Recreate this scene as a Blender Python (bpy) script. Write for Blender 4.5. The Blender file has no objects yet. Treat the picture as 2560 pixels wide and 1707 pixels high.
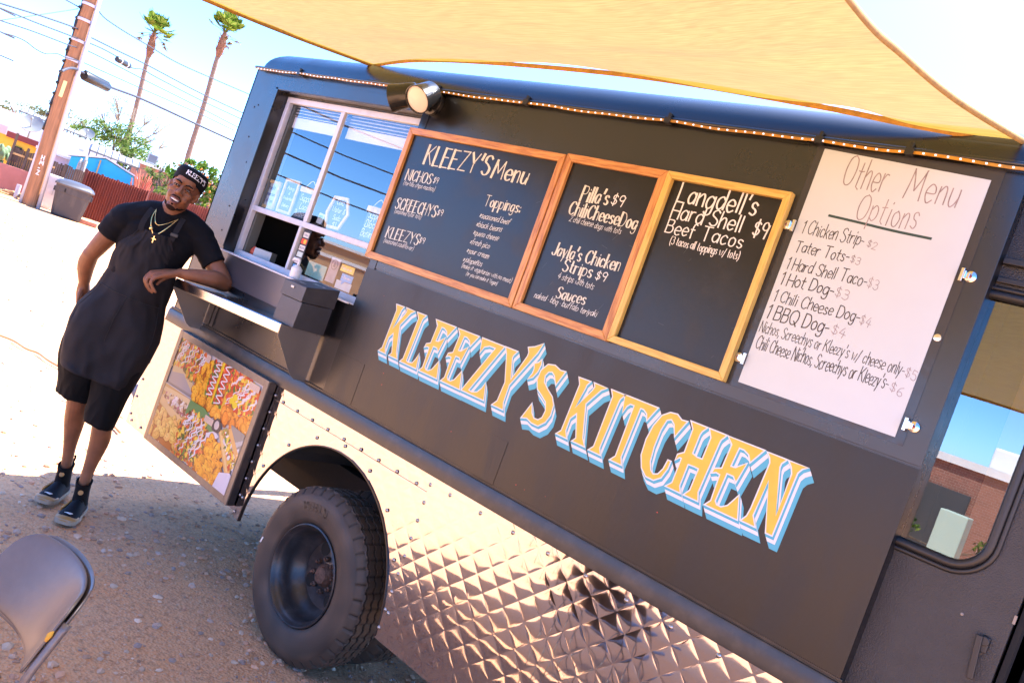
import bpy, bmesh, math, random
from mathutils import Vector, Matrix, noise
from mathutils.geometry import tessellate_polygon
R = math.radians
rng = random.Random(7)
scene = bpy.context.scene
COL = scene.collection

# ------------------------------------------------------------------ camera
HC, DC = 1.755, 2.45
AX_R = Vector((0.70612382, 0.62023527, 0.34160996))
AX_U = Vector((-0.2752936, -0.20401695, 0.93946289))
AX_F = Vector((-0.65238224, 0.75742016, -0.02668557))
FPX = 2124.257
cam_data = bpy.data.cameras.new("camera")
cam_data.sensor_width = 36.0
cam_data.lens = FPX / 2560.0 * 36.0
cam_data.clip_start = 0.05
cam_data.clip_end = 2000.0
cam = bpy.data.objects.new("camera", cam_data)
COL.objects.link(cam)
m = Matrix.Identity(4)
for i in range(3):
    m[i][0], m[i][1], m[i][2] = AX_R[i], AX_U[i], -AX_F[i]
m[0][3], m[1][3], m[2][3] = 0.0, -DC, HC
cam.matrix_world = m
scene.camera = cam

# ------------------------------------------------------------------ light
SUN_DIR = Vector((0.10, 0.52, 1.0)).normalized()      # towards the sun: behind the truck, high
world = bpy.data.worlds.new("World")
scene.world = world
world.use_nodes = True
wn = world.node_tree
bg = wn.nodes["Background"]
sky = wn.nodes.new("ShaderNodeTexSky")
sky.sky_type = 'NISHITA'
sky.sun_disc = False
sky.sun_elevation = math.asin(SUN_DIR.z)
sky.sun_rotation = math.atan2(SUN_DIR.x, SUN_DIR.y)
sky.altitude = 700
sky.air_density = 0.42
sky.dust_density = 1.3
sky.ozone_density = 6.0
hs = wn.nodes.new("ShaderNodeHueSaturation")      # the photograph's deep desert blue
hs.inputs["Saturation"].default_value = 1.17
wn.links.new(sky.outputs[0], hs.inputs["Color"])
wn.links.new(hs.outputs[0], bg.inputs[0])
bg.inputs[1].default_value = 0.15
sun_d = bpy.data.lights.new("sun", 'SUN')
sun_d.energy = 2.5
sun_d.angle = R(0.55)
sun_d.color = (1.0, 0.95, 0.87)
sun = bpy.data.objects.new("sun", sun_d)
sun.rotation_euler = (-SUN_DIR).to_track_quat('-Z', 'Y').to_euler()
sun.location = SUN_DIR * 60
COL.objects.link(sun)
vs = scene.view_settings
scene.display_settings.display_device = 'sRGB'
vs.view_transform = 'Standard'
vs.look = 'None'
vs.gamma = 1.0
vs.use_curve_mapping = False
vs.exposure = 3.15
scene.render.engine = 'CYCLES'
scene.cycles.max_bounces = 8
scene.cycles.diffuse_bounces = 4
scene.cycles.glossy_bounces = 4
scene.cycles.transparent_max_bounces = 12
scene.cycles.caustics_reflective = False
scene.cycles.caustics_refractive = False

# ------------------------------------------------------------------ materials
MATS = {}
def lin(c):
    """sRGB 0-255 to linear"""
    out = []
    for x in c:
        x /= 255.0
        out.append(x / 12.92 if x <= 0.04045 else ((x + 0.055) / 1.055) ** 2.4)
    return tuple(out)

def mat(name, col, rough=0.6, metal=0.0, var=0.0, vscale=6.0, col2=None, bump=0.0, bscale=40.0, spec=None,
        stretch=(1, 1, 1), emit=None, estr=0.0, coat=0.0, rvar=0.0, detail=6.0, thr=(0.35, 0.65), attr=None):
    if name in MATS:
        return MATS[name]
    M = bpy.data.materials.new(name)
    M.use_nodes = True
    nt = M.node_tree
    b = nt.nodes["Principled BSDF"]
    b.inputs["Base Color"].default_value = (*col, 1)
    b.inputs["Roughness"].default_value = rough
    b.inputs["Metallic"].default_value = metal
    if spec is not None:
        b.inputs["Specular IOR Level"].default_value = spec
    if coat:
        b.inputs["Coat Weight"].default_value = coat
        b.inputs["Coat Roughness"].default_value = 0.15
    tc = nt.nodes.new("ShaderNodeTexCoord")
    mp = nt.nodes.new("ShaderNodeMapping")
    mp.inputs["Scale"].default_value = stretch
    nt.links.new(tc.outputs["Object"], mp.inputs["Vector"])
    if attr:
        at = nt.nodes.new("ShaderNodeAttribute")
        at.attribute_name = attr
        nt.links.new(at.outputs["Color"], b.inputs["Base Color"])
    if var > 0 or col2 is not None or rvar > 0:
        nz = nt.nodes.new("ShaderNodeTexNoise")
        nz.inputs["Scale"].default_value = vscale
        nz.inputs["Detail"].default_value = detail
        nz.inputs["Roughness"].default_value = 0.6
        nt.links.new(mp.outputs[0], nz.inputs["Vector"])
        rp = nt.nodes.new("ShaderNodeMapRange")
        rp.inputs["From Min"].default_value = thr[0]
        rp.inputs["From Max"].default_value = thr[1]
        nt.links.new(nz.outputs["Fac"], rp.inputs["Value"])
        if not attr:
            mx = nt.nodes.new("ShaderNodeMix")
            mx.data_type = 'RGBA'
            c2 = col2 if col2 is not None else tuple(c * (1 - var) for c in col)
            c1 = col if col2 is not None else tuple(min(1, c * (1 + var)) for c in col)
            mx.inputs[6].default_value = (*c1, 1)
            mx.inputs[7].default_value = (*c2, 1)
            nt.links.new(rp.outputs[0], mx.inputs[0])
            nt.links.new(mx.outputs[2], b.inputs["Base Color"])
        if rvar > 0:
            rr = nt.nodes.new("ShaderNodeMapRange")
            rr.inputs["To Min"].default_value = max(0.02, rough - rvar)
            rr.inputs["To Max"].default_value = min(1, rough + rvar)
            nt.links.new(rp.outputs[0], rr.inputs["Value"])
            nt.links.new(rr.outputs[0], b.inputs["Roughness"])
    if bump > 0:
        n2 = nt.nodes.new("ShaderNodeTexNoise")
        n2.inputs["Scale"].default_value = bscale
        n2.inputs["Detail"].default_value = 5.0
        nt.links.new(mp.outputs[0], n2.inputs["Vector"])
        bp = nt.nodes.new("ShaderNodeBump")
        bp.inputs["Strength"].default_value = bump
        bp.inputs["Distance"].default_value = 0.01
        nt.links.new(n2.outputs["Fac"], bp.inputs["Height"])
        nt.links.new(bp.outputs[0], b.inputs["Normal"])
    if emit:
        b.inputs["Emission Color"].default_value = (*emit, 1)
        b.inputs["Emission Strength"].default_value = estr
    MATS[name] = M
    return M

def glass_mat(name, tint=(0.75, 0.85, 0.9), refl=0.14, rough=0.0):
    if name in MATS:
        return MATS[name]
    M = bpy.data.materials.new(name)
    M.use_nodes = True
    nt = M.node_tree
    for n in list(nt.nodes):
        nt.nodes.remove(n)
    out = nt.nodes.new("ShaderNodeOutputMaterial")
    tr = nt.nodes.new("ShaderNodeBsdfTransparent")
    tr.inputs[0].default_value = (*tint, 1)
    gl = nt.nodes.new("ShaderNodeBsdfGlossy")
    gl.inputs["Roughness"].default_value = rough
    gl.inputs[0].default_value = (0.92, 0.97, 1.0, 1)
    lw = nt.nodes.new("ShaderNodeLayerWeight")       # Schlick reflectance, the same from both sides of the sheet
    lw.inputs[0].default_value = 0.5
    fr = nt.nodes.new("ShaderNodeMath")
    fr.operation = 'POWER'
    fr.inputs[1].default_value = 5.0
    nt.links.new(lw.outputs["Facing"], fr.inputs[0])
    ad = nt.nodes.new("ShaderNodeMath")
    ad.operation = 'MULTIPLY_ADD'
    ad.inputs[1].default_value = 0.9
    ad.inputs[2].default_value = 0.04 + refl
    mx = nt.nodes.new("ShaderNodeMixShader")
    nt.links.new(fr.outputs[0], ad.inputs[0])
    nt.links.new(ad.outputs[0], mx.inputs[0])
    nt.links.new(tr.outputs[0], mx.inputs[1])
    nt.links.new(gl.outputs[0], mx.inputs[2])
    nt.links.new(mx.outputs[0], out.inputs[0])
    MATS[name] = M
    return M

# ------------------------------------------------------------------ mesh builder
def V(*a):
    return Vector(a)

class MB:
    def __init__(s):
        s.v, s.f, s.mi, s.c, s.cur, s.col, s.usecol = [], [], [], [], 0, (1, 1, 1), False
    def add(s, verts, faces):
        n = len(s.v)
        s.v += [tuple(p) for p in verts]
        s.c += [s.col] * len(verts)
        for f in faces:
            s.f.append(tuple(i + n for i in f))
            s.mi.append(s.cur)
        return s
    def box(s, x0, x1, y0, y1, z0, z1):
        vs = [(x, y, z) for x in (x0, x1) for y in (y0, y1) for z in (z0, z1)]
        return s.add(vs, [(0, 1, 3, 2), (4, 6, 7, 5), (0, 4, 5, 1), (2, 3, 7, 6), (0, 2, 6, 4), (1, 5, 7, 3)])
    def obox(s, c, u, v, w):
        """box at c with half-axis vectors u, v, w"""
        c, u, v, w = Vector(c), Vector(u), Vector(v), Vector(w)
        vs = [c + u * a + v * b + w * d for a in (-1, 1) for b in (-1, 1) for d in (-1, 1)]
        return s.add(vs, [(0, 1, 3, 2), (4, 6, 7, 5), (0, 4, 5, 1), (2, 3, 7, 6), (0, 2, 6, 4), (1, 5, 7, 3)])
    def tube(s, pts, r, n=8, caps=True, closed=False, flat=1.0):
        pts = [Vector(p) for p in pts]
        rs = r if isinstance(r, (list, tuple)) else [r] * len(pts)
        N = len(pts)
        vs, fs = [], []
        ref = None
        for i, p in enumerate(pts):
            if closed:
                t = pts[(i + 1) % N] - pts[(i - 1) % N]
            else:
                t = pts[min(i + 1, N - 1)] - pts[max(i - 1, 0)]
            if t.length < 1e-9:
                t = Vector((0, 0, 1))
            t.normalize()
            if ref is None:
                ref = Vector((0, 0, 1)) if abs(t.z) < 0.9 else Vector((1, 0, 0))
            a = ref - t * ref.dot(t)
            if a.length < 1e-6:
                a = t.orthogonal()
            a.normalize()
            ref = a
            b = t.cross(a)
            for k in range(n):
                an = 2 * math.pi * k / n
                vs.append(p + (a * math.cos(an) + b * math.sin(an) * flat) * rs[i])
        for i in range(N if closed else N - 1):
            for k in range(n):
                k2 = (k + 1) % n
                j = (i + 1) % N
                fs.append((i * n + k, i * n + k2, j * n + k2, j * n + k))
        if caps and not closed:
            fs.append(tuple(range(n - 1, -1, -1)))
            fs.append(tuple((N - 1) * n + k for k in range(n)))
        return s.add(vs, fs)
    def lathe(s, prof, o, axis, n=24, a0=0, a1=2 * math.pi, caps=False):
        """profile of (radius, height along axis)"""
        o, ax = Vector(o), Vector(axis).normalized()
        a = ax.orthogonal().normalized()
        b = ax.cross(a)
        full = abs(a1 - a0 - 2 * math.pi) < 1e-6
        m = n if full else n + 1
        vs, fs = [], []
        for (r, h) in prof:
            for k in range(m):
                t = a0 + (a1 - a0) * k / n
                vs.append(o + ax * h + (a * math.cos(t) + b * math.sin(t)) * r)
        for i in range(len(prof) - 1):
            for k in range(n):
                k2 = (k + 1) % m
                fs.append((i * m + k, i * m + k2, (i + 1) * m + k2, (i + 1) * m + k))
        if caps:
            fs.append(tuple(range(m - 1, -1, -1)))
            fs.append(tuple((len(prof) - 1) * m + k for k in range(m)))
        return s.add(vs, fs)
    def ell(s, c, r, n=12, rot=None):
        c = Vector(c)
        r = r if isinstance(r, (tuple, list)) else (r, r, r)
        vs, fs = [], []
        for i in range(n + 1):
            th = math.pi * i / n
            for k in range(2 * n):
                ph = math.pi * k / n
                p = Vector((r[0] * math.sin(th) * math.cos(ph), r[1] * math.sin(th) * math.sin(ph), r[2] * math.cos(th)))
                if rot is not None:
                    p = rot @ p
                vs.append(c + p)
        for i in range(n):
            for k in range(2 * n):
                k2 = (k + 1) % (2 * n)
                fs.append((i * 2 * n + k, (i + 1) * 2 * n + k, (i + 1) * 2 * n + k2, i * 2 * n + k2))
        return s.add(vs, fs)
    def poly(s, pts, depth=None):
        """filled planar polygon from 3D points; depth vector extrudes it"""
        pts = [Vector(p) for p in pts]
        tris = tessellate_polygon([pts])
        n = len(pts)
        if depth is None:
            return s.add(pts, [tuple(t) for t in tris])
        d = Vector(depth)
        vs = pts + [p + d for p in pts]
        fs = [tuple(t) for t in tris] + [tuple(i + n for i in reversed(t)) for t in tris]
        for i in range(n):
            j = (i + 1) % n
            fs.append((i, j, j + n, i + n))
        return s.add(vs, fs)
    def grid(s, fn, nu, nv, cu=False):
        vs = [fn(i / nu, j / nv) for i in range(nu if cu else nu + 1) for j in range(nv + 1)]
        m = nu if cu else nu + 1
        fs = []
        for i in range(nu):
            i2 = (i + 1) % m
            for j in range(nv):
                fs.append((i * (nv + 1) + j, i2 * (nv + 1) + j, i2 * (nv + 1) + j + 1, i * (nv + 1) + j + 1))
        return s.add(vs, fs)
    def loft(s, rings, caps=True):
        n = len(rings[0])
        vs = [p for r in rings for p in r]
        fs = []
        for i in range(len(rings) - 1):
            for k in range(n):
                k2 = (k + 1) % n
                fs.append((i * n + k, i * n + k2, (i + 1) * n + k2, (i + 1) * n + k))
        if caps:
            fs.append(tuple(range(n - 1, -1, -1)))
            fs.append(tuple((len(rings) - 1) * n + k for k in range(n)))
        return s.add(vs, fs)
    def build(s, name, mats, parent=None, smooth=False, bevel=0.0, local=False, angle=None, solid=0.0, recalc=True):
        me = bpy.data.meshes.new(name)
        org = Vector((0, 0, 0))
        if parent is None and s.v and not local:
            xs, ys, zs = zip(*s.v)
            org = Vector(((min(xs) + max(xs)) / 2, (min(ys) + max(ys)) / 2, min(zs)))
        me.from_pydata([tuple(Vector(p) - org) for p in s.v], [], s.f)
        if not isinstance(mats, (list, tuple)):
            mats = [mats]
        for q in mats:
            me.materials.append(q)
        me.polygons.foreach_set("material_index", s.mi)
        if s.usecol:
            ca = me.color_attributes.new("Col", 'FLOAT_COLOR', 'POINT')
            buf = []
            for c in s.c:
                buf += [c[0], c[1], c[2], 1.0]
            ca.data.foreach_set("color", buf)
        if recalc:
            bm = bmesh.new()
            bm.from_mesh(me)
            bmesh.ops.recalc_face_normals(bm, faces=bm.faces)
            bm.to_mesh(me)
            bm.free()
        if smooth:
            me.polygons.foreach_set("use_smooth", [True] * len(me.polygons))
            if angle is not None:
                me.set_sharp_from_angle(angle=R(angle))
        me.update()
        o = bpy.data.objects.new(name, me)
        COL.objects.link(o)
        o.location = org
        if parent is not None:
            o.parent = parent
            if not local and parent.parent is None and parent.type == 'EMPTY':
                o.matrix_parent_inverse = parent.matrix_basis.inverted()
            elif not local and parent.parent is None:
                o.matrix_parent_inverse = parent.matrix_basis.inverted()
        if bevel > 0:
            bv = o.modifiers.new("bevel", 'BEVEL')
            bv.width = bevel
            bv.segments = 2
            bv.limit_method = 'ANGLE'
            bv.angle_limit = R(40)
        if solid:
            so = o.modifiers.new("solid", 'SOLIDIFY')
            so.thickness = solid
            so.offset = 0
        return o

def tag(o, label=None, cat=None, group=None, kind=None):
    if label: o["label"] = label
    if cat: o["category"] = cat
    if group: o["group"] = group
    if kind: o["kind"] = kind
    return o

def thing(name, label, cat, loc=(0, 0, 0), rot=0.0, group=None):
    o = bpy.data.objects.new(name, None)
    o.empty_display_size = 0.1
    COL.objects.link(o)
    o.location = loc
    o.rotation_euler = (0, 0, rot)
    o.matrix_basis = Matrix.Translation(Vector(loc)) @ Matrix.Rotation(rot, 4, 'Z')
    return tag(o, label, cat, group)

def dup(root, delta_matrix, label=None, group=None):
    def cp(o, parent):
        c = o.copy()
        COL.objects.link(c)
        c.parent = parent
        for ch in [q for q in bpy.data.objects if q.parent == o and q != c]:
            cp(ch, c)
        return c
    r = cp(root, None)
    r.matrix_basis = delta_matrix @ root.matrix_basis
    if label: r["label"] = label
    if group: r["group"] = group
    return r

def fuse(mb, name, material, parent, voxel=0.004, smooth_it=3, local=True, wrinkle=None):
    """one continuous surface out of overlapping closed shells"""
    o = mb.build(name + "_src", material, None, local=True)
    rm = o.modifiers.new("r", 'REMESH')
    rm.mode = 'VOXEL'
    rm.voxel_size = voxel
    if smooth_it:
        sm = o.modifiers.new("s", 'SMOOTH')
        sm.factor = 0.5
        sm.iterations = smooth_it
    dg = bpy.context.evaluated_depsgraph_get()
    dg.update()
    me = bpy.data.meshes.new_from_object(o.evaluated_get(dg))
    old = o.data
    bpy.data.objects.remove(o)
    bpy.data.meshes.remove(old)
    me.name = name
    if wrinkle is not None:
        co = [v.co.copy() for v in me.vertices]
        no = [v.normal.copy() for v in me.vertices]
        for v, c, n_ in zip(me.vertices, co, no):
            v.co = c + n_ * wrinkle(c)
    me.materials.clear()
    me.materials.append(material)
    me.polygons.foreach_set("use_smooth", [True] * len(me.polygons))
    me.polygons.foreach_set("material_index", [0] * len(me.polygons))
    n = bpy.data.objects.new(name, me)
    COL.objects.link(n)
    if parent is not None:
        n.parent = parent
        if not local:
            n.matrix_parent_inverse = parent.matrix_basis.inverted()
    return n

def smoothline(pts, sub=6, closed=False):
    """Catmull-Rom through points (any dimension)"""
    P = [Vector(p) for p in pts]
    n = len(P)
    if n < 3:
        return P
    out = []
    rngi = range(n if closed else n - 1)
    for i in rngi:
        p0 = P[(i - 1) % n] if closed or i > 0 else P[0] * 2 - P[1]
        p1, p2 = P[i % n], P[(i + 1) % n]
        p3 = P[(i + 2) % n] if closed or i + 2 < n else P[-1] * 2 - P[-2]
        for k in range(sub):
            t = k / sub
            out.append(0.5 * ((2 * p1) + (p2 - p0) * t + (2 * p0 - 5 * p1 + 4 * p2 - p3) * t * t + (3 * p1 - p0 - 3 * p2 + p3) * t ** 3))
    if not closed:
        out.append(P[-1])
    return out

def pol(az, d, tan=None, z=None):
    """a place at compass angle az (from -x towards +y) and distance d from where the photographer stands"""
    a = R(az)
    return Vector((-d * math.cos(a), -DC + d * math.sin(a), z if z is not None else HC + d * tan))
# ------------------------------------------------------------------ food truck
BLACK = mat("truck_paint", (0.0045, 0.0045, 0.0052), rough=0.30, var=0.25, vscale=3.0, bump=0.05, bscale=9, rvar=0.06, spec=0.85)
PANELM = mat("panel_paint", (0.0035, 0.0038, 0.0039), rough=0.42, col2=(0.0095, 0.0082, 0.0072), vscale=4.0, stretch=(1.6, 1, 0.5), thr=(0.45, 0.78), detail=9, bump=0.06, bscale=60, rvar=0.09, spec=0.5)
RAILM = mat("rail_paint", (0.028, 0.026, 0.024), rough=0.33, var=0.35, vscale=14, col2=(0.06, 0.05, 0.042), thr=(0.5, 0.75), bump=0.1, bscale=15)
DOORM = mat("door_paint", (0.02, 0.02, 0.021), rough=0.38, bump=0.35, bscale=260, var=0.2, vscale=8)
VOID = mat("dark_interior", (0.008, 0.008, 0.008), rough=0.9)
ALU = mat("white_aluminium", (0.56, 0.56, 0.58), rough=0.35, var=0.06, vscale=20)
STEEL = mat("quilted_steel", (0.50, 0.465, 0.50), rough=0.06, metal=1.0, rvar=0.02, vscale=7)
SHELFM = mat("brushed_steel", (0.62, 0.61, 0.62), rough=0.16, metal=1.0, stretch=(1, 12, 12), bump=0.03, bscale=40)
RUBBER = mat("black_rubber", (0.012, 0.012, 0.013), rough=0.42)
SCREW = mat("zinc_screw", (0.45, 0.42, 0.4), rough=0.35, metal=1.0)
GLASS = glass_mat("window_glass", tint=(0.93, 0.96, 0.97), refl=0.10)
GLASSD = glass_mat("door_glass", tint=(0.55, 0.6, 0.6), refl=0.15)

truck = thing("food_truck", "black food truck with quilted steel skirt, serving window and gold painted lettering", "food truck", (-2.2, 1.0, 0))

# inner shell and roof
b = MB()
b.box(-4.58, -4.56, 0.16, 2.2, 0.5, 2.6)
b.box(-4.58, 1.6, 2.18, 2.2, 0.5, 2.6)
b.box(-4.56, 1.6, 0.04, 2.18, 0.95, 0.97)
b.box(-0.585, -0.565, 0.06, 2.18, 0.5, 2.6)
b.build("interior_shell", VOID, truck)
b = MB()
b.box(-4.6, -4.588, 0.0, 2.21, 0.5, 2.6)
b.build("rear_wall", BLACK, truck)

def roof_fn():
    rings = []
    n = 9
    for i in range(n + 1):
        a = math.pi / 2 * i / n
        ins = 0.24 * (1 - math.cos(a)); zz = 2.598 + 0.145 * math.sin(a)
        x0, x1, y0, y1 = -4.6 + ins * 0.55, 2.2 - ins, -0.012 + ins, 2.2 - ins
        rad = 0.10
        ring = []
        for (cx, cy, a0) in ((x0 + rad, y0 + rad, math.pi), (x1 - rad, y0 + rad, 1.5 * math.pi), (x1 - rad, y1 - rad, 0), (x0 + rad, y1 - rad, 0.5 * math.pi)):
            for k in range(7):
                t = a0 + k / 6 * math.pi / 2
                ring.append(V(cx + rad * math.cos(t), cy + rad * math.sin(t), zz))
        rings.append(ring)
    return rings
b = MB()
b.loft(roof_fn(), caps=True)
b.build("roof", BLACK, truck, smooth=True, angle=60)
b = MB()      # drip gutter under the roof edge
b.tube([(-4.6, -0.014, 2.592), (2.2, -0.014, 2.592)], 0.009, 8)
b.build("rain_gutter", BLACK, truck, smooth=True, angle=50)

# side wall, with the window opening left free
b = MB()
b.box(-4.6, -4.315, 0.0, 0.06, 1.0, 2.59)
b.box(-4.315, -3.07, 0.0, 0.06, 2.487, 2.59)
b.box(-4.315, -3.07, 0.0, 0.06, 1.0, 1.56)
b.box(-3.07, -0.613, 0.0, 0.06, 1.0, 2.59)
b.cur = 1
for x, z in ((-4.467, 2.385), (-4.5, 2.37), (-4.382, 2.059), (-4.45, 2.2), (-4.3, 2.526), (-4.06, 2.53), (-3.82, 2.535), (-3.5, 2.53), (-4.338, 2.505), (-4.40, 1.8), (-4.39, 1.66)):
    b.ell((x, -0.001, z), (0.005, 0.003, 0.005), 5)
b.build("side_wall", [BLACK, RUBBER], truck)
b = MB()      # thin trim sheets round the window and over the boards
b.box(-4.34, -3.078, -0.004, -0.0005, 2.489, 2.545)
b.box(-4.372, -4.317, -0.004, -0.0005, 1.58, 2.5)
b.box(-3.068, -3.02, -0.006, -0.0005, 1.15, 2.50)
b.build("window_trim", BLACK, truck, bevel=0.001)
b = MB()
b.box(-3.018, -0.613, -0.004, -0.0005, 1.752, 2.572)
b.build("upper_panel", BLACK, truck, bevel=0.001)
b = MB()
b.box(-3.07, -0.613, -0.009, -0.0005, 1.150, 1.745)
b.box(-2.058, -1.952, -0.0105, -0.0092, 1.147, 1.318)
b.box(-3.066, -2.856, -0.0105, -0.0092, 1.152, 1.341)
b.cur = 1
for k in range(18):      # chips and red paint specks
    x, z = rng.uniform(-3.0, -0.65), rng.uniform(1.17, 1.73)
    r = rng.uniform(0.0014, 0.003)
    if 1.37 < z < 1.67 and -2.85 < x < -0.85: continue
    b.ell((x, -0.0095, z), (r, 0.0006, r * rng.uniform(0.7, 1.3)), 4)
b.build("lettering_panel", [PANELM, mat("red_specks", (0.35, 0.04, 0.03), rough=0.5)], truck)
# rub rail
def extrude_profile(prof, x0, x1):
    mb = MB()
    n = len(prof)
    mb.add([(x, y, z) for x in (x0, x1) for (y, z) in prof],
           [(i, i + 1, n + i + 1, n + i) for i in range(n - 1)] + [tuple(range(n)), tuple(range(2 * n - 1, n - 1, -1))])
    return mb
rail = extrude_profile([(0.0, 1.151), (-0.0105, 1.149), (-0.0105, 1.145), (-0.007, 1.142), (-0.007, 1.139), (-0.0135, 1.137), (-0.0155, 1.132), (-0.0215, 1.072), (-0.0205, 1.066), (0.0, 1.064)], -4.62, -0.606)
rail.build("rub_rail", RAILM, truck, smooth=True, angle=18)

# quilted steel skirt
ARC, ARR = (-2.797, 0.40), 0.547
def quilt(name, x0, x1, z0, z1, y, arch=False, amp=0.00105, seed=0):
    px_, pz_, ox, oz = 0.105, 0.1005, -2.034, 0.986
    CS = [0.0, 0.028, 0.16, 0.33, 0.5, 0.67, 0.84, 0.972]
    S = 8
    bm = bmesh.new()
    amin = amax = None
    pts = {}
    def ab(x, z):
        return (x - ox) / px_ + (z - oz) / pz_, (x - ox) / px_ - (z - oz) / pz_
    cs = [ab(x, z) for x in (x0, x1) for z in (z0, z1)]
    a0, a1 = math.floor(min(c[0] for c in cs)), math.ceil(max(c[0] for c in cs))
    b0, b1 = math.floor(min(c[1] for c in cs)), math.ceil(max(c[1] for c in cs))
    st = 0.012
    def vert(i, j):
        k = (i, j)
        if k in pts: return pts[k]
        a, bb = a0 + i // S + CS[i % S], b0 + j // S + CS[j % S]
        x, z = ox + px_ * (a + bb) / 2, oz + pz_ * (a - bb) / 2
        fa, fb = abs(2 * (a % 1) - 1), abs(2 * (bb % 1) - 1)
        rc = noise.noise(Vector((math.floor(a + 1e-6) * 3.1, math.floor(bb + 1e-6) * 2.7, seed)))
        h = amp * (1 + 0.2 * rc) * (1 - fa ** 2) * (1 - fb ** 2)
        if i % S == 0 or j % S == 0: h -= 0.00009
        h += 0.0024 * noise.noise(Vector((x * 1.6, z * 2.2, seed + 5.0))) + 0.0004 * noise.noise(Vector((x * 9, z * 9, seed + 9.0)))
        ins = False
        if arch:
            d = math.hypot(x - ARC[0], z - ARC[1])
            if d < ARR and z > ARC[1] - 0.1:
                if d > ARR - st * 1.3:
                    x, z = ARC[0] + (x - ARC[0]) * ARR / d, ARC[1] + (z - ARC[1]) * ARR / d
                else:
                    ins = True
        pts[k] = (bm.verts.new((x, y - h, z)), ins)
        return pts[k]
    for i in range((a1 - a0) * S):
        for j in range((b1 - b0) * S):
            a, bb = a0 + (i + 0.5) / S, b0 + (j + 0.5) / S
            x, z = ox + px_ * (a + bb) / 2, oz + pz_ * (a - bb) / 2
            if x < x0 - 0.03 or x > x1 + 0.03 or z < z0 - 0.03 or z > z1 + 0.03: continue
            q = [vert(i, j), vert(i + 1, j), vert(i + 1, j + 1), vert(i, j + 1)]
            if any(t[1] for t in q): continue
            bm.faces.new([t[0] for t in q])
    for co, no in (((x0, 0, 0), (-1, 0, 0)), ((x1, 0, 0), (1, 0, 0)), ((0, 0, z0), (0, 0, -1)), ((0, 0, z1), (0, 0, 1))):
        bmesh.ops.bisect_plane(bm, geom=bm.verts[:] + bm.edges[:] + bm.faces[:], plane_co=co, plane_no=no, clear_outer=True, dist=1e-5)
    bmesh.ops.delete(bm, geom=[v for v in bm.verts if not v.link_faces], context='VERTS')
    for f in bm.faces:
        f.smooth = True
        f.normal_update()
        if f.normal.y > 0: f.normal_flip()
    me = bpy.data.meshes.new(name)
    bm.to_mesh(me)
    bm.free()
    me.materials.append(STEEL)
    me.set_sharp_from_angle(angle=R(3.6))
    o = bpy.data.objects.new(name, me)
    COL.objects.link(o)
    o.parent = truck
    o.matrix_parent_inverse = truck.matrix_basis.inverted()
    return o
quilt("skirt_panel", -4.68, -3.386, 0.42, 1.064, -0.008, seed=1)
quilt("skirt_panel", -3.40, -2.238, 0.392, 1.064, -0.0075, arch=True, seed=2)
quilt("skirt_panel", -2.252, -0.30, 0.385, 1.064, -0.0105, arch=True, seed=3)
RIVM = None
def riv(x, z, y=-0.013, r=0.0048):
    global RIVM
    if RIVM is None:
        q = MB()
        q.lathe([(r * 1.7, 0.0015), (r * 1.7, 0.0003), (r * 1.15, 0.0), (r * 0.9, -0.0022), (r * 0.4, -0.0036), (0.0, -0.004)], (0, 0, 0), (0, 1, 0), 12)
        o = q.build("rivet", SCREW, truck, smooth=True, local=True)
        o.matrix_parent_inverse = truck.matrix_basis.inverted()
        RIVM = o
    else:
        o = RIVM.copy(); COL.objects.link(o)
    o.location = (x, y, z)
for k in range(9): riv(-2.245, 0.43 + k * 0.075, -0.0125)
for k in range(8): riv(-3.393, 0.42 + k * 0.085)
for k in range(9): riv(-3.32 + k * 0.125, 1.005, -0.0125)
for k in range(11): riv(-2.13 + k * 0.17, 1.035, -0.0125)
for k in range(10): riv(-4.62 + k * 0.125, 0.45, -0.0125)
for k in range(6): riv(-4.655, 0.48 + k * 0.105, -0.0125)
for k in range(9):
    t = math.pi * (k + 0.5) / 9
    riv(ARC[0] + (ARR + 0.035) * math.cos(t), ARC[1] + (ARR + 0.035) * math.sin(t), -0.0125)
b = MB()      # folded seams of the skirt sheets
b.box(-3.386, -2.252, -0.0125, -0.0105, 0.9965, 0.998)
b.build("skirt_seam", mat("seam_steel", (0.35, 0.31, 0.28), rough=0.3, metal=1.0), truck)
b = MB()      # rolled edge of the wheel arch
arc = [(ARC[0] + (ARR - 0.004) * math.cos(t), -0.008, ARC[1] + (ARR - 0.004) * math.sin(t)) for t in [math.pi * k / 40 for k in range(41)]]
arc = [(arc[0][0], -0.008, 0.392)] + arc + [(arc[-1][0], -0.008, 0.392)]
n_ = len(arc)
vs_ = []
for p in arc:
    for (dr, yy) in ((0.006, -0.0135), (0.001, -0.0135), (0.001, 0.004), (0.010, 0.004)):
        d = Vector((p[0] - ARC[0], 0, max(p[2] - ARC[1], 0.0)))
        d = d.normalized() if d.length > 0 else Vector((1, 0, 0))
        vs_.append((p[0] + d.x * dr, yy, p[2] + d.z * dr))
b.add(vs_, [(i * 4 + k, i * 4 + (k + 1) % 4, (i + 1) * 4 + (k + 1) % 4, (i + 1) * 4 + k) for i in range(n_ - 1) for k in range(4)])
b.build("arch_rim", mat("arch_edge", (0.05, 0.045, 0.042), rough=0.35, metal=0.6), truck, smooth=True, angle=40)
b = MB()      # wheel well
for (r0, r1, ya, yb) in ((0.56, 0.56, 0.05, 0.75),):
    b.add([(ARC[0] + r0 * math.cos(math.pi * k / 24), yy, ARC[1] + 0.02 + r0 * math.sin(math.pi * k / 24)) for yy in (ya, yb) for k in range(25)],
          [(k, k + 1, 26 + k, 25 + k) for k in range(0, 19)])
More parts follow.
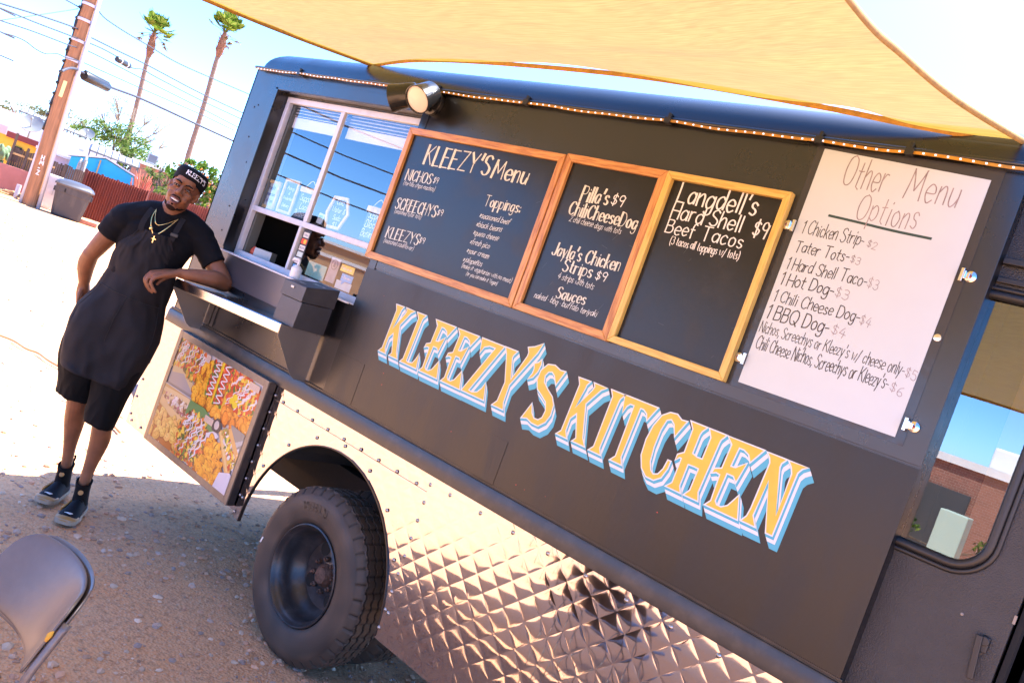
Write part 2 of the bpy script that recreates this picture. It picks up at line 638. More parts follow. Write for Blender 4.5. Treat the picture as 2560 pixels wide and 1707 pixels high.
b.box(-4.5, -1.6, 0.75, 0.77, 0.37, 1.1)
b.box(-4.5, 1.5, 0.55, 0.63, 0.56, 0.70)
b.box(-4.5, 1.5, 1.55, 1.63, 0.56, 0.70)
b.tube([(-2.807, 0.3, 0.375), (-2.807, 1.9, 0.375)], 0.06, 12)
b.build("wheel_well", mat("underbody", (0.02, 0.018, 0.017), rough=0.85, bump=0.2), truck)

# wheels
TYRE = mat("tyre_rubber", (0.045, 0.038, 0.034), rough=0.62, bump=0.12, bscale=150, attr="Col")
RIMM = mat("rim_paint", (0.024, 0.024, 0.027), rough=0.34, col2=(0.075, 0.07, 0.07), vscale=16, thr=(0.5, 0.8), bump=0.1, bscale=40)
RUST = mat("rusty_hub", (0.10, 0.06, 0.045), rough=0.7, metal=0.3, var=0.5, vscale=60, bump=0.3, bscale=120)
WC = V(-2.807, 0.012, 0.375)
def wheel(cy, outer=True):
    c = V(WC.x, cy, WC.z)
    ax = (0, 1, 0)
    Rt = 0.390
    prof = [(0.222, 0.012), (0.232, 0.002), (0.25, -0.006), (0.285, -0.012), (0.32, -0.013), (0.345, -0.006), (0.355, 0.002), (0.362, 0.008), (0.377, 0.018), (0.385, 0.03)]
    W = 0.205
    groove = []
    for g in (0.042, 0.082, 0.122, 0.162):
        groove += [(Rt, g - 0.006), (Rt - 0.011, g - 0.004), (Rt - 0.011, g + 0.004), (Rt, g + 0.006)]
    prof += [(Rt, 0.034)] + groove + [(Rt, 0.17), (0.385, 0.176), (0.369, 0.19), (0.345, 0.206), (0.29, 0.215), (0.23, 0.2)]
    mb = MB()
    mb.usecol = True
    n = 288
    vs, fs, cs, mi = [], [], [], []
    m_ = len(prof)
    def tcol(r, h, t):
        q = noise.noise(Vector((math.cos(t) * 3, math.sin(t) * 3, r * 14 + cy * 9)))
        band = 0.5 + 0.5 * math.cos((r - 0.262) * 2 * math.pi / 0.075)
        dust = min(1.0, max(0.0, 0.35 + 0.55 * band * (0.6 + 0.8 * q) + 0.25 * q))
        if r < 0.245: dust *= 0.4
        if r > 0.36 and h < 0.03: dust = 0.6
        if 0.03 < h < 0.175 and r > 0.37: dust = 0.75 + 0.3 * q
        a_, b_ = (0.013, 0.012, 0.0115), (0.080, 0.057, 0.041)
        if Rt - 0.012 < r < Rt - 0.005 and 0.03 < h < 0.175: return (0.012, 0.011, 0.0105)
        return tuple(x * (1 - dust) + y * dust for x, y in zip(a_, b_))
    for k in range(n):
        t = 2 * math.pi * k / n
        zig = 1 if (k // 3) % 2 else -1
        for i, (r, h) in enumerate(prof):
            hh, rr = h, r
            if r >= Rt - 0.012 and 0.03 < h < 0.174:
                hh += 0.0035 * zig
            c_ = tcol(r, h, t)
            if (0.362 <= r <= Rt) and (h <= 0.036 or h >= 0.168) and k % 8 == 0:
                rr -= 0.007; c_ = tuple(x * 0.35 for x in c_)
            elif r > Rt - 0.004 and k % 8 == 4:
                rr -= 0.004; c_ = tuple(x * 0.4 for x in c_)
            x, z = rr * math.sin(t), -rr * math.cos(t)
            if z < -0.383: z = -0.383
            vs.append((c.x + x, c.y + hh, c.z + z)); cs.append(c_)
    for k in range(n):
        k2 = (k + 1) % n
        for i in range(m_ - 1):
            fs.append((k * m_ + i, k2 * m_ + i, k2 * m_ + i + 1, k * m_ + i + 1))
    mb.add(vs, fs)
    mb.c = cs
    t_ = mb
    rim = MB()
    rim.lathe([(0.2235, 0.010), (0.2235, 0.001), (0.218, -0.002), (0.213, 0.003), (0.211, 0.014), (0.204, 0.022), (0.197, 0.03), (0.195, 0.07), (0.185, 0.10), (0.172, 0.115), (0.158, 0.13), (0.15, 0.146), (0.13, 0.148), (0.09, 0.145), (0.072, 0.135), (0.0, 0.135)], c, ax, 64)
    wheel_o = rim.build("wheel", RIMM, truck, smooth=True, angle=40)
    t_.build("tyre", TYRE, wheel_o, smooth=True, angle=28)
    if outer:
        for k in range(4):
            t = math.pi / 2 * k + 0.6
            hb = MB()
            hb.lathe([(0.0, 0.0), (0.029, 0.0), (0.032, 0.002)], (c.x + 0.118 * math.cos(t), c.y + 0.1425, c.z + 0.118 * math.sin(t)), (0, 1, 0), 20)
            hb.build("hand_hole", VOID, wheel_o)
        hub = MB()
        hub.lathe([(0.052, 0.137), (0.050, 0.122), (0.040, 0.112), (0.036, 0.104), (0.0, 0.102)], c, ax, 24)
        hub.build("hub", RUST, wheel_o, smooth=True, angle=50)
        for k in range(8):
            t = 2 * math.pi * k / 8 + 0.2
            nb = MB()
            p = V(c.x + 0.072 * math.cos(t), c.y + 0.137, c.z + 0.072 * math.sin(t))
            nb.lathe([(0.0125, 0), (0.0125, -0.018), (0.008, -0.022), (0.006, -0.03), (0.0, -0.03)], p, ax, 6)
            nb.build("lug_nut", RUST, wheel_o)
        wt = MB()
        t = math.pi * 0.98
        p = V(c.x + 0.325 * math.cos(t), c.y - 0.0155, c.z + 0.325 * math.sin(t))
        wt.obox(p, (0.004, 0, 0.0), (0, 0.0015, 0), (0.004, 0, 0.014))
        wt.build("white_mark", mat("white_mark", (0.7, 0.68, 0.65), rough=0.5), wheel_o)
        # raised sidewall lettering
        polys = text_polys("MICHELIN", 0, 0, None, None, 0.032, 0.006)
        lt = MB()
        for poly in polys:
            pts = []
            for (u, v) in poly:
                rr = 0.285 + v
                an = math.pi * 0.5 + 0.42 - u / 0.285
                pts.append((c.x + rr * math.cos(an), c.y - 0.0148, c.z + rr * math.sin(an)))
            lt.add(pts, [tuple(range(len(pts)))])
        lt.build("sidewall_lettering", mat("sidewall_letter", (0.03, 0.027, 0.025), rough=0.5), wheel_o, recalc=False)
    return wheel_o

# sliding window
def win():
    F = MB()
    y0, y1 = 0.068, 0.098
    F.box(-4.314, -3.03, y0, y1, 2.446, 2.478)
    F.box(-4.314, -3.03, y0, y1, 1.562, 1.592)
    F.box(-4.314, -4.282, y0, y1, 1.592, 2.446)
    F.box(-3.072, -3.03, y0, y1, 1.592, 2.446)
    w = F.build("serving_window", ALU, truck, bevel=0.003)
    d = MB(); d.box(-4.282, -3.072, y0 + 0.002, y1 - 0.002, 1.822, 1.852); d.build("transom_bar", ALU, w, bevel=0.003)
    d = MB(); d.box(-3.79, -3.757, y0 + 0.003, y1 - 0.004, 1.852, 2.446); d.build("mullion", ALU, w, bevel=0.003)
    s = MB()
    s.box(-3.807, -3.79, y0 + 0.006, y1 + 0.01, 1.592, 1.822)
    s.box(-3.787, -3.77, y0 - 0.004, y1 - 0.01, 1.592, 1.822)
    s.build("sash_post", ALU, w, bevel=0.002)
    g = MB(); g.poly([(-4.282, 0.081, 1.852), (-3.79, 0.081, 1.852), (-3.79, 0.081, 2.446), (-4.282, 0.081, 2.446)]); g.build("pane", GLASS, w)
    g = MB(); g.poly([(-3.757, 0.081, 1.852), (-3.072, 0.081, 1.852), (-3.072, 0.081, 2.446), (-3.757, 0.081, 2.446)]); g.build("pane", GLASS, w)
    g = MB(); g.poly([(-3.77, 0.081, 1.592), (-3.072, 0.081, 1.592), (-3.072, 0.081, 1.822), (-3.77, 0.081, 1.822)]); g.build("pane", GLASS, w)
    bl = MB()
    for (xa, xb) in ((-4.26, -3.80), (-3.75, -3.08)):
        bl.box(xa, xb, 0.118, 0.122, 2.325, 2.385)
        for k in range(4):
            z = 2.395 + k * 0.017
            bl.obox(((xa + xb) / 2, 0.122, z), ((xb - xa) / 2, 0, 0), (0, 0.008, 0.004), (0, -0.0006, 0.0012))
    bl.build("window_blind", mat("blind_white", (0.72, 0.70, 0.70), rough=0.6), w)
    rv = MB()
    rv.box(-4.315, -4.3145, 0.0605, 0.067, 1.56, 2.487)
    rv.box(-4.3145, -3.05, 0.0605, 0.067, 2.479, 2.4865)
    rv.build("reveal", BLACK, w)
    gk = MB(); gk.box(-4.282, -4.262, 0.099, 0.15, 1.592, 2.446); gk.box(-4.282, -3.072, 0.15, 0.155, 2.40, 2.446)
    gk.build("inner_jamb", mat("inner_jamb", (0.11, 0.115, 0.10), rough=0.5), w)
    return w
window_o = win()

# serving counter: shallow steel shelf on two side cheeks
sl = (1.376 - 1.345) / (4.25 - 3.2)
def shz(x): return 1.376 + (x + 3.2) * sl
CM = SHELFM
b = MB()
xa, xb = -4.235, -3.218
b.add([(x, y, shz(x) + dz) for x in (xa, xb) for (y, dz) in ((-0.012, 0.0), (-0.225, 0.0), (-0.232, 0.004), (-0.238, 0.0), (-0.238, -0.042), (-0.228, -0.046), (-0.225, -0.008), (-0.012, -0.008))],
      [(i, (i + 1) % 8, 8 + (i + 1) % 8, 8 + i) for i in range(8)] + [tuple(range(8)), tuple(range(15, 7, -1))])
shelf = b.build("counter_shelf", CM, truck, bevel=0.0015)
CHEEK = mat("cheek_steel", (0.27, 0.25, 0.235), rough=0.3, metal=0.75, col2=(0.10, 0.045, 0.02), vscale=9, thr=(0.63, 0.73), bump=0.05, bscale=30)
for x in (-3.2165, -4.2380):
    c = MB()
    z = shz(x)
    c.poly([(x, -0.0115, z - 0.001), (x, -0.236, z - 0.001), (x, -0.236, z - 0.05), (x, -0.105, z - 0.215), (x, -0.075, z - 0.232), (x, -0.0115, z - 0.234), (x, -0.0115, z - 0.10)], (0.0022, 0, 0))
    c.build("counter_bracket", CHEEK, shelf)
b = MB()
b.box(-4.235, -3.218, -0.0115, -0.0007, 1.40, 1.555)
b.build("splash_panel", mat("splash_steel", (0.16, 0.16, 0.18), rough=0.3, metal=0.8), shelf, bevel=0.001)
b = MB()
b.box(-4.3, -3.10, -0.024, -0.0127, 1.557, 1.566)
b.box(-4.3, -3.072, -0.0105, 0.066, 1.5605, 1.564)
b.build("window_sill", ALU, window_o, bevel=0.001)
b = MB()
b.box(-4.24, -4.18, -0.009, -0.0008, 1.155, 1.345)
b.box(-4.175, -4.145, -0.006, -0.0008, 1.155, 1.345)
b.build("under_counter_trim", RAILM, truck)

# LED strip hung along the gutter
LEDG = mat("led_tape", (0.42, 0.20, 0.02), rough=0.4, var=0.2, vscale=30)
LEDW = mat("led_diode", (0.9, 0.9, 1.0), rough=0.3, emit=(0.85, 0.8, 1.0), estr=0.25)
clips = [-4.56, -4.129, -3.0, -2.45, -1.76, -1.2, -0.927, -0.35, 0.4]
b = MB()
def ledz(x):
    for a, c in zip(clips[:-1], clips[1:]):
        if a <= x <= c:
            t = (x - a) / (c - a)
            return 2.5835 - 0.005 * 4 * t * (1 - t) + 0.0012 * math.sin(x * 21)
    return 2.58
xs = [-4.56 + i * 0.02 for i in range(249)]
pts = [(x, -0.0265 - 0.002 * math.sin(x * 13), ledz(x)) for x in xs]
b.add([(p[0], p[1] + dy, p[2] + dz) for p in pts for (dy, dz) in ((0, 0.0045), (-0.001, -0.0045), (0.0015, -0.0045), (0.002, 0.0045))],
      [(i * 4 + k, i * 4 + (k + 1) % 4, i * 4 + 4 + (k + 1) % 4, i * 4 + 4 + k) for i in range(len(pts) - 1) for k in range(4)])
b.cur = 1
x = -4.55
while x < 0.38:
    b.obox((x, -0.029 - 0.002 * math.sin(x * 13), ledz(x)), (0.0022, 0, 0), (0, 0.0012, 0), (0, 0, 0.002))
    x += 0.0333
b.cur = 2
for c in clips[1:-1]:
    b.box(c - 0.012, c + 0.012, -0.034, -0.012, 2.574, 2.594)
    b.box(c - 0.004, c + 0.004, -0.03, -0.012, 2.594, 2.612)
b.build("led_strip", [LEDG, LEDW, RUBBER], truck)

# twin floodlight
def flood():
    LB = mat("lamp_black", (0.012, 0.012, 0.013), rough=0.22, spec=0.6)
    LF = mat("lamp_lens", (0.72, 0.66, 0.62), rough=0.35)
    b = MB()
    b.lathe([(0.0, 0.0), (0.06, 0.0), (0.06, -0.018), (0.045, -0.03), (0.0, -0.032)], (-3.01, -0.006, 2.535), (0, 1, 0), 24)
    b.tube([(-3.01, -0.03, 2.535), (-3.0, -0.07, 2.55)], 0.016, 10)
    b.tube([(-3.01, -0.03, 2.535), (-3.06, -0.07, 2.545)], 0.016, 10)
    base = b.build("floodlight", LB, truck, smooth=True, angle=40)
    d = V(0.20, -0.76, -0.62).normalized()
    c = V(-2.972, -0.135, 2.499)
    hd = MB()
    hd.lathe([(0.0, -0.125), (0.035, -0.122), (0.052, -0.10), (0.058, -0.04), (0.064, 0.004), (0.06, 0.006), (0.058, -0.002)], c, d, 28)
    h1 = hd.build("lamp_head", LB, base, smooth=True, angle=45)
    ln = MB(); ln.lathe([(0.0585, -0.003), (0.045, 0.004), (0.0, 0.008)], c, d, 28)
    ln.build("lens", LF, h1, smooth=True)
    d2 = V(-0.80, -0.36, -0.42).normalized()
    c2 = V(-3.150, -0.125, 2.492)
    hd = MB()
    hd.lathe([(0.0, -0.135), (0.03, -0.132), (0.05, -0.11), (0.057, -0.04), (0.064, 0.004), (0.06, 0.006), (0.058, -0.002)], c2, d2, 28)
    h2 = hd.build("lamp_head", LB, base, smooth=True, angle=45)
    ln = MB(); ln.lathe([(0.0585, -0.003), (0.045, 0.004), (0.0, 0.008)], c2, d2, 28)
    ln.build("lens", LF, h2, smooth=True)
    sn = MB(); sn.ell((-3.02, -0.075, 2.478), (0.026, 0.026, 0.022), 10); sn.tube([(-3.015, -0.03, 2.52), (-3.02, -0.07, 2.485)], 0.012, 8)
    sn.build("motion_sensor", LB, base, smooth=True)
flood()

# cab door with its rounded window
def rrect(x0, x1, z0, z1, r, n=8):
    out = []
    for (cx, cz, a0) in ((x0 + r, z0 + r, math.pi), (x1 - r, z0 + r, 1.5 * math.pi), (x1 - r, z1 - r, 0), (x0 + r, z1 - r, 0.5 * math.pi)):
        for k in range(n + 1):
            t = a0 + k / n * math.pi / 2
            out.append((cx + r * math.cos(t), cz + r * math.sin(t)))
    return out
def ring_wall(outer, inner, y0, y1):
    """frame between two equal-length loops, given thickness"""
    mb = MB()
    n = len(outer)
    vs = [(x, y0, z) for x, z in outer] + [(x, y0, z) for x, z in inner] + [(x, y1, z) for x, z in inner] + [(x, y1, z) for x, z in outer]
    fs = []
    for i in range(n):
        j = (i + 1) % n
        for a in range(4):
            c = (a + 1) % 4
            fs.append((a * n + i, a * n + j, c * n + j, c * n + i))
    return mb.add(vs, fs)
wi = rrect(-0.84, -0.405, 1.545, 2.252, 0.085)
def box_loop(loop, x0, x1, z0, z1):
    out = []
    for k, (x, z) in enumerate(loop):
        q = k // 9
        t = (k % 9) / 8
        if q == 0: out.append((x0, z0 + (1 - t) * 0.1) if t < 0.5 else (x0 + (t - 0.5) * 0.2, z0))
        elif q == 1: out.append((x1 - (0.5 - t) * 0.2, z0) if t < 0.5 else (x1, z0 + (t - 0.5) * 0.2))
        elif q == 2: out.append((x1, z1 - (0.5 - t) * 0.2) if t < 0.5 else (x1 - (t - 0.5) * 0.2, z1))
        else: out.append((x0 + (0.5 - t) * 0.2, z1) if t < 0.5 else (x0, z1 - (t - 0.5) * 0.2))
    return out
DX1 = -0.302
b = ring_wall(box_loop(wi, -0.86, DX1, 0.5, 2.59), wi, 0.045, 0.075)
door = b.build("cab_door", DOORM, truck)
b = MB()
lo = rrect(-0.84, -0.405, 1.545, 2.252, 0.085)
b.tube([(x, 0.042, z) for x, z in lo], 0.0125, 8, closed=True)
lo2 = rrect(-0.855, -0.388, 1.527, 2.27, 0.10)
b.tube([(x, 0.043, z) for x, z in lo2], 0.0075, 8, closed=True)
b.build("window_gasket", RUBBER, door, smooth=True)
b = MB()
b.poly([(x, 0.055, z) for x, z in rrect(-0.84, -0.405, 1.545, 2.252, 0.085)])
b.build("pane", GLASSD, door)
b = MB()
b.box(-0.61, DX1, 0.030, 0.0445, 2.285, 2.30)
b.box(-0.61, 0.2, 0.022, 0.0445, 2.335, 2.352)
b.build("door_rail", RUBBER, door, bevel=0.002)
b = MB()
b.lathe([(0.0, -0.012), (0.012, -0.012), (0.014, 0.0)], (-0.345, 0.045, 1.40), (0, 1, 0), 16)
b.obox((-0.351, 0.030, 1.355), (0.0075, 0, 0.001), (0, 0.004, 0), (-0.006, 0, 0.055))
b.obox((-0.345, 0.040, 1.392), (0.012, 0, 0), (0, 0.005, 0), (0, 0, 0.02))
b.build("door_handle", RUBBER, door, bevel=0.002)
b = MB()
b.box(-0.305, -0.2985, 0.038, 0.0445, 1.468, 1.490)
b.build("latch_plate", mat("worn_latch", (0.22, 0.20, 0.18), rough=0.4, metal=0.7), door)
b = MB()
b.lathe([(0.0, -0.003), (0.004, -0.002), (0.004, 0.0)], (-0.412, 0.044, 1.437), (0, 1, 0), 8)
b.build("door_screw", MATS["worn_latch"], door)
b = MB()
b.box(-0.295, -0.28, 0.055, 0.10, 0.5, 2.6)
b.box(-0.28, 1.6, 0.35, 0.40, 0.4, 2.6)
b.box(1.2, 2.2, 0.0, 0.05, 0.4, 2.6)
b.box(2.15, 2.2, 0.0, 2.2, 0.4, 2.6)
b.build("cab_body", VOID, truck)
b = MB()      # curtain seen through the cab door window
b.box(-0.56, -0.40, 0.50, 0.52, 1.0, 2.5)
b.build("cab_partition", mat("cab_tan", (0.30, 0.17, 0.08), rough=0.7), truck)
# ------------------------------------------------------------------ hand lettering
GL = {
'A': "0,0 .31,1 .62,0|.12,.36 .5,.36", 'B': "0,0 0,1|~0,1 .4,.98 .46,.76 .36,.56 0,.54|~0,.54 .42,.52 .54,.28 .42,.03 0,0",
'C': "~.6,.84 .42,1 .16,.88 .02,.5 .14,.12 .4,0 .62,.16", 'D': "0,0 0,1|~0,1 .38,.94 .58,.52 .4,.06 0,0",
'E': "0,0 0,1|0,1 .5,1|0,.53 .42,.53|0,0 .52,0", 'F': "0,0 0,1|0,1 .5,1|0,.53 .4,.53",
'G': "~.6,.84 .42,1 .16,.88 .02,.5 .14,.12 .4,0 .6,.12 .62,.44|.36,.44 .62,.44", 'H': "0,0 0,1|.55,0 .55,1|0,.52 .55,.52",
'I': ".04,0 .04,1", 'J': "~.42,1 .42,.3 .34,.04 .14,0 0,.14", 'K': "0,0 0,1|.54,1 .02,.46|.16,.58 .58,0", 'L': "0,1 0,0|0,0 .48,0",
'M': "0,0 .08,1|.08,1 .38,.3|.38,.3 .68,1|.68,1 .76,0", 'N': "0,0 0,1|0,1 .56,0|.56,0 .56,1",
'O': "~.34,1 .1,.86 0,.5 .1,.12 .34,0 .58,.12 .68,.5 .58,.86 .34,1", 'P': "0,0 0,1|~0,1 .42,.98 .52,.74 .4,.5 0,.46",
'Q': "~.34,1 .1,.86 0,.5 .1,.12 .34,0 .58,.12 .68,.5 .58,.86 .34,1|.4,.26 .7,-.08", 'R': "0,0 0,1|~0,1 .42,.98 .5,.74 .38,.52 0,.5|.2,.5 .54,0",
'S': "~.5,.86 .32,1 .08,.9 .06,.66 .3,.52 .5,.32 .42,.06 .2,0 0,.14", 'T': "0,1 .62,1|.31,1 .31,0", 'U': "~0,1 0,.3 .12,.04 .3,0 .48,.06 .58,.3 .58,1",
'V': "0,1 .3,0 .6,1", 'W': "0,1 .2,0 .4,.7 .6,0 .8,1", 'X': "0,0 .56,1|0,1 .56,0", 'Y': "0,1 .3,.5|.6,1 .3,.5|.3,.5 .3,0", 'Z': "0,1 .56,1|.56,1 0,0|0,0 .58,0",
'a': "~.42,.5 .24,.62 .05,.48 .02,.2 .16,0 .34,.08 .43,.3|.44,.6 .44,.02", 'b': "0,1 0,0|~0,.4 .2,.62 .42,.5 .44,.2 .26,0 0,.12",
'c': "~.4,.5 .22,.62 .04,.46 .02,.2 .16,0 .4,.1", 'd': "~.42,.5 .24,.62 .05,.48 .02,.2 .16,0 .34,.08 .43,.3|.44,1 .44,0",
'e': "~.03,.32 .4,.34 .38,.54 .2,.63 .03,.46 .02,.2 .18,0 .4,.1", 'f': "~.36,.94 .24,1 .14,.84 .13,.4 .13,0|0,.6 .3,.6",
'g': "~.42,.5 .24,.62 .05,.48 .02,.2 .16,0 .34,.08 .43,.3|~.44,.6 .44,-.1 .34,-.3 .14,-.32 .04,-.2", 'h': "0,1 0,0|~0,.38 .2,.62 .38,.52 .4,0",
'i': ".05,.6 .05,0|.05,.8 .05,.86", 'j': "~.16,.6 .16,-.1 .06,-.3 -.08,-.26|.16,.8 .16,.86", 'k': "0,1 0,0|.34,.6 .02,.26|.12,.34 .38,0", 'l': ".04,1 .04,0",
'm': "0,.6 0,0|~0,.38 .16,.62 .28,.5 .29,0|~.29,.38 .45,.62 .57,.5 .58,0", 'n': "0,.6 0,0|~0,.38 .2,.62 .36,.52 .38,0",
'o': "~.22,.62 .05,.5 .01,.3 .08,.08 .22,0 .36,.08 .43,.3 .38,.5 .22,.62", 'p': "0,.6 0,-.34|~0,.4 .2,.62 .42,.5 .44,.2 .26,0 0,.12",
'q': "~.42,.5 .24,.62 .05,.48 .02,.2 .16,0 .34,.08 .43,.3|.44,.6 .44,-.34", 'r': "0,.6 0,0|~0,.36 .14,.58 .32,.58",
's': "~.34,.52 .2,.62 .05,.54 .07,.38 .26,.28 .34,.14 .22,0 .02,.08", 't': ".14,.92 .14,.1 .3,.02|0,.62 .32,.62", 'u': "~0,.6 .01,.18 .14,0 .3,.08 .38,.3|.4,.6 .4,0",
'v': "0,.6 .2,0 .4,.6", 'w': "0,.6 .16,0 .3,.46 .44,0 .6,.6", 'x': "0,0 .38,.6|0,.6 .38,0", 'y': "0,.6 .2,.02|.4,.6 .08,-.34", 'z': "0,.6 .36,.6|.36,.6 0,0|0,0 .38,0",
'0': "~.3,1 .08,.86 0,.5 .08,.12 .3,0 .5,.12 .58,.5 .5,.86 .3,1", '1': "0,.8 .18,1|.18,1 .18,0", '2': "~.04,.8 .2,1 .44,.9 .46,.66 .2,.26 0,0|0,0 .52,0",
'3': "~.04,.88 .24,1 .46,.86 .4,.6 .18,.54|~.18,.54 .44,.5 .5,.22 .3,0 0,.12", '4': ".3,1 0,.36|0,.36 .52,.36|.36,.7 .34,0", '5': ".46,1 .08,1|.08,1 .04,.56|~.04,.56 .3,.64 .5,.4 .4,.06 .16,0 0,.1",
'6': "~.42,1 .16,.74 .02,.34 .12,.02 .34,0 .46,.2 .38,.42 .18,.44 .04,.28", '9': "~.46,.78 .3,1 .08,.92 .04,.64 .22,.5 .42,.6 .46,.84|.47,.84 .36,0",
'$': "~.44,.78 .28,.9 .08,.82 .08,.6 .28,.5 .44,.36 .38,.14 .2,.08 .02,.2|.25,1.06 .25,-.06", '(': "~.2,1.08 .05,.8 0,.42 .05,.05 .2,-.2", ')': "~0,1.08 .15,.8 .2,.42 .15,.05 0,-.2",
'*': "0,.22 .3,.62|.3,.22 0,.62|.15,.14 .15,.7", '-': "0,.36 .3,.36", '.': ".04,0 .04,.05", ',': ".08,.08 .02,-.16", "'": ".1,1.02 .04,.74", ':': ".05,.1 .05,.16|.05,.46 .05,.52",
'/': "0,-.1 .4,1.05", '&': "~.5,0 .12,.6 .14,.92 .3,.96 .34,.74 .04,.3 .06,.04 .3,0 .52,.36", '·': ".04,.3 .04,.36", '!': ".04,1 .04,.3|.04,.04 .04,.1",
'ñ': "0,.6 0,0|~0,.38 .2,.62 .36,.52 .38,0|~.02,.78 .12,.86 .24,.8 .36,.88", '¢': "~.4,.5 .22,.62 .04,.46 .02,.2 .16,0 .4,.1|.22,.8 .22,-.15", '|': "0,0 0,1",
}
GLP = {}
for k_, s_ in GL.items():
    st_ = []
    for part in s_.split('|'):
        sm_ = part.startswith('~')
        p_ = [tuple(float(q) for q in a.split(',')) for a in part.lstrip('~').split()]
        st_.append((sm_, p_))
    GLP[k_] = (st_, max([x for _, pp in st_ for x, _y in pp] + [0.08]))

def text_strokes(txt, h, shear=0.0, jit=0.0, track=0.17, rs=None, xs=1.0, mark=None):
    """2D polylines with x running right, cap height h; returns strokes, width"""
    x = 0.0
    out = []
    rr = rs or rng
    for ch in txt:
        if ch == ' ':
            x += 0.36 * h * xs
            continue
        g, w = GLP.get(ch, GLP['-'])
        dy = rr.uniform(-jit, jit) * h
        sc = 1 + rr.uniform(-jit, jit)
        for gi, (sm_, pts) in enumerate(g):
            if mark is not None: mark.append(gi == 0)
            q = [Vector(((px * xs * sc) * h + x + shear * py * h, py * h * sc + dy)) for px, py in pts]
            if jit > 0:
                q = [p + Vector((rr.uniform(-jit, jit) * h * 0.35, rr.uniform(-jit, jit) * h * 0.35)) for p in q]
            if sm_:
                q = smoothline(q, 5)
            elif jit > 0 and len(q) == 2 and (q[0] - q[1]).length > 0.3 * h:
                mid = (q[0] + q[1]) / 2 + Vector((rr.uniform(-1, 1), rr.uniform(-1, 1))) * jit * h * 0.4
                q = smoothline([q[0], mid, q[1]], 4)
            out.append(q)
        x += (w * xs * sc + track) * h
    return out, x - track * h

def ribbon_quads(pts, wmin, wmax=None, nib=None):
    """flat ribbon along a 2D polyline; with nib given, downstrokes are broad and cross strokes thin"""
    n = len(pts)
    L, Rr = [], []
    for i in range(n):
        t = pts[min(i + 1, n - 1)] - pts[max(i - 1, 0)]
        if t.length < 1e-9: t = Vector((0.0, 1.0))
        t = t.normalized()
        nn = Vector((-t.y, t.x))
        w = wmin
        if nib is not None:
            w = wmin + (wmax - wmin) * abs(t.y * math.cos(nib) - t.x * math.sin(nib)) ** 2.0
        p = pts[i].copy()
        if i == 0: p -= t * w * 0.35
        if i == n - 1: p += t * w * 0.35
        L.append(p + nn * w / 2)
        Rr.append(p - nn * w / 2)
    return [(L[i], L[i + 1], Rr[i + 1], Rr[i]) for i in range(n - 1)]

def text_polys(txt, x0, z0, x1, z1, h, w, wmax=None, nib=None, shear=0.0, jit=0.0, track=0.17, xs=1.0):
    mk = []
    st, wd = text_strokes(txt, h, shear, jit, track, xs=xs, mark=mk)
    sc = (x1 - x0) / wd if x1 is not None else 1.0
    sl_ = (z1 - z0) / (x1 - x0) if z1 is not None else 0.0
    w *= min(1.0, max(0.62, sc))
    polys = []
    for q, fst in zip(st, mk):
        q2 = [Vector((p.x * sc + x0, p.y + z0 + sl_ * p.x * sc)) for p in q]
        polys += ribbon_quads(q2, w, wmax if fst or nib != 0.0 else w * 1.25, nib)
    return polys

STYLES = {  # stroke width, broad width, nib, shear, jitter, tracking
    'd': (0.065, 0.175, 0.0, 0.04, 0.012, 0.20), 'm': (0.10, None, None, 0.08, 0.03, 0.17), 's': (0.085, None, None, 0.24, 0.06, 0.14),
    'c': (0.078, 0.105, 0.2, 0.02, 0.04, 0.17), 'k': (0.095, None, None, 0.06, 0.05, 0.14), 'p': (0.06, None, None, 0.04, 0.05, 0.2),
}
def write_line(name, row, y, material, parent, label=None):
    txt, x0, z0, x1, z1, h, stl = row
    a = STYLES[stl]
    w = max(a[0] * h, 0.0017)
    polys = text_polys(txt, x0, z0, x1, z1, h, w, a[1] * h if a[1] else None, a[2], a[3], a[4], a[5])
    mb = MB()
    for i, poly in enumerate(polys):
        yy = y - 0.00002 * (i % 9)
        mb.add([(p[0], yy, p[1]) for p in poly], [(0, 1, 2, 3)])
    o = mb.build(name, material, parent, recalc=False)
    return o

wheel(0.012)
wheel(0.285, outer=False)

